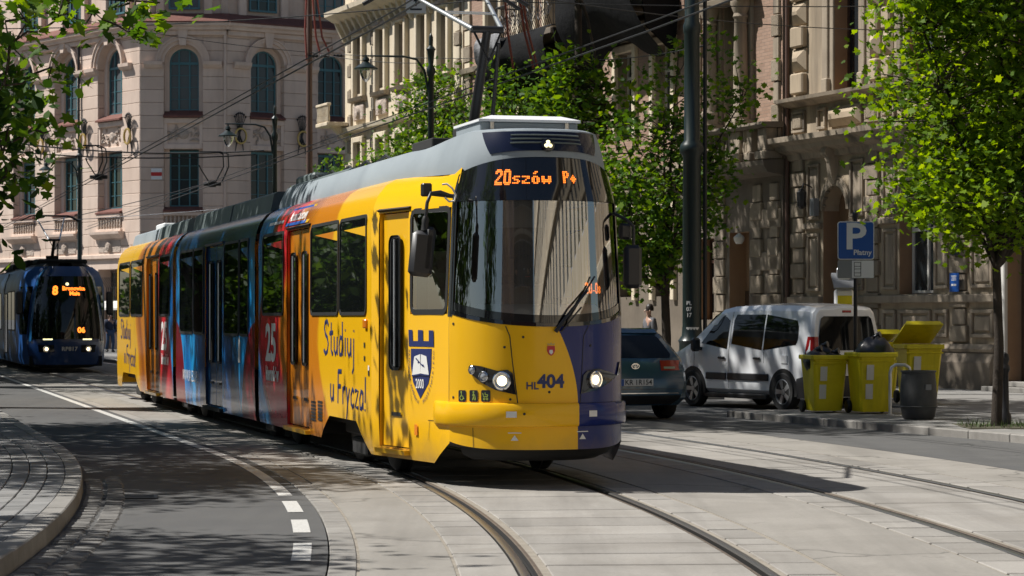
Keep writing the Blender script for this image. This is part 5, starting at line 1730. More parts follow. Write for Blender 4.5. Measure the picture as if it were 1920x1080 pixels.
part('wall_lantern', 'iron', A, lambda m: [m.tube([(7.25, .0, 4.4), (7.25, .25, 4.5), (7.25, .3, 4.35)], .02, 6), m.lathe([(.03, 4.38), (.12, 4.3), (.1, 3.98), (.04, 3.92)], (7.25, .3, 0), 8)])
part('meter_box', 'sign_grey', A, lambda m: m.box(6.86, 7.06, .06, .2, 3.75, 4.15, .01))

# ============ B: brick house with a columned window and balustrade
B = fthing('brick_house', 'brick house with columned window above a stone balustrade, behind the lamp mast', 8.4)
bs = lambda s: s - 8.4
wall_holes(B, 'brick_wall', 'brickwork', 0, 5.0, 5.2, 17, [(bs(10.35), bs(11.45), 6.1, 9.2), (bs(10.35), bs(11.45), 11, 14)], .18, .4, 'cream_trim')
part('party_wall', 'dark_stone_shade', B, lambda m: m.quad((0, -3, 0), (0, .18, 0), (0, .18, 17), (0, -3, 17)))
wall_holes(B, 'ground_wall', 'dark_stone_shade', 0, 5.0, 0, 5.2, [(bs(10.1), bs(11.15), 0, 3.5), (bs(12.0), bs(12.9), 1.4, 3.4)], .18, .45, 'brown_plaster')
part('passage_wall', 'brown_plaster', B, lambda m: m.quad((bs(11.15), -.27, 0), (bs(10.1), -.27, 0), (bs(10.1), -.27, 3.5), (bs(11.15), -.27, 3.5)))
part('passage_door', 'wood_dark', B, lambda m: m.box(bs(10.15), bs(11.1), -.26, -.22, 0, 2.1))
casement(B, bs(12.0), bs(12.9), 1.4, 3.4, -.2, 'window_brown')
casement(B, bs(10.35), bs(11.45), 6.12, 9.2, -.2, 'window_white', 'pane', 2, .75)
casement(B, bs(10.35), bs(11.45), 11, 14, -.2, 'window_white', 'pane', 2, .75)
for s_ in (10.08, 11.75):
    part('column', 'cream_trim', B, lambda m: m.lathe([(.24, 6.15), (.24, 6.28), (.20, 6.34), (.22, 6.42), (.17, 6.5), (.18, 7.4), (.15, 8.55), (.19, 8.6), (.16, 8.68), (.25, 8.9), (.25, 8.98)], (bs(s_), .42, 0), 14), 40)
    part('column_plinth', 'cream_trim', B, lambda m: m.box(bs(s_) - .27, bs(s_) + .27, .15, .7, 5.98, 6.15, .02))
    part('pier', 'cream_trim', B, lambda m: m.box(bs(s_) - .22, bs(s_) + .22, .15, .26, 6.15, 9.0, .02))
ledge(B, bs(9.7), bs(12.15), [(.15, 8.98), (.62, 8.98), (.66, 9.1), (.56, 9.14), (.56, 9.3), (.78, 9.42), (.8, 9.5), (.15, 9.5)], name='entablature')
rr = random.Random(5)
part('pediment_carving', 'cream_trim', B, lambda m: [m.tube([(bs(10.2) + 1.5 * k / 16, .55, 9.55 + .5 * math.sin(math.pi * k / 16) + rr.uniform(-.08, .08)), (bs(10.2) + 1.5 * k / 16 + rr.uniform(-.1, .1), .75, 9.7 + .55 * math.sin(math.pi * k / 16)), (bs(10.25) + 1.5 * k / 16, .5, 9.9 + .5 * math.sin(math.pi * k / 16))], [.05, .11, .05], 6) for k in range(17)], 60)
quoins(B, .06, .42, 5.9, 15, .52, .18, 'cream_trim', 'vermiculated')
quoins(B, bs(12.6), bs(13.2), 5.9, 15, .52, .18, 'cream_trim', 'vermiculated')
# balustrade zone
ledge(B, -.05, 5.05, [(.18, 4.75), (.6, 4.82), (.7, 4.98), (.72, 5.1), (.18, 5.12)], 'dark_stone_shade', 'balcony_ledge')
ledge(B, -.05, 5.05, [(.18, 5.86), (.72, 5.86), (.76, 5.92), (.74, 5.98), (.18, 6.0)], 'dark_stone_shade', 'balustrade_rail')
for a, b in ((.0, .5), (.75, 1.05), (bs(9.75), bs(10.45)), (bs(11.4), bs(12.1)), (bs(12.6), bs(13.3))):
    part('pedestal', 'cream_trim', B, lambda m: [m.box(a, b, .18, .66, 5.12, 5.32, .02), m.box(a + .04, b - .04, .18, .6, 5.32, 5.86, .02)])
for a, b in ((bs(10.5), bs(11.35)), (1.08, 1.33), (bs(12.12), bs(12.58))):
    n = max(2, int((b - a) / .17))
    for k in range(n):
        x = a + (b - a) * (k + .5) / n
        part('baluster', 'cream_trim', B, lambda m: m.lathe([(.06, 5.12), (.06, 5.2), (.04, 5.26), (.075, 5.42), (.045, 5.62), (.06, 5.72), (.06, 5.86)], (x, .5, 0), 8), 60)
part('balcony_back', 'dark_stone_shade', B, lambda m: m.quad((5, .3, 5.12), (0, .3, 5.12), (0, .3, 5.9), (5, .3, 5.9)))
for a, b in ((.1, .62), (.95, 1.5), (bs(11.3), bs(11.9)), (bs(13.0), bs(13.35))):
    quoins(B, a, b, .3, 4.6, .43, .18, 'cream_trim', 'vermiculated', 0)
for k in range(4):
    part('wall_block', 'cream_trim', B, lambda m: m.box(.05, 1.6, .17, .24, .55 + k * 1.0, 1.0 + k * 1.0, .03))
part('shop_lamp', 'window_white', B, lambda m: m.lathe([(.02, 3.46), (.13, 3.36), (.12, 3.28), (.07, 3.2)], (bs(10.0), .5, 0), 12), 50)

# ============ C: brick house with wrapped balconies
C = fthing('balcony_house', 'brick house with iron balconies wrapped in dark tarpaulin, seen above the tram', 13.4)
cs_ = lambda s: s - 13.4
wins = [(a, a + 1.1, z, z + 2.3) for a in (1.2, 3.6, 6.6, 8.6, 10.6, 13.4) for z in (2.0, 6.2, 9.7, 13.2)]
wall_holes(C, 'brick_wall', 'brickwork', 0, 16.6, 5, 17, [w for w in wins if w[2] > 5], .05, .35, 'cream_trim')
wall_holes(C, 'ground_wall', 'dark_stone_shade', 0, 16.6, 0, 5, [w for w in wins if w[2] < 5], .05, .35, 'dark_stone_shade')  # dark tone stands in for the shade at street level
for (a, b, z0, z1) in wins:
    casement(C, a, b, z0, z1, -.28, 'window_white' if z0 > 5 else 'window_brown')
    part('window_surround', 'ornate_cream', C, lambda m: [m.box(a - .2, a, .04, .16, z0 - .1, z1 + .2, .015), m.box(b, b + .2, .04, .16, z0 - .1, z1 + .2, .015), m.box(a, b, .04, .16, z1, z1 + .2, .015)])
    part('window_hood', 'cream_trim', C, lambda m: m.prism([(.04, z1 + .25), (.2, z1 + .3), (.34, z1 + .42), (.34, z1 + .5), (.04, z1 + .5)], 'x', a - .3, b + .3))
ledge(C, 0, 16.6, [(.05, 5.0), (.3, 5.1), (.34, 5.3), (.05, 5.32)])
ledge(C, 0, 16.6, [(.05, 9.0), (.2, 9.05), (.24, 9.2), (.05, 9.22)])
quoins(C, 15.9, 16.5, 5.4, 16, .5, .05, 'ornate_cream', 'vermiculated')
quoins(C, 12.0, 12.5, 5.4, 16, .5, .05, 'ornate_cream', 'vermiculated')
def balcony(a, b, z, out=1.15, rail=True):
    sl = part('balcony_slab', 'dark_stone_shade', C, lambda m: [m.box(a, b, .05, out, z - .18, z, .02)] + [m.prism([(.05, z - .9), (.15, z - .85), (out * .8, z - .3), (out * .85, z - .18), (.05, z - .18)], 'x', x, x + .22) for x in (a + .15, b - .4)])
    if rail:
        def rl(m):
            for zz in (z + .06, z + 1.0):
                m.tube([(a + .05, .1, zz), (a + .05, out - .06, zz), (b - .05, out - .06, zz), (b - .05, .1, zz)], .025, 5)
            n = int((b - a) / .14)
            for k in range(n + 1):
                x = a + .05 + (b - a - .1) * k / n
                m.tube([(x, out - .06, z + .06), (x, out + .04, z + .35), (x, out - .06, z + .6), (x, out - .06, z + 1.0)], .012, 4)
            for k in range(8):
                y = .1 + (out - .2) * k / 7
                for x in (a + .05, b - .05): m.tube([(x, y, z + .06), (x, y, z + 1.0)], .012, 4)
            for k in range(int((b - a) / .5)):
                cx = a + .3 + k * .5
                m.tube([(cx + .17 * math.cos(R(t)), out + .0, z + .5 + .22 * math.sin(R(t))) for t in range(0, 361, 30)], .012, 4)
        part('balcony_railing', 'iron', C, rl)
balcony(cs_(20.2), cs_(24.6), 9.45)
balcony(cs_(14.2), cs_(18.6), 9.55)
def tarp(name, mat, a, b, z0, z1, out, sag, seed, y0=.2, nx=26, nz=12):
    rr = random.Random(seed)
    ph = [rr.uniform(0, 6) for _ in range(6)]
    def fn(m):
        rows = []
        for i in range(nx + 1):
            t = i / nx
            x = a + (b - a) * t
            r = []
            for j in range(nz + 1):
                f = j / nz
                fold = .05 * math.sin(7 * t * (b - a) / 2 + ph[0] + .8 * f) + .03 * math.sin(19 * t + ph[1] + 1.5 * f) + .015 * math.sin(17 * f + ph[2] + 5 * t)
                zz = z1 - (z1 - z0) * f * (1 - sag * .25 * math.sin(math.pi * t + ph[3] * .1) - .12 * math.sin(7 * t + ph[4]))
                belly = math.sin(math.pi * (.15 + .85 * f)) * sag * .35
                r.append((x + .08 * math.sin(6 * f + ph[5]), out * (1 - .75 * f ** 2) + fold + belly + y0 * f, zz))
            rows.append(r)
        m.grid(rows)
    return part(name, mat, C, fn, 60)
tarp('black_tarpaulin', 'black_tarp', cs_(19.9), cs_(24.9), 7.5, 9.42, 1.25, .8, 1)
tarp('grey_tarpaulin', 'grey_tarp', cs_(23.2), cs_(25.2), 8.3, 9.6, 1.42, .4, 2)
tarp('black_tarpaulin', 'black_tarp', cs_(14.0), cs_(18.9), 8.1, 10.3, 1.35, .7, 3)
tarp('plastic_sheeting', 'grey_tarp', cs_(16.2), cs_(17.6), 8.9, 10.6, 1.5, .3, 4)
part('tarpaulin_end', 'black_tarp', C, lambda m: m.prism([(.1, 9.4), (1.2, 9.4), (1.0, 8.4), (.3, 7.7)], 'x', cs_(19.9), cs_(19.95)))
part('tarpaulin_end', 'black_tarp', C, lambda m: m.prism([(.1, 10.2), (1.3, 10.2), (1.1, 8.8), (.3, 8.1)], 'x', cs_(14.0), cs_(14.05)))

# ============ D: ornate pale house farther on
D = fthing('ornate_house', 'pale ornate house with a row of framed windows, farthest of the right hand row', 30.0)
ds = [(31.2, 32.0), (33.2, 34.0), (35.4, 36.2), (37.5, 38.3), (40.0, 40.8)]
wn_ = [(a - 30, b - 30, z, z + 2.0) for a, b in ds for z in (1.5, 5.6, 9.35, 13.4)]
wall_holes(D, 'wall', 'ornate_cream', 0, 12.2, 0, 17, wn_, .1, .3, 'cream_trim')
part('party_wall', 'ornate_cream', D, lambda m: m.quad((0, -3, 0), (0, .1, 0), (0, .1, 17), (0, -3, 17)))
part('end_wall', 'ornate_cream', D, lambda m: m.quad((12.2, .1, 0), (12.2, -8, 0), (12.2, -8, 17), (12.2, .1, 17)))
for (a, b, z0, z1) in wn_:
    casement(D, a, b, z0, z1, -.15, 'window_white', 'pane', 2, .7)
    part('window_surround', 'ornate_cream', D, lambda m: [m.box(a - .22, a - .02, .09, .26, z0 - .15, z1 + .22, .02), m.box(b + .02, b + .22, .09, .26, z0 - .15, z1 + .22, .02), m.box(a - .02, b + .02, .09, .26, z1 + .02, z1 + .22, .02)])
    part('window_sill', 'cream_trim', D, lambda m: m.prism([(.1, z0 - .32), (.3, z0 - .26), (.36, z0 - .15), (.1, z0 - .12)], 'x', a - .35, b + .35))
    part('window_apron', 'relief_stone', D, lambda m: [m.box(a - .15, b + .15, .09, .2, z0 - .95, z0 - .4, .03), m.lathe([(.001, .12), (.18, .1), (.26, .0)], ((a + b) / 2, .2, z0 - .68), 10, 'y')], 40)
for a in (31.0 - 30, 39.0 - 30, 41.6 - 30):
    quoins(D, a - .3 if a > 5 else a - .9, a + .1 if a > 5 else a - .4, 1, 11.6, .45, .1, 'ornate_cream', 'vermiculated')
ledge(D, 0, 12.3, [(.1, 11.75), (.3, 11.8), (.36, 11.95), (.6, 12.05), (.85, 12.2), (.88, 12.36), (.1, 12.42)], 'ornate_cream')
for k in range(20):
    part('cornice_bracket', 'ornate_cream', D, lambda m: m.prism([(.1, 11.3), (.2, 11.35), (.5, 11.95), (.5, 12.05), (.1, 12.05)], 'x', .3 + k * .62, .46 + k * .62))
for (a, b) in ds:
    rr = random.Random(int(a * 10))
    part('garland_carving', 'relief_stone', D, lambda m: [m.tube([(a - 30 - .3 + .18 * k, .15, 11.62 - .12 * math.sin(k) + rr.uniform(-.06, .06)), (a - 30 - .25 + .18 * k, .3, 11.5), (a - 30 - .2 + .18 * k, .15, 11.42)], [.04, .09, .03], 6) for k in range(8)], 60)
ledge(D, 0, 12.3, [(.1, 8.0), (.35, 8.05), (.4, 8.2), (.1, 8.22)], 'ornate_cream', 'belt_course')
ledge(D, 0, 12.3, [(.1, 4.4), (.35, 4.45), (.4, 4.7), (.1, 4.72)], 'ornate_cream', 'belt_course')
ob_ = part('end_balcony', 'ornate_cream', D, lambda m: [m.box(11.5, 12.9, .1, 1.0, 8.28, 8.42, .02), m.prism([(.1, 7.7), (.2, 7.75), (.8, 8.28), (.1, 8.28)], 'x', 11.7, 11.95)])
for k in range(9):
    part('baluster', 'ornate_cream', ob_, lambda m: m.lathe([(.04, 8.42), (.06, 8.55), (.035, 8.72), (.05, 8.9), (.05, 9.0)], (11.58 + .155 * k, .92, 0), 7), 60)
part('balcony_rail', 'ornate_cream', ob_, lambda m: m.box(11.5, 12.9, .84, 1.0, 9.0, 9.1, .02))
# ------------------------------------------------------------------ trees
MAPLE = np.array([(0, -.5), (.16, -.28), (.42, -.34), (.30, -.08), (.52, .12), (.24, .16), (.2, .34), (0, .56), (-.2, .34), (-.24, .16), (-.52, .12), (-.30, -.08), (-.42, -.34), (-.16, -.28)])
OVAL = np.array([(0, -.5), (.24, -.18), (.26, .14), (0, .52), (-.26, .14), (-.24, -.18)])
def leaves_mesh(name, centers, size, rng, shape, mat, up=.6):
    n = len(centers); k = len(shape)
    nrm = rng.normal(size=(n, 3)); nrm[:, 2] = np.abs(nrm[:, 2]) * .8 + up
    nrm /= np.linalg.norm(nrm, axis=1)[:, None]
    a = rng.normal(size=(n, 3)); a[:, 2] -= .7
    a -= nrm * (a * nrm).sum(1)[:, None]; a /= np.linalg.norm(a, axis=1)[:, None]
    b = np.cross(nrm, a)
    sz = size * rng.uniform(.5, 1.35, n)
    cup = -.22 * np.abs(shape[:, 0])                       # blades fold along the midrib
    V = centers[:, None, :] + (a[:, None, :] * shape[None, :, 1, None] + b[:, None, :] * shape[None, :, 0, None] + nrm[:, None, :] * cup[None, :, None]) * sz[:, None, None]
    me = bpy.data.meshes.new(name)
    me.vertices.add(n * k); me.vertices.foreach_set('co', V.reshape(-1).astype(np.float32))
    me.loops.add(n * k); me.loops.foreach_set('vertex_index', np.arange(n * k, dtype=np.int32))
    me.polygons.add(n); me.polygons.foreach_set('loop_start', np.arange(0, n * k, k, dtype=np.int32)); me.polygons.foreach_set('loop_total', np.full(n, k, dtype=np.int32))
    me.update(calc_edges=True)
    me.materials.append(M(mat))
    return me
def tree(label, base, blobs, tips, per, leaf, mat, seed, trunk_r, fork, name='street_tree', shape=None, group=None, spread=.3, extra=(), espread=.15, eper=13, limbs=7, lean=(0, 0), up=.6, droop=0.0, flatten=.75):
    """blobs: [(centre, radii, weight)] that the twig ends fill; world coordinates"""
    rng = np.random.default_rng(seed)
    root = thing(name, label, 'tree', (base[0], base[1], base[2] if len(base) > 2 else .09), 0, group)
    o = np.array([base[0], base[1], base[2] if len(base) > 2 else .09])
    W = np.array([b[2] for b in blobs], float); W /= W.sum()
    T = []
    lump = rng.uniform(-1, 1, (60, 3)); lump /= np.linalg.norm(lump, axis=1)[:, None]
    while len(T) < tips:
        i = rng.choice(len(blobs), p=W)
        c, r, _ = blobs[i]
        d = rng.normal(size=3); d /= np.linalg.norm(d)
        rad = rng.uniform(.35, 1) ** .55
        l = .82 + .3 * np.max(lump[i * 7 % 50:i * 7 % 50 + 9] @ d) * 1.0 - .12
        T.append(np.array(c) + d * np.array(r) * rad * l)
    T = np.array(T + [np.array(e, float) for e in extra])
    fk = np.array([base[0] + lean[0], base[1] + lean[1], fork])
    m = MB()
    mid = (o + fk) / 2 + np.array([.04, .03, 0])
    top = T[:, 2].max()
    m.tube([o, o + np.array([0, 0, .12]), mid, fk], [trunk_r * 1.35, trunk_r * 1.05, trunk_r * .92, trunk_r * .8], 10)
    segs = [(fk, trunk_r * .6)]
    idx = rng.choice(len(T), min(limbs, len(T)), replace=False)
    # limbs toward spread-out twig ends
    far = [idx[0]]
    for _ in range(limbs - 1):
        dd = np.min(np.linalg.norm(T[:, None, :] - T[far][None, :, :], axis=2), axis=1)
        far.append(int(np.argmax(dd * rng.uniform(.75, 1, len(T)))))
    for f in far:
        e = T[f]; v = e - fk
        pts = [fk, fk + v * .3 + np.array([0, 0, .12 * np.linalg.norm(v)]), fk + v * .65 + np.array([0, 0, .10 * np.linalg.norm(v)]), e]
        m.tube(pts, [trunk_r * .55, trunk_r * .36, trunk_r * .2, .008], 7)
        for t in np.linspace(.15, .95, 9):
            q = fk + v * t + np.array([0, 0, (.12 if t < .5 else .2 * (1 - t)) * np.linalg.norm(v)])
            segs.append((q, trunk_r * .4 * (1 - t) + .008))
    SP = np.array([s[0] for s in segs])
    order = list(range(tips)) + sorted(range(tips, len(T)), key=lambda i: T[i][0])
    for ti in order:
        t = T[ti]
        cost = np.linalg.norm(SP - t, axis=1) + .5 * np.maximum(0, SP[:, 2] - t[2] + .1)
        j = int(np.argmin(cost))
        q = SP[j]
        h = (q + t) / 2 + rng.normal(size=3) * .06 + np.array([0, 0, .05])
        m.tube([q, h, t], [max(.012, segs[j][1] * .5), .011, .006], 4, caps=False)
        if ti >= tips:
            SP = np.vstack([SP, t]); segs.append((t, .014))
    m.build('trunk', 'bark', root, 60, loc=None)
    for ob in root.children: pass
    C = []
    for ti, t in enumerate(T):
        ext = ti >= tips
        n = max(3, int(rng.normal(eper if ext else per, (eper if ext else per) * .3)))
        sp = espread if ext else spread
        c = t + rng.normal(size=(n, 3)) * np.array([sp * (1.5 if ext else 1), sp, sp * (.6 if ext else flatten)])
        if droop: c[:, 2] -= droop * rng.random(n)
        C.append(c)
    C = np.concatenate(C)
    me = leaves_mesh('crown', C, leaf, rng, MAPLE if shape is None else shape, mat, up)
    cr = link('crown', me, None, root)
    inv = Matrix.Translation(-Vector(o))
    for ob in root.children: ob.data.transform(inv)
    return root

tree('bright green young maple beside the grey litter bin, leaves filling the right edge', (6.43, 32.7), [((6.75, 32.7, 5.0), (2.05, 2.1, 2.5), 1), ((7.6, 32.9, 5.6), (2.0, 2.0, 2.4), .8), ((6.0, 32.5, 6.6), (1.6, 1.6, 1.5), .5), ((6.7, 32.6, 3.25), (1.75, 1.7, .85), .5)], 1450, 28, .098, 'leaf_bright', 11, .07, 2.2, spread=.23, limbs=11)
tree('slender green street tree in front of the brick house, behind the lamp mast', (3.35, 54), [((3.1, 53.6, 4.3), (1.75, 1.5, 2.2), 1), ((4.0, 53.8, 6.4), (1.3, 1.3, 1.5), .16), ((2.3, 53.6, 3.6), (1.3, 1.3, 1.6), .35)], 310, 20, .14, 'leaf_mid', 12, .11, 2.1, group='street trees along the facades', spread=.27, limbs=12)
tree('tall slim street tree between the dark mast and the tarpaulins, unseen crown placed for shade', (1.5, 56), [((1.5, 56, 6.3), (1.0, 1.0, 1.5), .35), ((.7, 52.5, 12.2), (1.8, 2.6, 2.1), 1), ((-.5, 56, 12.2), (1.8, 2.6, 2.1), 1), ((-1.7, 59.5, 12.2), (1.6, 2.4, 2.1), .8)], 620, 24, .19, 'leaf_mid', 17, .10, 8.9, group='street trees along the facades', spread=.3, limbs=12, shape=OVAL)  # upper crown lobes lie out of view, set to shade the lower facades
tree('leafy street tree rising just behind the roof of the yellow tram, by the tarpaulins', (-.3, 70), [((-.6, 70, 5.6), (2.0, 1.8, 2.4), 1), ((.3, 70, 7.6), (1.2, 1.2, 1.3), .35)], 240, 24, .17, 'leaf_mid', 13, .10, 2.4, group='street trees along the facades', spread=.34, shape=OVAL)
tree('leafy street tree under the ornate house, left of the pantograph', (-2.7, 77), [((-2.7, 77, 5.6), (2.1, 1.9, 2.6), 1), ((-2.4, 77, 8.0), (1.3, 1.3, 1.3), .35)], 250, 24, .18, 'leaf_mid', 14, .10, 2.4, group='street trees along the facades', spread=.36, shape=OVAL)
tree('street tree at the near corner of the ornate house', (-4.4, 83), [((-4.4, 83, 5.2), (1.5, 1.5, 2.5), 1)], 150, 22, .18, 'leaf_mid', 15, .09, 2.4, group='street trees along the facades', spread=.34, shape=OVAL)
tree('small street tree in front of the pink building', (-6.3, 89), [((-6.3, 89, 5.0), (1.5, 1.5, 2.5), 1)], 150, 22, .19, 'leaf_mid', 16, .09, 2.2, group='street trees along the facades', spread=.36, shape=OVAL)
# the big park trees on the left: only hanging sprays of the nearest are in the picture, the rest throw the dappled shade
ex = [((u - 960) / F_PX * y, y, EYE - (v - V0) / F_PX * y) for u, v, y in (
    (10, 40, 24), (60, 20, 24.3), (110, 30, 24), (160, 45, 24.2), (205, 12, 24.5), (250, 28, 24.2), (275, 55, 24.1), (300, 5, 24.4), (30, 75, 23.8), (75, 60, 24), (45, 110, 24), (15, 130, 24.2), (8, 160, 23.9),
    (60, 140, 24), (90, 150, 24.2), (20, 235, 23.8), (60, 240, 24), (95, 245, 24.1), (25, 265, 23.9), (5, 290, 24), (18, 315, 24), (28, 345, 24), (5, 340, 24.1), (130, 5, 24.2), (190, 35, 24.1), (240, 60, 24.2), (35, 20, 23.7), (85, 5, 24.6))]
tree('large maple whose leafy sprays hang into the top left corner', (-9.6, 25, .12), [((-11.0, 25.3, 8.0), (3.4, 4.6, 2.2), 1), ((-8.6, 25, 6.9), (1.2, 2.2, .9), .2)], 600, 24, .135, 'leaf_mid', 21, .24, 3.4, name='park_tree', spread=.30, extra=ex, limbs=12)
tree('park tree over the near end of the block paved island', (-9.4, 16, .12), [((-9.0, 17.0, 7.6), (2.3, 2.2, 1.6), 1)], 110, 20, .2, 'leaf_mid', 22, .2, 4.2, name='park_tree', shape=OVAL, spread=.34, limbs=8)
tree('park tree shading the lane beside the tram', (-12.2, 34, .12), [((-10.9, 33.5, 9.2), (4.2, 5.2, 3.0), 1)], 560, 24, .24, 'leaf_mid', 23, .27, 4.2, name='park_tree', shape=OVAL, spread=.42, limbs=10)
tree('tall park tree reaching over the tram tracks', (-12.5, 43, .12), [((-8.0, 41.5, 14.6), (7.2, 6.6, 3.8), 1)], 560, 24, .30, 'leaf_mid', 24, .36, 6.4, name='park_tree', shape=OVAL, spread=.5, limbs=14)
tree('tall park tree behind the left edge of the street', (-17.2, 56, .12), [((-13.6, 55, 13.6), (5.4, 5.6, 3.6), 1)], 360, 26, .28, 'leaf_mid', 25, .34, 6.4, name='park_tree', shape=OVAL, spread=.5, limbs=12)
# ------------------------------------------------------------------ vehicles
def loft(m, stations, cap0=True, cap1=True, bulge0=.0, bulge1=.0):
    rows = [[(x, -y, z) for x, y, z in st] + [(x, y, z) for x, y, z in st[::-1]] for st in stations]
    m.grid(rows)
    n = len(stations[0])
    for st, on, bg_ in ((stations[0], cap0, -bulge0), (stations[-1], cap1, bulge1)):
        if not on: continue
        g = []
        for (x, y, z) in st:
            g.append([(x + bg_ * (1 - t * t), y * t, z) for t in (-1, -.75, -.45, 0, .45, .75, 1)])
        m.grid(g)
def wheel(root, x, y, r, w=.2, side=1, spokes=5, rim='alloy'):
    sgn = side
    ty = part('wheel', 'tyre', root, lambda m: m.lathe([(r * .66, -w / 2 * sgn), (r * .93, -w / 2 * sgn), (r, -w * .36 * sgn), (r, w * .36 * sgn), (r * .93, w / 2 * sgn), (r * .68, w / 2 * sgn), (r * .64, w * .2 * sgn)], (x, y, r), 28, 'y', False), 40)
    part('rim', rim, ty, lambda m: m.lathe([(r * .67, w * .44 * sgn), (r * .62, w * .47 * sgn), (r * .60, w * .30 * sgn), (r * .60, -w * .2 * sgn)], (x, y, r), 28, 'y', False), 40)
    part('brake_disc', 'cab_dark', ty, lambda m: m.lathe([(.001, w * .06 * sgn), (r * .6, w * .06 * sgn)], (x, y, r), 20, 'y'))
    def sp(m):
        for k in range(spokes):
            a = 2 * math.pi * k / spokes + .3
            st = len(m.v)
            m.add([(-.028, w * .36 * sgn, .03), (.028, w * .36 * sgn, .03), (.045, w * .42 * sgn, r * .63), (-.045, w * .42 * sgn, r * .63), (-.02, w * .16 * sgn, .03), (.02, w * .16 * sgn, .03), (.035, w * .22 * sgn, r * .63), (-.035, w * .22 * sgn, r * .63)],
                  [(0, 1, 2, 3), (0, 3, 7, 4), (1, 5, 6, 2), (0, 4, 5, 1)])
            m.xf(Matrix.Translation((x, y, r)) @ Matrix.Rotation(a, 4, 'Y'), st)
        m.lathe([(.001, w * .42 * sgn), (.05, w * .40 * sgn), (.06, w * .3 * sgn)], (x, y, r), 12, 'y')
    part('spokes', rim, ty, sp, 40)
VH = math.atan2(.866, -.5)
VAN = thing('parked_van', 'white passenger van parked half on the pavement behind the yellow bins', 'van', (5.5, 40.4, 0), VH)
VAN.scale = (.97, .89, .98)
def vst(x, zr, w, belt=None, zb=.24, sh=0.0):
    belt = belt or min(1.0, zr - .06)
    k = zr - belt
    P = [(x, w * .86, zb), (x, w * .985, zb + .10), (x, w, .55 if zr > .7 else zr - .2), (x, w * .985, belt), (x, w * .985 - .075 * min(1, k / .6), belt + k * .55), (x, w * .985 - .13 * min(1, k / .6), belt + k * .85), (x, w * .985 - .21 * min(1, k / .6), belt + k * .96), (x, w * .35, zr), (x, 0, zr + .01)]
    return [(px + sh * max(0, pz - .95), py, pz) for px, py, pz in P]
vs = [vst(.0, 1.735, .80, sh=.10), vst(.05, 1.77, .84, sh=.08), vst(.25, 1.80, .862, sh=.03)] + [vst(x, z, w) for x, z, w in ((.7, 1.815, .87), (1.6, 1.82, .87), (2.4, 1.80, .87), (2.75, 1.745, .87), (3.05, 1.58, .868), (3.35, 1.34, .865), (3.62, 1.12, .86), (3.85, 1.02, .855), (4.1, .95, .84), (4.28, .84, .79), (4.38, .68, .70))]
part('body', 'van_white', VAN, lambda m: loft(m, vs, bulge0=.05, bulge1=.06), 28)
def ysd(x, z):
    """half width of the van side at x, z"""
    xs = [s_[3][0] for s_ in vs]
    i = min(len(vs) - 2, max(0, int(np.searchsorted(xs, x)) - 1))
    def at_(s_): return float(np.interp(z, [p[2] for p in s_[:7]], [p[1] for p in s_[:7]]))
    t = (x - xs[i]) / (xs[i + 1] - xs[i])
    return at_(vs[i]) * (1 - t) + at_(vs[i + 1]) * t
def side_poly(root, name, mat, poly, off, sides=(1, -1), yf=None, parent=None, seg=6):
    out = []
    for sd in sides:
        def fn(m):
            # horizontal slices keep the panel on the curved side
            zs = sorted(set(p[1] for p in poly)); z0, z1 = zs[0], zs[-1]
            rows = []
            for k in range(seg + 1):
                z = z0 + (z1 - z0) * k / seg
                zz = min(max(z, z0 + 1e-4), z1 - 1e-4)
                xs = []
                for (xa, za), (xb, zb) in zip(poly, poly[1:] + poly[:1]):
                    if (za - zz) * (zb - zz) <= 0 and za != zb: xs.append(xa + (xb - xa) * (zz - za) / (zb - za))
                a, b = min(xs), max(xs)
                rows.append([(a + (b - a) * t, sd * ((yf or ysd)(a + (b - a) * t, z) + off), z) for t in (0, .25, .5, .75, 1)])
            m.grid(rows)
        out.append(part(name, mat, parent or root, fn, 40))
    return out
side_poly(VAN, 'side_window', 'car_glass', [(3.32, 1.06), (2.42, 1.03), (2.42, 1.60), (2.62, 1.62), (2.80, 1.56)], .005)
side_poly(VAN, 'side_window', 'car_glass', [(2.30, 1.03), (1.38, 1.02), (1.38, 1.63), (2.24, 1.63), (2.30, 1.55)], .005)
side_poly(VAN, 'side_window', 'car_glass', [(1.34, 1.02), (.46, 1.05), (.38, 1.2), (.40, 1.46), (.52, 1.60), (1.34, 1.63)], .005)
part('interior', 'interior_dark', VAN, lambda m: [m.box(.35, 3.0, -.68, .68, .9, 1.05), m.box(1.05, 1.2, -.6, .6, 1.0, 1.5, .04), m.box(2.0, 2.14, -.62, -.1, 1.0, 1.55, .04), m.box(2.0, 2.14, .1, .62, 1.0, 1.55, .04)])
def rear_poly(root, name, mat, poly, off, xf, parent=None):
    return part(name, mat, parent or root, lambda m: m.add([(xf(y, z) - off, y, z) for y, z in poly], [tuple(range(len(poly)))]))
rx = lambda y, z: .0 + .10 * max(0, z - .95) - .05 * (1 - (y / .8) ** 2)
def rear_window(m):
    rows = []
    for z, w in ((1.03, .60), (1.08, .655), (1.25, .65), (1.45, .61), (1.56, .58), (1.60, .52)):
        rows.append([(rx(w * t, z) - .006, w * t, z) for t in (-1, -.6, -.2, .2, .6, 1)])
    m.grid(rows)
rw = part('rear_window', 'car_glass', VAN, rear_window, 60)
part('rear_glass_backing', 'interior_dark', VAN, lambda m: m.box(.16, .18, -.5, .5, 1.0, 1.55))
part('high_brake_light', 'red_lamp', VAN, lambda m: m.box(.01, .06, -.1, .1, 1.66, 1.70, .006))
part('window_sticker', 'decal_green', VAN, lambda m: m.quad((.03, -.42, 1.18), (.03, -.2, 1.18), (.04, -.2, 1.5), (.04, -.42, 1.5)))
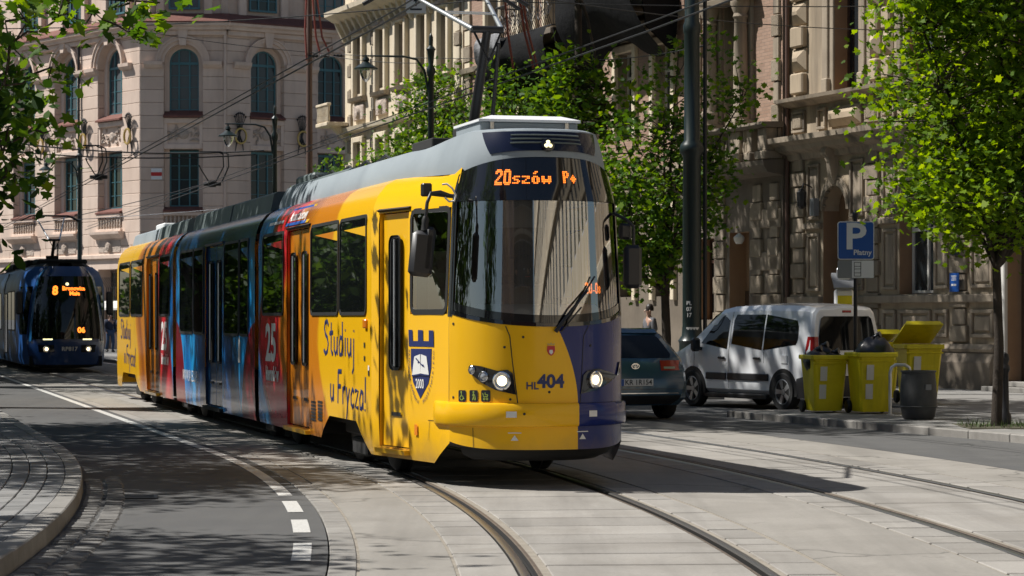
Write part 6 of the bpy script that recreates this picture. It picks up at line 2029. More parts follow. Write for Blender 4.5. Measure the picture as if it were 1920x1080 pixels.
for sd in (1, -1):
    part('tail_light', 'red_lamp', VAN, lambda m: m.grid([[(-.012 + .02 * (z > 1.1), sd * .66, z), (-.008, sd * .76, z), (.03, sd * (ysd(.03, z) + .008), z), (.16 - .1 * abs(z - 1.0), sd * (ysd(.14, z) + .008), z)] for z in (.78, .9, 1.05, 1.18, 1.26)]), 40)
    part('rub_strip', 'black_plastic', VAN, lambda m: [m.box(2.42, 3.04, sd * .86, sd * .895, .50, .62, .012), m.box(1.16, 2.38, sd * .86, sd * .895, .50, .62, .012)])
    part('sill_trim', 'black_plastic', VAN, lambda m: m.box(1.25, 3.2, sd * .72, sd * .85, .18, .27, .02))
    for x in (2.36, 1.30):
        part('door_handle', 'black_plastic', VAN, lambda m: m.box(x + .1, x + .30, sd * .865, sd * .90, .86, .90, .012))
    for x, z0, z1 in ((2.36, .35, 1.68), (1.32, .80, 1.0), (3.44, .45, 1.05)):
        part('door_seam', 'rubber', VAN, lambda m: m.grid([[(x - .005, sd * (ysd(x, z) + .0025), z), (x + .005, sd * (ysd(x, z) + .0025), z)] for z in np.linspace(z0, z1, 7)]))
    part('fuel_flap', 'van_white', VAN, lambda m: m.box(.62, .80, sd * .86, sd * .878, .80, .95, .01))
    part('mirror', 'black_plastic', VAN, lambda m: [m.box(3.12, 3.26, sd * .92, sd * 1.10, .98, 1.22, .04), m.box(3.2, 3.28, sd * .82, sd * .95, 1.0, 1.06, .01)], 40)
    for x in (.74, 3.46):
        part('wheel_arch', 'rubber', VAN, lambda m: m.prism([(x + .40 * math.cos(R(t)), .32 + .40 * math.sin(R(t))) for t in range(-14, 195, 12)], 'y', sd * .62, sd * .874))
        wheel(VAN, x, sd * .80, .325, .2, sd)
    part('roof_rail', 'black_plastic', VAN, lambda m: m.tube([(.5, sd * .66, 1.80), (.6, sd * .66, 1.83), (2.3, sd * .66, 1.83), (2.4, sd * .66, 1.79)], .014, 6), 60) if False else None
part('rear_bumper', 'black_plastic', VAN, lambda m: loft(m, [[(-.10, .70, .26), (-.12, .74, .40), (-.11, .75, .56), (-.06, .72, .60), (-.06, 0, .60)], [(.02, .86, .24), (.02, .885, .40), (.02, .885, .56), (.02, .86, .62), (.02, 0, .62)], [(.36, .86, .22), (.36, .88, .40), (.36, .88, .54), (.36, .86, .56), (.36, 0, .56)]], True, False, .05), 40)
part('number_plate', 'plate_white', VAN, lambda m: m.box(-.075, -.06, -.26, .26, .66, .77))
part('windscreen', 'car_glass', VAN, lambda m: m.grid([[(x + .012, t * w, z + .012) for t in (-1, -.5, 0, .5, 1)] for x, z, w in ((2.80, 1.72, .55), (3.05, 1.60, .62), (3.35, 1.36, .66), (3.60, 1.14, .68))]), 60)
part('headlight', 'lamp_off', VAN, lambda m: [m.box(4.12, 4.3, sd * .62, sd * .80, .68, .86, .04) for sd in (1, -1)])

CAR = thing('parked_car', 'dark blue hatchback seen from behind beside the tram, plate KR 1R154', 'car', (1.84, 36.95, 0), math.atan2(.945, -.327))
CAR.scale = (1, 1, .94)
def cst(pts): return pts
cz = [.24, .36, .60, .78, .98, 1.18, 1.37, 1.455, 1.475]
def carst(xs, ws): return [(x, w, z) for x, w, z in zip(xs, ws, cz)]
cstn = [carst([.10, .0, -.02, .03, .10, .26, .46, .58, .60], [.62, .74, .80, .80, .76, .66, .58, .46, 0]),
        carst([.14, .08, .08, .12, .18, .34, .54, .66, .68], [.76, .86, .87, .865, .83, .73, .64, .50, 0]),
        carst([.5, .5, .5, .5, .5, .6, .74, .86, .88], [.80, .875, .885, .88, .86, .77, .67, .52, 0]),
        carst([1.3] * 9, [.80, .88, .885, .88, .865, .78, .68, .53, 0]),
        carst([2.2] * 9, [.80, .88, .885, .88, .865, .78, .68, .53, 0]),
        [(x, w, z) for x, w, z in zip([2.9] * 9, [.80, .88, .885, .88, .86, .78, .70, .55, 0], [.24, .36, .6, .78, .97, 1.10, 1.24, 1.30, 1.32])],
        [(x, w, z) for x, w, z in zip([3.4] * 9, [.80, .88, .88, .87, .84, .78, .70, .5, 0], [.24, .36, .6, .76, .90, .93, .95, .97, .98])],
        [(x, w, z) for x, w, z in zip([4.05] * 9, [.70, .80, .82, .80, .74, .66, .55, .4, 0], [.24, .36, .55, .68, .76, .79, .81, .82, .83])],
        [(x, w, z) for x, w, z in zip([4.25] * 9, [.5, .62, .64, .62, .58, .5, .4, .3, 0], [.26, .36, .5, .58, .64, .66, .67, .68, .68])]]
part('body', 'car_blue_grey', CAR, lambda m: loft(m, cstn, bulge0=.07, bulge1=.05), 30)
def crx(y, z): return float(np.interp(z, cz, [p[0] for p in cstn[0]])) - .07 * (1 - (y / .8) ** 2)
def cgrid(name, mat, spec, off, parent=None):
    return part(name, mat, parent or CAR, lambda m: m.grid([[(crx(w0 + (w1 - w0) * t, z) - off, w0 + (w1 - w0) * t, z) for t in np.linspace(0, 1, 7)] for z, w0, w1 in spec]), 60)
cgrid('rear_window', 'car_glass', [(1.0, -.60, .60), (1.06, -.63, .63), (1.2, -.57, .57), (1.32, -.52, .52), (1.36, -.46, .46)], .006)
part('roof_spoiler', 'car_blue_grey', CAR, lambda m: m.prism([(.40, 1.40), (.44, 1.375), (.75, 1.44), (.75, 1.475), (.5, 1.46)], 'y', -.52, .52))
cgrid('rear_bumper', 'black_plastic', [(.26, -.62, .62), (.34, -.72, .72), (.40, -.74, .74)], .012)
for sd in (1, -1):
    part('tail_light', 'red_lamp', CAR, lambda m: m.grid([[(crx(sd * .46, z0) - .008, sd * .46, z0 + .02), (crx(sd * .66, z0) - .01, sd * .66, z0 + .0), (.06, sd * .825, z0 - .01), (.22, sd * .872, z0 + .0)], [(crx(sd * .46, z1) - .008, sd * .46, z1 - .04), (crx(sd * .66, z1) - .01, sd * .66, z1), (.10, sd * .80, z1 + .01), (.30, sd * .862, z1 + .04)]]) if False else [m.grid([[(crx(sd * y, z) - .009 if y < .78 else (.07 if z < .88 else .11) + (.0 if y < .84 else .14), sd * y, z) for y in (.42, .58, .72, .81 if z < .88 else .79, .872 if z < .88 else .862)] for z in (.80, .88, .96)])], 40)
    part('clear_lamp', 'lamp_off', CAR, lambda m: m.grid([[(crx(sd * y, z) - .012, sd * y, z) for y in (.47, .56, .66)] for z in (.825, .86)]), 40)
    for x in (.78, 3.4):
        part('wheel_arch', 'rubber', CAR, lambda m: m.prism([(x + .38 * math.cos(R(t)), .31 + .38 * math.sin(R(t))) for t in range(-14, 195, 12)], 'y', sd * .62, sd * .889))
        wheel(CAR, x, sd * .80, .315, .2, sd)
    part('side_window', 'car_glass', CAR, lambda m: m.grid([[(x, sd * (w + .004), z) for x, w, z in ((.95, .855, 1.0), (.95, .77, 1.18), (1.0, .70, 1.33))], [(1.9, .862, 1.0), (1.9, .775, 1.18), (1.9, .70, 1.35)], [(2.75, .862, 1.0), (2.6, .78, 1.18), (2.3, .705, 1.33)]][:1] + [[(x, sd * (w + .004), z) for x, w, z in ((1.9, .862, 1.0), (1.9, .775, 1.18), (1.9, .70, 1.35))], [(x, sd * (w + .004), z) for x, w, z in ((2.75, .862, 1.0), (2.6, .78, 1.18), (2.3, .705, 1.33))]]), 60)
npl = part('number_plate', 'plate_white', CAR, lambda m: m.box(-.105, -.085, -.26, .26, .555, .67, .004))
part('plate_band', 'sign_blue', npl, lambda m: m.box(-.108, -.104, .215, .258, .558, .667))
vs_, fs_ = text_geo('KR 1R154', .115, .002)
m = MB(); m.add([(-.1075, -.02 - x * .92, .612 + y) for x, y in vs_], fs_); m.build('plate_text', 'decal_black', npl)
part('badge', 'chrome', CAR, lambda m: [m.tube([(-.03, .06 * math.cos(R(t)), .87 + .042 * math.sin(R(t))) for t in range(0, 361, 24)], .007, 5), m.tube([(-.032, .03 * math.cos(R(t)), .88 + .028 * math.sin(R(t))) for t in range(0, 361, 30)], .006, 5), m.tube([(-.032, .0, .912), (-.034, 0, .83)], .006, 5)])
part('chrome_strip', 'chrome', CAR, lambda m: m.grid([[(crx(y, .43) - .012, y, .43), (crx(y, .43) - .012, y, .445)] for y in np.linspace(-.7, .7, 9)]))
part('antenna', 'black_plastic', CAR, lambda m: m.prism([(.8, 1.47), (1.0, 1.47), (.82, 1.55)], 'y', -.02, .02))
cgrid('hatch_seam', 'rubber', [(.50, -.66, .66), (.507, -.66, .66)], .005)

# ------------------------------------------------------------------ bins and street furniture
def gp(u, v, z=.1):
    x, y = GX(u, v, z); return (x, y, z + .008)
def wheelie(label, loc, rz, lid_open=None, s=1.0, fill=False):
    t = thing('wheelie_bin', label, 'bin', loc, rz, 'yellow wheelie bins on the pavement')
    t.scale = (s, s, s)
    def body(m):
        L = []
        for z, w, d0, d1 in ((.03, .22, -.22, .25), (.08, .23, -.23, .26), (.5, .255, -.28, .29), (.86, .28, -.33, .33)):
            L.append([(-w, d0 + .03, z), (-w + .03, d0, z), (w - .03, d0, z), (w, d0 + .03, z), (w, d1 - .03, z), (w - .03, d1, z), (-w + .03, d1, z), (-w, d1 - .03, z)])
        m.grid(L, close=True)
        m.add(L[0], [tuple(range(8))[::-1]])
        inn = [(x * .93, y * .93, .86) for x, y, z in L[-1]]; low = [(x * .88, y * .88, .55) for x, y, z in L[-1]]
        m.grid([L[-1], inn, low], close=True); m.add(low, [tuple(range(8))])
    part('bin_body', 'bin_yellow', t, body, 35)
    part('bin_rim', 'bin_yellow', t, lambda m: [m.box(-.30, .30, -.36, -.31, .83, .90, .012), m.box(-.30, .30, .31, .36, .83, .90, .012), m.box(-.31, -.265, -.31, .31, .83, .90, .012), m.box(.265, .31, -.31, .31, .83, .90, .012)])
    part('rib', 'bin_yellow', t, lambda m: [m.box(-.29, .29, -.335, -.30, .76, .785, .008)])
    part('axle_handle', 'bin_yellow', t, lambda m: m.tube([(-.24, .36, .86), (-.24, .43, .86), (.24, .43, .86), (.24, .36, .86)], .018, 6), 60)
    for sx in (-1, 1):
        part('bin_wheel', 'rubber', t, lambda m: m.lathe([(.03, -.03), (.09, -.03), (.1, -.015), (.1, .015), (.09, .03), (.03, .03)], (sx * .26, .27, .1), 16, 'x'), 40)
    for k in range(2):
        part('sticker', 'sticker', t, lambda m: m.quad((-.16, -.238 - .03 - .03 * k, .52 - .24 * k + .0), (-.04, -.238 - .03 - .03 * k, .52 - .24 * k), (-.04, -.32 + .0, .72 - .24 * k), (-.16, -.32, .72 - .24 * k))) if False else part('sticker', 'sticker', t, lambda m: m.quad((-.17, -(.283 + (.46 - .3 * k) * .0) - .008 - (.02 if k == 0 else -.03), .50 - .28 * k), (-.06, -(.291) - (.02 if k == 0 else -.03), .50 - .28 * k), (-.06, -.291 - (.042 if k == 0 else -.012), .72 - .28 * k), (-.17, -.291 - (.042 if k == 0 else -.012), .72 - .28 * k)))
    if lid_open is not None:
        def lid_(m):
            m.add([(-.30, .36, .0), (.30, .36, .0), (.30, -.37, .0), (-.30, -.37, .0), (-.28, .34, .05), (.28, .34, .05), (.26, -.33, .075), (-.26, -.33, .075)], [(3, 2, 1, 0), (4, 5, 6, 7), (0, 1, 5, 4), (1, 2, 6, 5), (2, 3, 7, 6), (3, 0, 4, 7)])
            m.xf(Matrix.Translation((0, .36, .905)) @ Matrix.Rotation(-lid_open, 4, 'X') @ Matrix.Translation((0, -.36, 0)))
        part('bin_lid', 'bin_yellow', t, lid_)
    return t
def bag(label, loc, r, seed, sq=.8):
    rr = np.random.default_rng(seed)
    m = MB()
    rows = []
    for i in range(13):
        ph = math.pi * i / 12
        row = []
        for j in range(20):
            th = 2 * math.pi * j / 20
            k = 1 + .10 * math.sin(3 * th + seed) * math.sin(ph) + .06 * math.sin(7 * th + 4 * ph + seed) + rr.uniform(-.035, .035)
            row.append((r * k * math.sin(ph) * math.cos(th), r * k * math.sin(ph) * math.sin(th), r * sq * (k * math.cos(ph) + 1)))
        rows.append(row)
    m.grid(rows, close=True)
    o = m.build('rubbish_bag', 'bag_black', None, 60, loc)
    tag(o, label, 'rubbish bag', 'black rubbish bags on the bins')
    part('bag_neck', 'bag_black', o, lambda m: m.tube([(0, 0, r * sq * 1.95), (.03, .01, r * sq * 2.12), (.08, -.02, r * sq * 2.2)], [.05, .03, .05], 7), 60)
    return o
BR = math.atan2(-KD.x, KD.y) + .25
b1 = gp(1545, 774); b2 = gp(1633, 776); b3 = gp(1722, 757); b4 = gp(1655, 752)
wheelie('open yellow bin nearest the van, black bags heaped on top', b1, R(12), None, .97)
wheelie('yellow bin in the middle beside the sign post, a round black bag on top', b2, R(10), None, 1.02)
wheelie('yellow bin with its tilted lid half open, behind the grey litter bin', b3, R(8), R(24), 1.10)
wheelie('yellow bin half hidden behind the others, only lid and rim showing', (b4[0], b4[1] + .6, b4[2]), R(6), R(10), 1.12)
zt = b1[2] + .58
bag('slumped black bag at the left of the open bin', (b1[0] - .12, b1[1] - .02, zt), .20, 1, .9)
bag('crumpled black bag at the right of the open bin', (b1[0] + .15, b1[1] + .05, zt + .0), .17, 2, .95)
bag('black bag at the back of the open bin', (b1[0] + .0, b1[1] + .2, zt + .1), .18, 3, .9)
bag('round full black bag on the middle bin', (b2[0] + .06, b2[1] + .02, b2[2] + .65), .28, 4, .88)

BRL = thing('litter_bin', 'dark grey barrel shaped litter bin at the kerb', 'litter bin', gp(1722, 787))
part('barrel', 'barrel_grey', BRL, lambda m: m.lathe([(.20, 0), (.225, .03), (.255, .2), (.262, .36), (.25, .52), (.235, .66), (.25, .665), (.25, .69), (.225, .69), (.22, .55), (.001, .5)], n=28), 40)
part('barrel_hoop', 'barrel_grey', BRL, lambda m: [m.lathe([(.262, z - .012), (.27, z), (.262, z + .012)], n=28) for z in (.18,)], 40)
part('barrel_plate', 'sign_grey', BRL, lambda m: m.box(.06, .14, -.262, -.25, .42, .5))
HP = thing('hoop_rail', 'bent steel hoop rail between the yellow bins and the litter bin', 'rail hoop', gp(1688, 779))
part('hoop', 'bare_aluminium', HP, lambda m: m.tube([(-.15, 0, 0), (-.15, 0, .62), (-.13, 0, .70), (-.07, 0, .74), (.07, 0, .74), (.13, 0, .70), (.15, 0, .62), (.15, 0, .0)], .024, 10), 60)
part('foot_plate', 'bare_aluminium', HP, lambda m: [m.box(-.2, -.1, -.05, .05, 0, .012), m.box(.1, .2, -.05, .05, 0, .012)])
BO = thing('bollard', 'dark iron bollard with a ball top beside the maple trunk', 'bollard', (6.62, 33.1, .105))
part('bollard_post', 'iron', BO, lambda m: m.lathe([(.09, 0), (.09, .12), (.06, .18), (.05, .7), (.07, .74), (.07, .78), (.045, .82), (.065, .88), (.05, .95), (.001, .98)], n=16), 50)
# soil patch with grass round the maple
sp_ = MB(); sp_.box(5.95, 7.6, 32.0, 33.4, .06, .112, .01)
tag(sp_.build('tree_pit', 'grass_soil'), 'bare soil patch round the maple trunk', 'soil', kind='structure')
rng = np.random.default_rng(4)
gm = MB()
for _ in range(420):
    x, y = rng.uniform(5.97, 7.58), rng.uniform(32.02, 33.38)
    a = rng.uniform(0, 6.28); h = rng.uniform(.03, .11)
    gm.add([(x - .006 * math.cos(a), y - .006 * math.sin(a), .11), (x + .006 * math.cos(a), y + .006 * math.sin(a), .11), (x + rng.normal() * .03, y + rng.normal() * .03, .11 + h)], [(0, 1, 2)])
tag(gm.build('grass', 'grass_blade'), 'sparse grass in the soil patch', 'grass', kind='stuff')

SG = thing('parking_sign', 'blue square paid parking sign on a dark post among the bins', 'sign', gp(1604, 772))
part('post', 'iron', SG, lambda m: [m.tube([(0, 0, 0), (0, 0, 2.95)], .03, 10), m.lathe([(.03, 2.94), (.05, 3.0), (.04, 3.06), (.001, 3.09)], n=10)], 60)
def plate(name, mat, w, h, z, y, r, parent):
    return part(name, mat, parent, lambda m: m.prism([(x, z + zz) for x, zz in rrect(w, h, r)], 'y', y, y + .012))
pz = 2.62
p1 = plate('sign_plate', 'sign_white', .56, .585, pz, -.05, .04, SG)
plate('blue_field', 'sign_blue', .535, .56, pz, -.054, .034, p1)
vs_, fs_ = text_geo('P', .56, .012)
m = MB(); m.add([(x * 1.15 - .01, -.0575, pz + .045 + y) for x, y in vs_], fs_); m.build('letter', 'sign_white', p1)
vs_, fs_ = text_geo('Płatny', .115, .002)
m = MB(); m.add([(x + .10, -.0575, pz - .185 + y) for x, y in vs_], fs_); m.build('lettering', 'sign_white', p1)
p2 = plate('lower_plate', 'sign_grey', .56, .28, pz - .44, -.05, .025, SG)
part('white_field', 'sign_white', p2, lambda m: m.box(-.06, .272, -.053, -.05, pz - .572, pz - .308))
part('car_outline', 'decal_black', p2, lambda m: [m.box(-.03 + dx, -.022 + dx, -.0565, -.053, pz - .55, pz - .33) for dx in (0, .10)] + [m.box(-.022, .07, -.0565, -.053, pz + dz, pz + dz + .008) for dz in (-.55, -.50, -.44, -.40, -.338)])

PM = thing('parking_meter', 'pale parking meter with a solar panel and yellow label behind the van', 'parking meter', (5.95, 44.2, .1))
part('meter_body', 'sign_white', PM, lambda m: [m.box(-.16, .16, -.14, .14, 0, 1.95, .03)])
part('solar_panel', 'sign_grey', PM, lambda m: m.prism([(-.24, 1.98), (-.22, 1.95), (.2, 2.2), (.2, 2.25)], 'x', -.2, .2))
part('meter_head', 'bare_aluminium', PM, lambda m: m.box(-.12, .12, .0, .12, 1.95, 2.35, .03))
part('label', 'bin_yellow', PM, lambda m: m.box(-.13, .13, -.148, -.14, 1.62, 1.84))
# ------------------------------------------------------------------ lamps, masts, overhead wires
def swan_lamp(label, loc, post_h, arm, lamp_z, arm_z, r=.09, mat='mast_green'):
    """cast-iron post with a swan-neck arm carrying a bell lantern; arm = (dx, dy)"""
    t = thing('street_lamp', label, 'street lamp', loc, 0, 'swan neck street lamps')
    h = post_h
    part('lamp_post', mat, t, lambda m: m.lathe([(r * 2.2, 0), (r * 2.2, .35), (r * 1.7, .45), (r * 1.6, 1.3), (r * 1.9, 1.4), (r * 1.2, 1.55), (r, 3.2), (r * 1.3, 3.3), (r * .9, 3.4), (r * .72, h - 1.1), (r * 1.1, h - 1.0), (r * 1.1, h - .9), (r * .6, h - .8), (r * .95, h - .45), (r * 1.25, h - .4), (r * .5, h - .32), (r * .55, h - .1), (r * .25, h - .03), (.001, h)], n=12), 40)
    ax, ay = arm
    pts = [(ax * f, ay * f, z) for f, z in ((.04, arm_z - .9), (.10, arm_z - .35), (.22, arm_z - .08), (.42, arm_z), (1.0, arm_z + .02), (1.06, arm_z + .02))]
    part('lamp_arm', mat, t, lambda m: m.tube(pts, [.035, .032, .03, .026, .022, .02], 7), 60)
    lz = lamp_z
    sh = part('lamp_shade', mat, t, lambda m: m.lathe([(.02, arm_z + .02), (.025, lz + .22), (.07, lz + .2), (.09, lz + .13), (.06, lz + .10), (.12, lz + .05), (.30, lz - .07), (.30, lz - .10), (.18, lz - .08)], (ax, ay, 0), 16), 40)
    part('lamp_globe', 'lantern_glass', sh, lambda m: m.lathe([(.17, lz - .09), (.16, lz - .2), (.10, lz - .34), (.04, lz - .40), (.001, lz - .42)], (ax, ay, 0), 14), 60)
    return t
swan_lamp('dark green swan neck lamp in front of the pink building, right of the lower windows', (-7.22, 75, .1), 7.9, (-1.42, 0), 7.05, 7.32, .09)
swan_lamp('dark swan neck lamp in front of the ornate house, beside the pantograph', (-2.04, 62, .1), 8.6, (-1.64, .1), 7.8, 8.02, .10)
swan_lamp('swan neck lamp on the pole behind the dark blue tram', (-18.25, 104, .0), 8.8, (-1.42, 0), 7.85, 8.1, .11)
MS = thing('traction_mast', 'thick dark green iron mast rising to the top of the picture behind the van', 'mast', (3.47, 47.5, .1))
part('mast_shaft', 'mast_green', MS, lambda m: m.lathe([(.30, 0), (.30, .5), (.26, .55), (.25, .95), (.27, 1.0), (.20, 1.1), (.185, 1.3), (.175, 4.55), (.23, 4.62), (.24, 4.70), (.22, 4.78), (.155, 4.86), (.15, 6.9), (.17, 6.95), (.17, 7.08), (.14, 7.15), (.125, 10.5), (.13, 10.6), (.001, 10.75)], n=20), 40)
for k, s_ in enumerate(('PL', '07', '17')):
    vs_, fs_ = text_geo(s_, .11, .002)
    m = MB(); m.add([(x * .9 - .07, -math.sqrt(max(.0, .1865 ** 2 - (x * .9 - .07) ** 2)) - .004, 1.72 - .115 * k + y) for x, y in vs_], fs_); m.build('mast_code', 'decal_white', MS)
part('mast_sticker', 'sticker', MS, lambda m: m.grid([[(.19 * math.sin(R(a)), -.19 * math.cos(R(a)), z) for z in (1.14, 1.26)] for a in range(-40, 41, 10)]))
part('mast_pipe', 'iron', MS, lambda m: m.tube([(.25, 0, 0), (.25, 0, 10)], .04, 8), 60)
BP = thing('cable_pole', 'slim brown catenary pole crossing the right wing of the pink building', 'pole', (-7.07, 86, .1))
part('pole_shaft', 'pole_brown', BP, lambda m: m.tube([(0, 0, 0), (0, 0, 7), (0, 0, 14)], [.13, .11, .09], 10), 60)
for k, (dx, dz) in enumerate(((.12, 0), (.22, .3), (-.14, .5))):
    part('red_cable', 'cable_red', BP, lambda m: m.tube([(dx * .4, -.1, 13.5), (dx * 1.2, -.2, 12.4 + dz), (dx * 2.1, -.3, 11.2), (dx * 3.4, -.35, 10.6)] if k < 2 else [(dx * .4, -.1, 13.5), (dx, -.15, 11.5), (dx * .6, -.15, 10.4)], .035, 6), 60)
part('insulator', 'iron', BP, lambda m: [m.lathe([(.02, -.18), (.06, -.12), (.03, -.06), (.06, 0), (.03, .06), (.06, .12), (.02, .18)], (x, -.15, 10.55), 8, 'x') for x in (.15, .55, 1.0)], 60)

def sagged(a, b, sag, n=10):
    a, b = Vector(a), Vector(b)
    return [tuple(a.lerp(b, i / n) - Vector((0, 0, sag * 4 * (i / n) * (1 - i / n)))) for i in range(n + 1)]
def wire(label, pts, r=.011, mat='wire_black', name='overhead_wire'):
    m = MB(); m.tube(pts, r, 5)
    o = m.build(name, mat, None, 60)
    return tag(o, label, 'wire', 'overhead tram wires')
def along(q, z, y0, y1, n=30):
    return [at(s_of_y(y0 + (y1 - y0) * i / n), q, z) for i in range(n + 1)]
wire('contact wire above the near track', along(.72, 5.06, 12, 98), .012)
wire('second contact wire close above the near track', along(.82, 5.20, 12, 98), .010)
wire('contact wire above the far track', along(4.02, 5.06, 12, 98), .012)
wire('second contact wire close above the far track', along(4.12, 5.20, 12, 98), .010)
def pz(u, v, y): return ((u - 960) / F_PX * y, y, EYE - (v - V0) / F_PX * y)
wire('span wire from the brown pole to the left edge, high over the street', sagged(pz(580, 98, 86), pz(-40, -8, 80), .25), .012)
wire('span wire from the brown pole across to the ornate house', sagged(pz(580, 98, 86), (-3.0, 80, 9.8), .1), .012)
wire('span wire passing right from the brown pole behind the lamp', sagged(pz(580, 98, 86), pz(1010, 108, 72), .1), .011)
wire('upper feeder cable crossing in front of the lower windows of the pink building', sagged(pz(-20, 262, 84), pz(495, 282, 84), .25), .028)
wire('lower feeder cable crossing in front of the lower windows of the pink building', sagged(pz(-20, 280, 84), pz(480, 290, 84), .2), .024)
wire('pale span wire running low toward the rear of the yellow tram', sagged(pz(-20, 420, 80), pz(660, 368, 80), .1), .010, 'bare_aluminium')
wire('span wire sloping down to the left in front of the pink building', sagged(pz(400, 340, 70), pz(0, 432, 84), .1), .012)
wire('span wire from the mast toward the far track', sagged((3.47, 47.5, 8.2), (-12, 50, 7.4), .3), .011)
wire('long span wire across the top of the near house fronts', sagged((8.6, 52, 7.6), (-1.0, 44, 7.5), .2), .010)
wire('span wire above the tram roof toward the tarpaulins', sagged(pz(1030, 108, 60), pz(1320, 85, 48), .15), .010)
for lab, u, v in (('left', 185, 332), ('right', 398, 345)):
    t = thing('section_insulator', 'black wire clamp with two drooping cables, the %s one in front of the pink building' % lab, 'wire clamp', pz(u, v, 78), 0, 'overhead wire clamps')
    part('clamp', 'wire_black', t, lambda m: [m.box(-.28, .28, -.04, .04, -.06, .06, .02), m.box(-.12, .12, -.1, .1, -.1, .1, .02)])
    for k in range(2):
        part('jumper', 'wire_black', t, lambda m: m.tube([(-.05 + .14 * k, 0, .05), (.12 + .14 * k, 0, .5), (.10 + .12 * k, 0, .9), (-.1 + .1 * k, 0, 1.0), (-.5, 0, 1.0)] if lab == 'left' else [(.1 + .2 * k, 0, .05), (.36 + .16 * k, 0, .55), (.34 + .16 * k, 0, .95), (.15 + .1 * k, 0, 1.02), (-.4, 0, 1.02)], .022, 6), 60)
    part('strut', 'wire_black', t, lambda m: m.tube([(-.1, 0, .05), (-.35, 0, .45), (-.42, 0, .6)], .02, 5), 60)
AS = thing('arrow_sign', 'small white tram sign with a black arrow hanging over the street', 'sign', pz(780, 6, 42))
part('sign_plate', 'sign_white', AS, lambda m: m.prism(rrect(.34, .34, .02), 'y', -.006, .006))
part('arrow', 'decal_black', AS, lambda m: [m.box(-.1, .1, -.012, -.007, -.12, -.09), m.box(-.012, .012, -.012, -.007, -.05, .05), m.prism([(-.05, .03), (.05, .03), (0, .11)], 'y', -.012, -.007)])
part('hanger', 'wire_black', AS, lambda m: [m.tube([(-.12, 0, .16), (-.12, 0, .95)], .008, 5), m.tube([(.12, 0, .16), (.12, 0, .95)], .008, 5)])
wire('span wire that carries the small arrow sign', sagged((-14, 45, 8.3), (8.7, 51, 8.0), .35), .011)
for k, (u0, u1) in enumerate(((945, 962), (972, 1000), (978, 1008))):
    wire(('leftmost red feeder cable hanging by the grey tarpaulin', 'middle red feeder cable hanging by the grey tarpaulin', 'right red feeder cable hanging by the grey tarpaulin')[k], [pz(u0, -60, 58), pz(u0 + 2, 0, 58), pz(u0 + (u1 - u0) * .4, 60, 58), pz(u1, 128, 58)], .03, 'cable_red', 'feeder_cable')
# ------------------------------------------------------------------ the dark blue tram following behind
T8H = Hull(2.0, 1.25, 1.08, 1.2, 26, 74)
T8H.side_in = ([.2, .4, 2.5, 2.8, 3.05, 3.2], [.06, 0, 0, .05, .16, .34])
T8H.nose_in = ([.2, .9, 1.3, 2.3, 2.9, 3.2], [.12, 0, .02, .14, .30, .55])
T8 = thing('tram', 'dark blue low floor tram with orange route display, following at the left edge', 'tram', (-12.85, 70.3, 0), R(-74.7))
T8.scale = (1, 1, .93)
m_, nt, b = newmat('tram8_side')
v = objco(nt); sp = nd(nt, 'ShaderNodeSeparateXYZ'); nt.links.new(v, sp.inputs[0])
c = mixc(nt, ramp(nt, noise(nt, v, .7, 3), [(.42, 0.0), (.58, 1.0)]), (.010, .035, .12), (.035, .10, .22))
nt.links.new(mixc(nt, mathn(nt, 'GREATER_THAN', sp.outputs[0], -1.2), c, (.012, .07, .24)), b.inputs['Base Color'])
b.inputs['Roughness'].default_value = .4; b.inputs['Specular IOR Level'].default_value = .2
plain('tram8_blue', (.010, .04, .145), .22, 0, .5, .6)
Z8 = [.25, .45, .8, 1.1, 1.5, 2.0, 2.5, 2.8, 3.05, 3.2]
def t8side(m):
    for sd in (1, -1):
        rows = []
        for x in list(np.linspace(1.3, 0, 8)) + list(np.linspace(-.8, -25.5, 24)):
            a = T8H.a_of_x(float(x)) * sd
            rows.append([T8H.pt(a, z) for z in Z8])
        m.grid(rows)
part('body', 'tram8_side', T8, t8side, 40)
a8 = T8H.ac
N8 = [a8 * (-1 + 2 * i / 24) for i in range(25)]
part('nose', 'tram8_blue', T8, lambda m: m.grid([[T8H.pt(a, z) for z in Z8] for a in N8]), 50)
part('roof', 'under_black', T8, lambda m: m.grid([[(x, -w, 3.19), (x, -w * .8, 3.3), (x, w * .8, 3.3), (x, w, 3.19)] for x, w in ((1.15, .2), (1.0, .6), (.5, .78), (-1, .86), (-25.5, .86))]), 40)
part('roof_equipment', 'under_black', T8, lambda m: [m.box(-1.6, .3, -.7, .7, 3.28, 3.45, .05), m.box(-6.8, -3.2, -.75, .75, 3.28, 3.5, .05), m.box(-13, -9, -.75, .75, 3.28, 3.5, .05)])
part('windscreen', 'tram_glass', T8, lambda m: m.grid([[T8H.pt(a * .80, z, .008) for z in (1.02, 1.3, 1.7, 2.1, 2.4, 2.7, 2.9)] for a in N8]), 60)
part('side_screen', 'tram_glass', T8, lambda m: [m.grid([[T8H.pt(sd * (a8 + .02 + 1.05 * t), z, .008) for z in (1.15, 1.6, 2.1, 2.6)] for t in (0, .3, .6, 1)]) for sd in (1, -1)])
def strip8(m):
    for sd in (1, -1):
        m.grid([[T8H.pt(sd * (a8 * .80 + t), z, .014) for t in (0, .03, .12)] for z in (.95, 1.4, 1.9, 2.4, 2.9, 3.1)])
part('screen_pillar', 'tram_midblue', T8, strip8, 50)
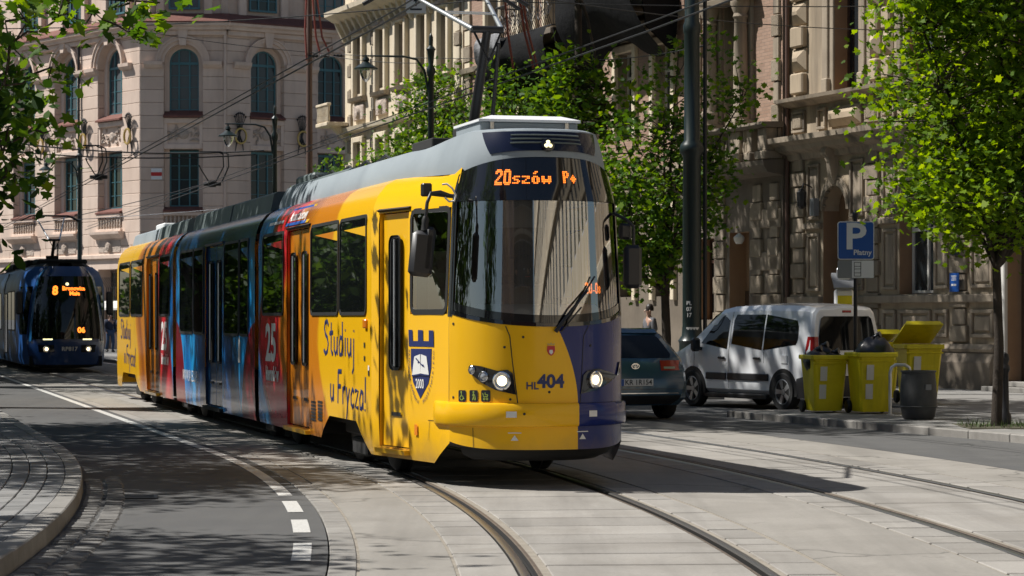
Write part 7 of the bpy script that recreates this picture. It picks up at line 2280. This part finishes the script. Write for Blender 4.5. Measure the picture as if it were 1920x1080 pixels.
for sd in (1, -1):
    for s0, s1 in ((1.6, 3.0), (3.1, 4.5), (7.6, 9.4), (9.5, 11.2), (13.6, 15.4), (15.5, 17.2)):
        pane(T8, (T8H.at + s0) * sd, (T8H.at + s1) * sd, 1.25, 2.5, .08, hull=T8H)
    for s0 in (4.9, 11.6):
        for k in range(2):
            pane(T8, (T8H.at + s0 + .68 * k) * sd, (T8H.at + s0 + .64 + .68 * k) * sd, .5, 2.45, .06, hull=T8H, name='door')
for x in (-6.4, -12.8, -19):
    part('bellows', 'rubber', T8, lambda m: m.grid([[(x + .05 * k, y * (1.012 if k % 2 else .99), z) for y, z in ((-1.2, .3), (-1.2, 2.6), (-1.05, 3.1), (1.05, 3.1), (1.2, 2.6), (1.2, .3))] for k in range(9)]))
part('skirt_panel', 'under_black', T8, lambda m: m.box(-25, 1.4, -1.0, 1.0, .2, .5))  # black box below the body, inset from the sides
part('guard', 'under_black', T8, lambda m: m.grid([[T8H.pt(a * .95, z, o) for z, o in ((.32, -.08), (.2, -.1), (.15, -.3))] for a in N8]))
for sd in (1, -1):
    a = sd * .60
    lamp(T8, T8H.pt(a, .72, .012), T8H.nrm(a), .085, 'lamp_core', name='headlamp')
    part('lamp_housing', 'black_gloss', T8, lambda m: m.grid([[T8H.pt(sd * (.38 + .5 * t), z, .006) for z in (.62, .84)] for t in (0, .25, .5, .75, 1)]))
    part('marker_light', 'lamp_on', T8, lambda m: m.grid([[T8H.pt(sd * (.42 + .28 * t), z, .012) for z in (.99, 1.03)] for t in (0, .5, 1)]))
    part('mirror', 'black_plastic', T8, lambda m: (lambda c: m.box(c[0] - .06, c[0] + .06, c[1] - .1, c[1] + .1, 1.75, 2.45, .04))(T8H.pt(sd * (a8 + .25), 2.0, .2)), 40)
def txt8(name, s, size, mat, a, z, off=.016, bold=0.0):
    vs, fs = text_geo(s, size, bold)
    m = MB(); on_hull(m, vs, fs, a, z, off, T8H); return m.build(name, mat, T8)
txt8('route_number', '8', .36, 'led', .38, 2.46, bold=.016)
txt8('route_name', 'Bronowice', .17, 'led', -.22, 2.53, bold=.006)
txt8('route_name', 'Małe', .17, 'led', -.22, 2.38, bold=.006)
txt8('duty_display', '06', .22, 'led', -.38, 1.28, bold=.01)
txt8('fleet_number', 'RP817', .17, 'decal_white', -.05, .72, bold=.004)
part('roof_lamp', 'lamp_on', T8, lambda m: m.lathe([(.05, -.01), (.04, .02), (.001, .03)], T8H.pt(0, 2.66, .01), 10, 'x'), 50)
panto(T8, -3.2, 0, 3.5, 1.0, (.75, .62), (-.75, 1.40))

# ------------------------------------------------------------------ people
def skin_mesh(name, V, E, Rad, sub=1):
    me = bpy.data.meshes.new(name)
    me.from_pydata(V, E, [])
    ob = bpy.data.objects.new(name, me); COL.objects.link(ob)
    md = ob.modifiers.new('s', 'SKIN')
    for i, r in enumerate(Rad):
        sv = me.skin_vertices[0].data[i]
        sv.radius = (r, r) if isinstance(r, (int, float)) else r
    me.skin_vertices[0].data[0].use_root = True
    md.use_smooth_shade = True
    s2 = ob.modifiers.new('d', 'SUBSURF'); s2.levels = sub; s2.render_levels = sub
    dg = bpy.context.evaluated_depsgraph_get()
    res = bpy.data.meshes.new_from_object(ob.evaluated_get(dg))
    bpy.data.objects.remove(ob); bpy.data.meshes.remove(me)
    res.name = name
    return res
def person(label, loc, rz, J, top='cloth_navy', legs='cloth_jeans', group=None, seated=False, hair_long=False):
    """J: joint positions; x forward, y left, z up"""
    t = thing('person', label, 'person', loc, rz, group)
    names = ['pelvis', 'waist', 'chest', 'neck', 'head', 'crown', 'shL', 'elL', 'haL', 'shR', 'elR', 'haR', 'hipL', 'knL', 'anL', 'toL', 'hipR', 'knR', 'anR', 'toR']
    rad = dict(pelvis=.145, waist=.125, chest=.15, neck=.055, head=.085, crown=.075, shL=.06, elL=.042, haL=.03, shR=.06, elR=.042, haR=.03, hipL=.085, knL=.058, anL=.038, toL=.035, hipR=.085, knR=.058, anR=.038, toR=.035)
    E = [('pelvis', 'waist'), ('waist', 'chest'), ('chest', 'neck'), ('neck', 'head'), ('head', 'crown'), ('chest', 'shL'), ('shL', 'elL'), ('elL', 'haL'), ('chest', 'shR'), ('shR', 'elR'), ('elR', 'haR'), ('pelvis', 'hipL'), ('hipL', 'knL'), ('knL', 'anL'), ('anL', 'toL'), ('pelvis', 'hipR'), ('hipR', 'knR'), ('knR', 'anR'), ('anR', 'toR')]
    def make(nm, use, grow, mat):
        ns = [n for n in names if n in use]
        ix = {n: i for i, n in enumerate(ns)}
        ed = [(ix[a], ix[b]) for a, b in E if a in ix and b in ix]
        return link(nm, skin_mesh(nm, [J[n] for n in ns], ed, [rad[n] + grow for n in ns]), mat, t)
    make('body', names, -.006, 'skin')
    make('jacket', ['pelvis', 'waist', 'chest', 'shL', 'elL', 'shR', 'elR'] + (['haL', 'haR'] if False else []), .032, top)
    make('trousers', ['pelvis', 'hipL', 'knL', 'anL', 'hipR', 'knR', 'anR'], .02, legs)
    for s_ in 'LR':
        a, to = Vector(J['an' + s_]), Vector(J['to' + s_])
        part('shoe', 'shoe', t, lambda m: m.tube([tuple(a + Vector((-.05, 0, -.045))), tuple(a + (to - a) * .3 + Vector((0, 0, -.02))), tuple(to + Vector((.0, 0, -.005))), tuple(to + Vector((.05, 0, -.008)))], [.045, .055, .048, .03], 8), 60)
        e, h = Vector(J['el' + s_]), Vector(J['ha' + s_]); d = (h - e).normalized()
        side = d.cross(Vector((1, 0, 0))).normalized() if abs(d.x) < .9 else Vector((0, 1, 0))
        for k in range(5):
            o = side * (-.03 + .018 * k) if k < 4 else d.cross(side) * .03
            L = (.07, .08, .078, .06, .05)[k]
            part('finger', 'skin', t, lambda m: m.tube([tuple(h + o * .8 + d * (.015 if k < 4 else -.02)), tuple(h + o + d * L * .6), tuple(h + o * .9 + d * L + Vector((.012, 0, 0)))], [.0095, .009, .007], 6), 60)
        part('sleeve', top, t, lambda m: m.tube([tuple(e), tuple(e.lerp(h, .85))], [.062, .045], 8), 60)
    hd, cr, nk = Vector(J['head']), Vector(J['crown']), Vector(J['neck'])
    f = Vector((1, 0, 0))
    part('hair', 'hair', t, lambda m: m.lathe([(.001, .115), (.06, .10), (.092, .05), (.1, -.02), (.095, -.06 if not hair_long else -.2)], tuple((hd + cr) / 2 + Vector((-.028, 0, .02))), 14, 'z', False), 60)
    part('nose', 'skin', t, lambda m: m.tube([tuple(hd + f * .078 + Vector((0, 0, .03))), tuple(hd + f * .105 + Vector((0, 0, -.005))), tuple(hd + f * .08 + Vector((0, 0, -.015)))], [.010, .015, .012], 6), 60)
    part('mouth', 'decal_red', t, lambda m: m.tube([tuple(hd + f * .078 + Vector((0, -.022, -.042))), tuple(hd + f * .09 + Vector((0, 0, -.044))), tuple(hd + f * .078 + Vector((0, .022, -.042)))], .005, 5), 60)
    for sd in (-1, 1):
        part('eye', 'decal_white', t, lambda m: m.lathe([(.001, -.011), (.011, 0), (.001, .011)], tuple(hd + f * .076 + Vector((0, sd * .032, .03))), 8), 60)
        part('pupil', 'hair', t, lambda m: m.lathe([(.001, -.005), (.006, 0), (.001, .005)], tuple(hd + f * .086 + Vector((0, sd * .032, .03))), 6), 60)
        part('ear', 'skin', t, lambda m: m.lathe([(.001, -.03), (.018, -.01), (.02, .012), (.001, .03)], tuple(hd + Vector((-.005, sd * .088, .0))), 6), 60)
    return t
STAND = dict(pelvis=(0, 0, .92), waist=(0, 0, 1.10), chest=(.01, 0, 1.30), neck=(.02, 0, 1.48), head=(.04, 0, 1.60), crown=(.02, 0, 1.69), shL=(0, .19, 1.38), elL=(-.04, .25, 1.10), haL=(.06, .25, .86), shR=(0, -.19, 1.38), elR=(.02, -.25, 1.10), haR=(.14, -.22, .90), hipL=(0, .10, .88), knL=(.14, .11, .49), anL=(.05, .11, .09), toL=(.19, .12, .035), hipR=(0, -.10, .88), knR=(.02, -.11, .48), anR=(-.2, -.11, .11), toR=(-.06, -.12, .04))
SEAT = dict(pelvis=(0, 0, 1.42), waist=(0, 0, 1.56), chest=(.02, 0, 1.72), neck=(.04, 0, 1.88), head=(.08, 0, 1.985), crown=(.06, 0, 2.07), shL=(.02, .18, 1.80), elL=(.12, .24, 1.58), haL=(.38, .16, 1.60), shR=(.02, -.18, 1.80), elR=(.12, -.24, 1.58), haR=(.38, -.14, 1.60), hipL=(.06, .10, 1.40), knL=(.42, .11, 1.42), anL=(.46, .11, 1.04), toL=(.60, .12, .985), hipR=(.06, -.10, 1.40), knR=(.42, -.11, 1.42), anR=(.46, -.11, 1.04), toR=(.60, -.12, .985))
dp = TMW @ Vector((.72, .20, 0))
person('tram driver in a dark jacket seated behind the windscreen', (dp.x, dp.y, 0), R(-75), SEAT, 'cloth_grey', 'cloth_navy', hair_long=True)
def shift(J, **kw):
    K = dict(J); K.update(kw); return K
person('pedestrian in navy jacket and jeans between the two trams, in front of the awning', (-17.95, 110, .0), R(-60), STAND, 'cloth_navy', 'cloth_jeans', 'pedestrians by the pink building')
person('pedestrian in a dark jacket just right of the navy one, partly behind the tram', (-17.62, 111.2, .0), R(120), shift(STAND, haL=(.2, .2, 1.1)), 'cloth_navy', 'cloth_navy', 'pedestrians by the pink building')
person('pedestrian in a white top left of the navy one', (-18.2, 111.6, .0), R(100), STAND, 'cloth_white', 'cloth_grey', 'pedestrians by the pink building')
person('pedestrian walking on the shaded pavement behind the dark car', (3.3, 59.0, .1), R(200), STAND, 'cloth_grey', 'cloth_navy')

# ------------------------------------------------------------------ the rest of the place: park side with an added shrub row, and the street behind the camera (it lights and mirrors in the glass)
pt0 = tree('broad low park tree left of the street, first of the row', (-15.5, 62, .1), [((-15.5, 62, 6.0), (3.6, 4.2, 3.8), 1)], 170, 24, .42, 'leaf_dark', 31, .25, 2.2, name='park_tree', shape=OVAL, spread=.55, limbs=8, group='park trees left of the street')
for i, (x, y, lab) in enumerate(((-18.2, 71, 'second of the row'), (-21.5, 80, 'third of the row'), (-24.5, 89, 'fourth of the row'), (-20, 50, 'standing second behind the row'), (-19, 36, 'standing nearest behind the row'), (-19, 22, 'far left of the hanging sprays'), (-18.5, 8, 'far left of the camera'))):
    c = copy_tree(pt0); c.location = (x - (2.5 if 70 < y < 90 else 0), y, .1); c.scale = (1.5,) * 3 if 70 < y < 90 else (1, 1, 1); c.rotation_euler = (0, 0, i * 1.3)
    c['label'] = 'broad low park tree left of the street, %s' % lab
bs0 = tree('dense unseen shrub added to darken tram reflections, first of the shrub row', (*at(s_of_y(40), -7.0)[:2], .1), [((at(s_of_y(40), -7.0)[0], at(s_of_y(40), -7.0)[1], 1.9), (1.9, 2.2, 1.7), 1)], 120, 24, .3, 'leaf_dark', 41, .08, .5, name='unseen_shrub', shape=OVAL, spread=.36, limbs=6, group='unseen shrubs added left of the street')
bs0['category'] = 'shrub'  # shrub row out of view, added to darken reflections in the tram windows
for i in range(15):
    c = copy_tree(bs0); p_ = at(s_of_y(43.5 + 3.7 * i), -7.2 - .4 * (i % 2))
    c.location = (p_[0], p_[1], .1); c.rotation_euler = (0, 0, i * 2.1)
    c['label'] = 'dense unseen shrub added to darken tram reflections, %s of the shrub row' % ('second third fourth fifth sixth seventh eighth ninth tenth eleventh twelfth thirteenth fourteenth fifteenth last'.split()[i])
def block(label, loc, rz, L, Hh, mat, bay=2.6, floors=5):
    t = thing('town_house', label, 'building', loc, rz)
    hol = []
    for i in range(int(L / bay)):
        for f in range(floors):
            hol.append((i * bay + bay * .28, i * bay + bay * .72, 1.0 + f * 3.4, 3.0 + f * 3.4))
    wall_holes(t, 'wall', mat, 0, L, 0, Hh, hol, 0, .3, mat)
    fr = MB(); me = None
    for (a, b, z0, z1) in hol:
        m = MB()
        if me is None:
            m.box(0, .07, -.2, -.12, 0, z1 - z0); m.box(b - a - .07, b - a, -.2, -.12, 0, z1 - z0); m.box(0, b - a, -.2, -.12, 0, .07); m.box(0, b - a, -.2, -.12, z1 - z0 - .07, z1 - z0); m.box((b - a) / 2 - .04, (b - a) / 2 + .04, -.2, -.11, 0, z1 - z0)
            me = m.mesh('window'); me.materials.append(M('window_white'))
            m2 = MB(); m2.quad((b - a, -.17, 0), (0, -.17, 0), (0, -.17, z1 - z0), (b - a, -.17, z1 - z0)); pme = m2.mesh('pane'); pme.materials.append(M('pane'))
        w = link('window', me, None, t, (a, 0, z0)); link('pane', pme, None, w)
    for f in range(1, floors + 1):
        part('belt_course', 'ornate_cream', t, lambda m: m.box(0, L, -.02, .3, f * 3.4 - .15, f * 3.4 + .1, .03))
    part('cornice', 'ornate_cream', t, lambda m: m.box(-.2, L + .2, -.3, .8, Hh - .6, Hh, .05))
    part('roof', 'roof_tile', t, lambda m: m.prism([(.4, Hh), (-5, Hh + 3), (-5, Hh)], 'x', 0, L))
    return t
block('tall cream town house on the right behind the camera', (19.5, 26, 0), R(102), 0.1 + 13, 18, 'ornate_cream') if False else None
pE = F0 + FD * -25.6
block('plain cream town house right of the dark entrance door, beyond the picture edge', (pE.x, pE.y, .05), FROT, 22.1, 17.6, 'cream_plaster')
block('long cream town house along the right of the street behind the camera', (17.5, -42, 0), R(90), 62.5, 17.6, 'ornate_cream')
block('grey town house along the left of the street behind the camera', (-13.5, 0.5, 0), R(-90), 44, 17.6, 'pink_trim')
block('pale town house closing the street behind the camera', (20, -58, 0), R(180), 42, 17.6, 'cream_plaster')
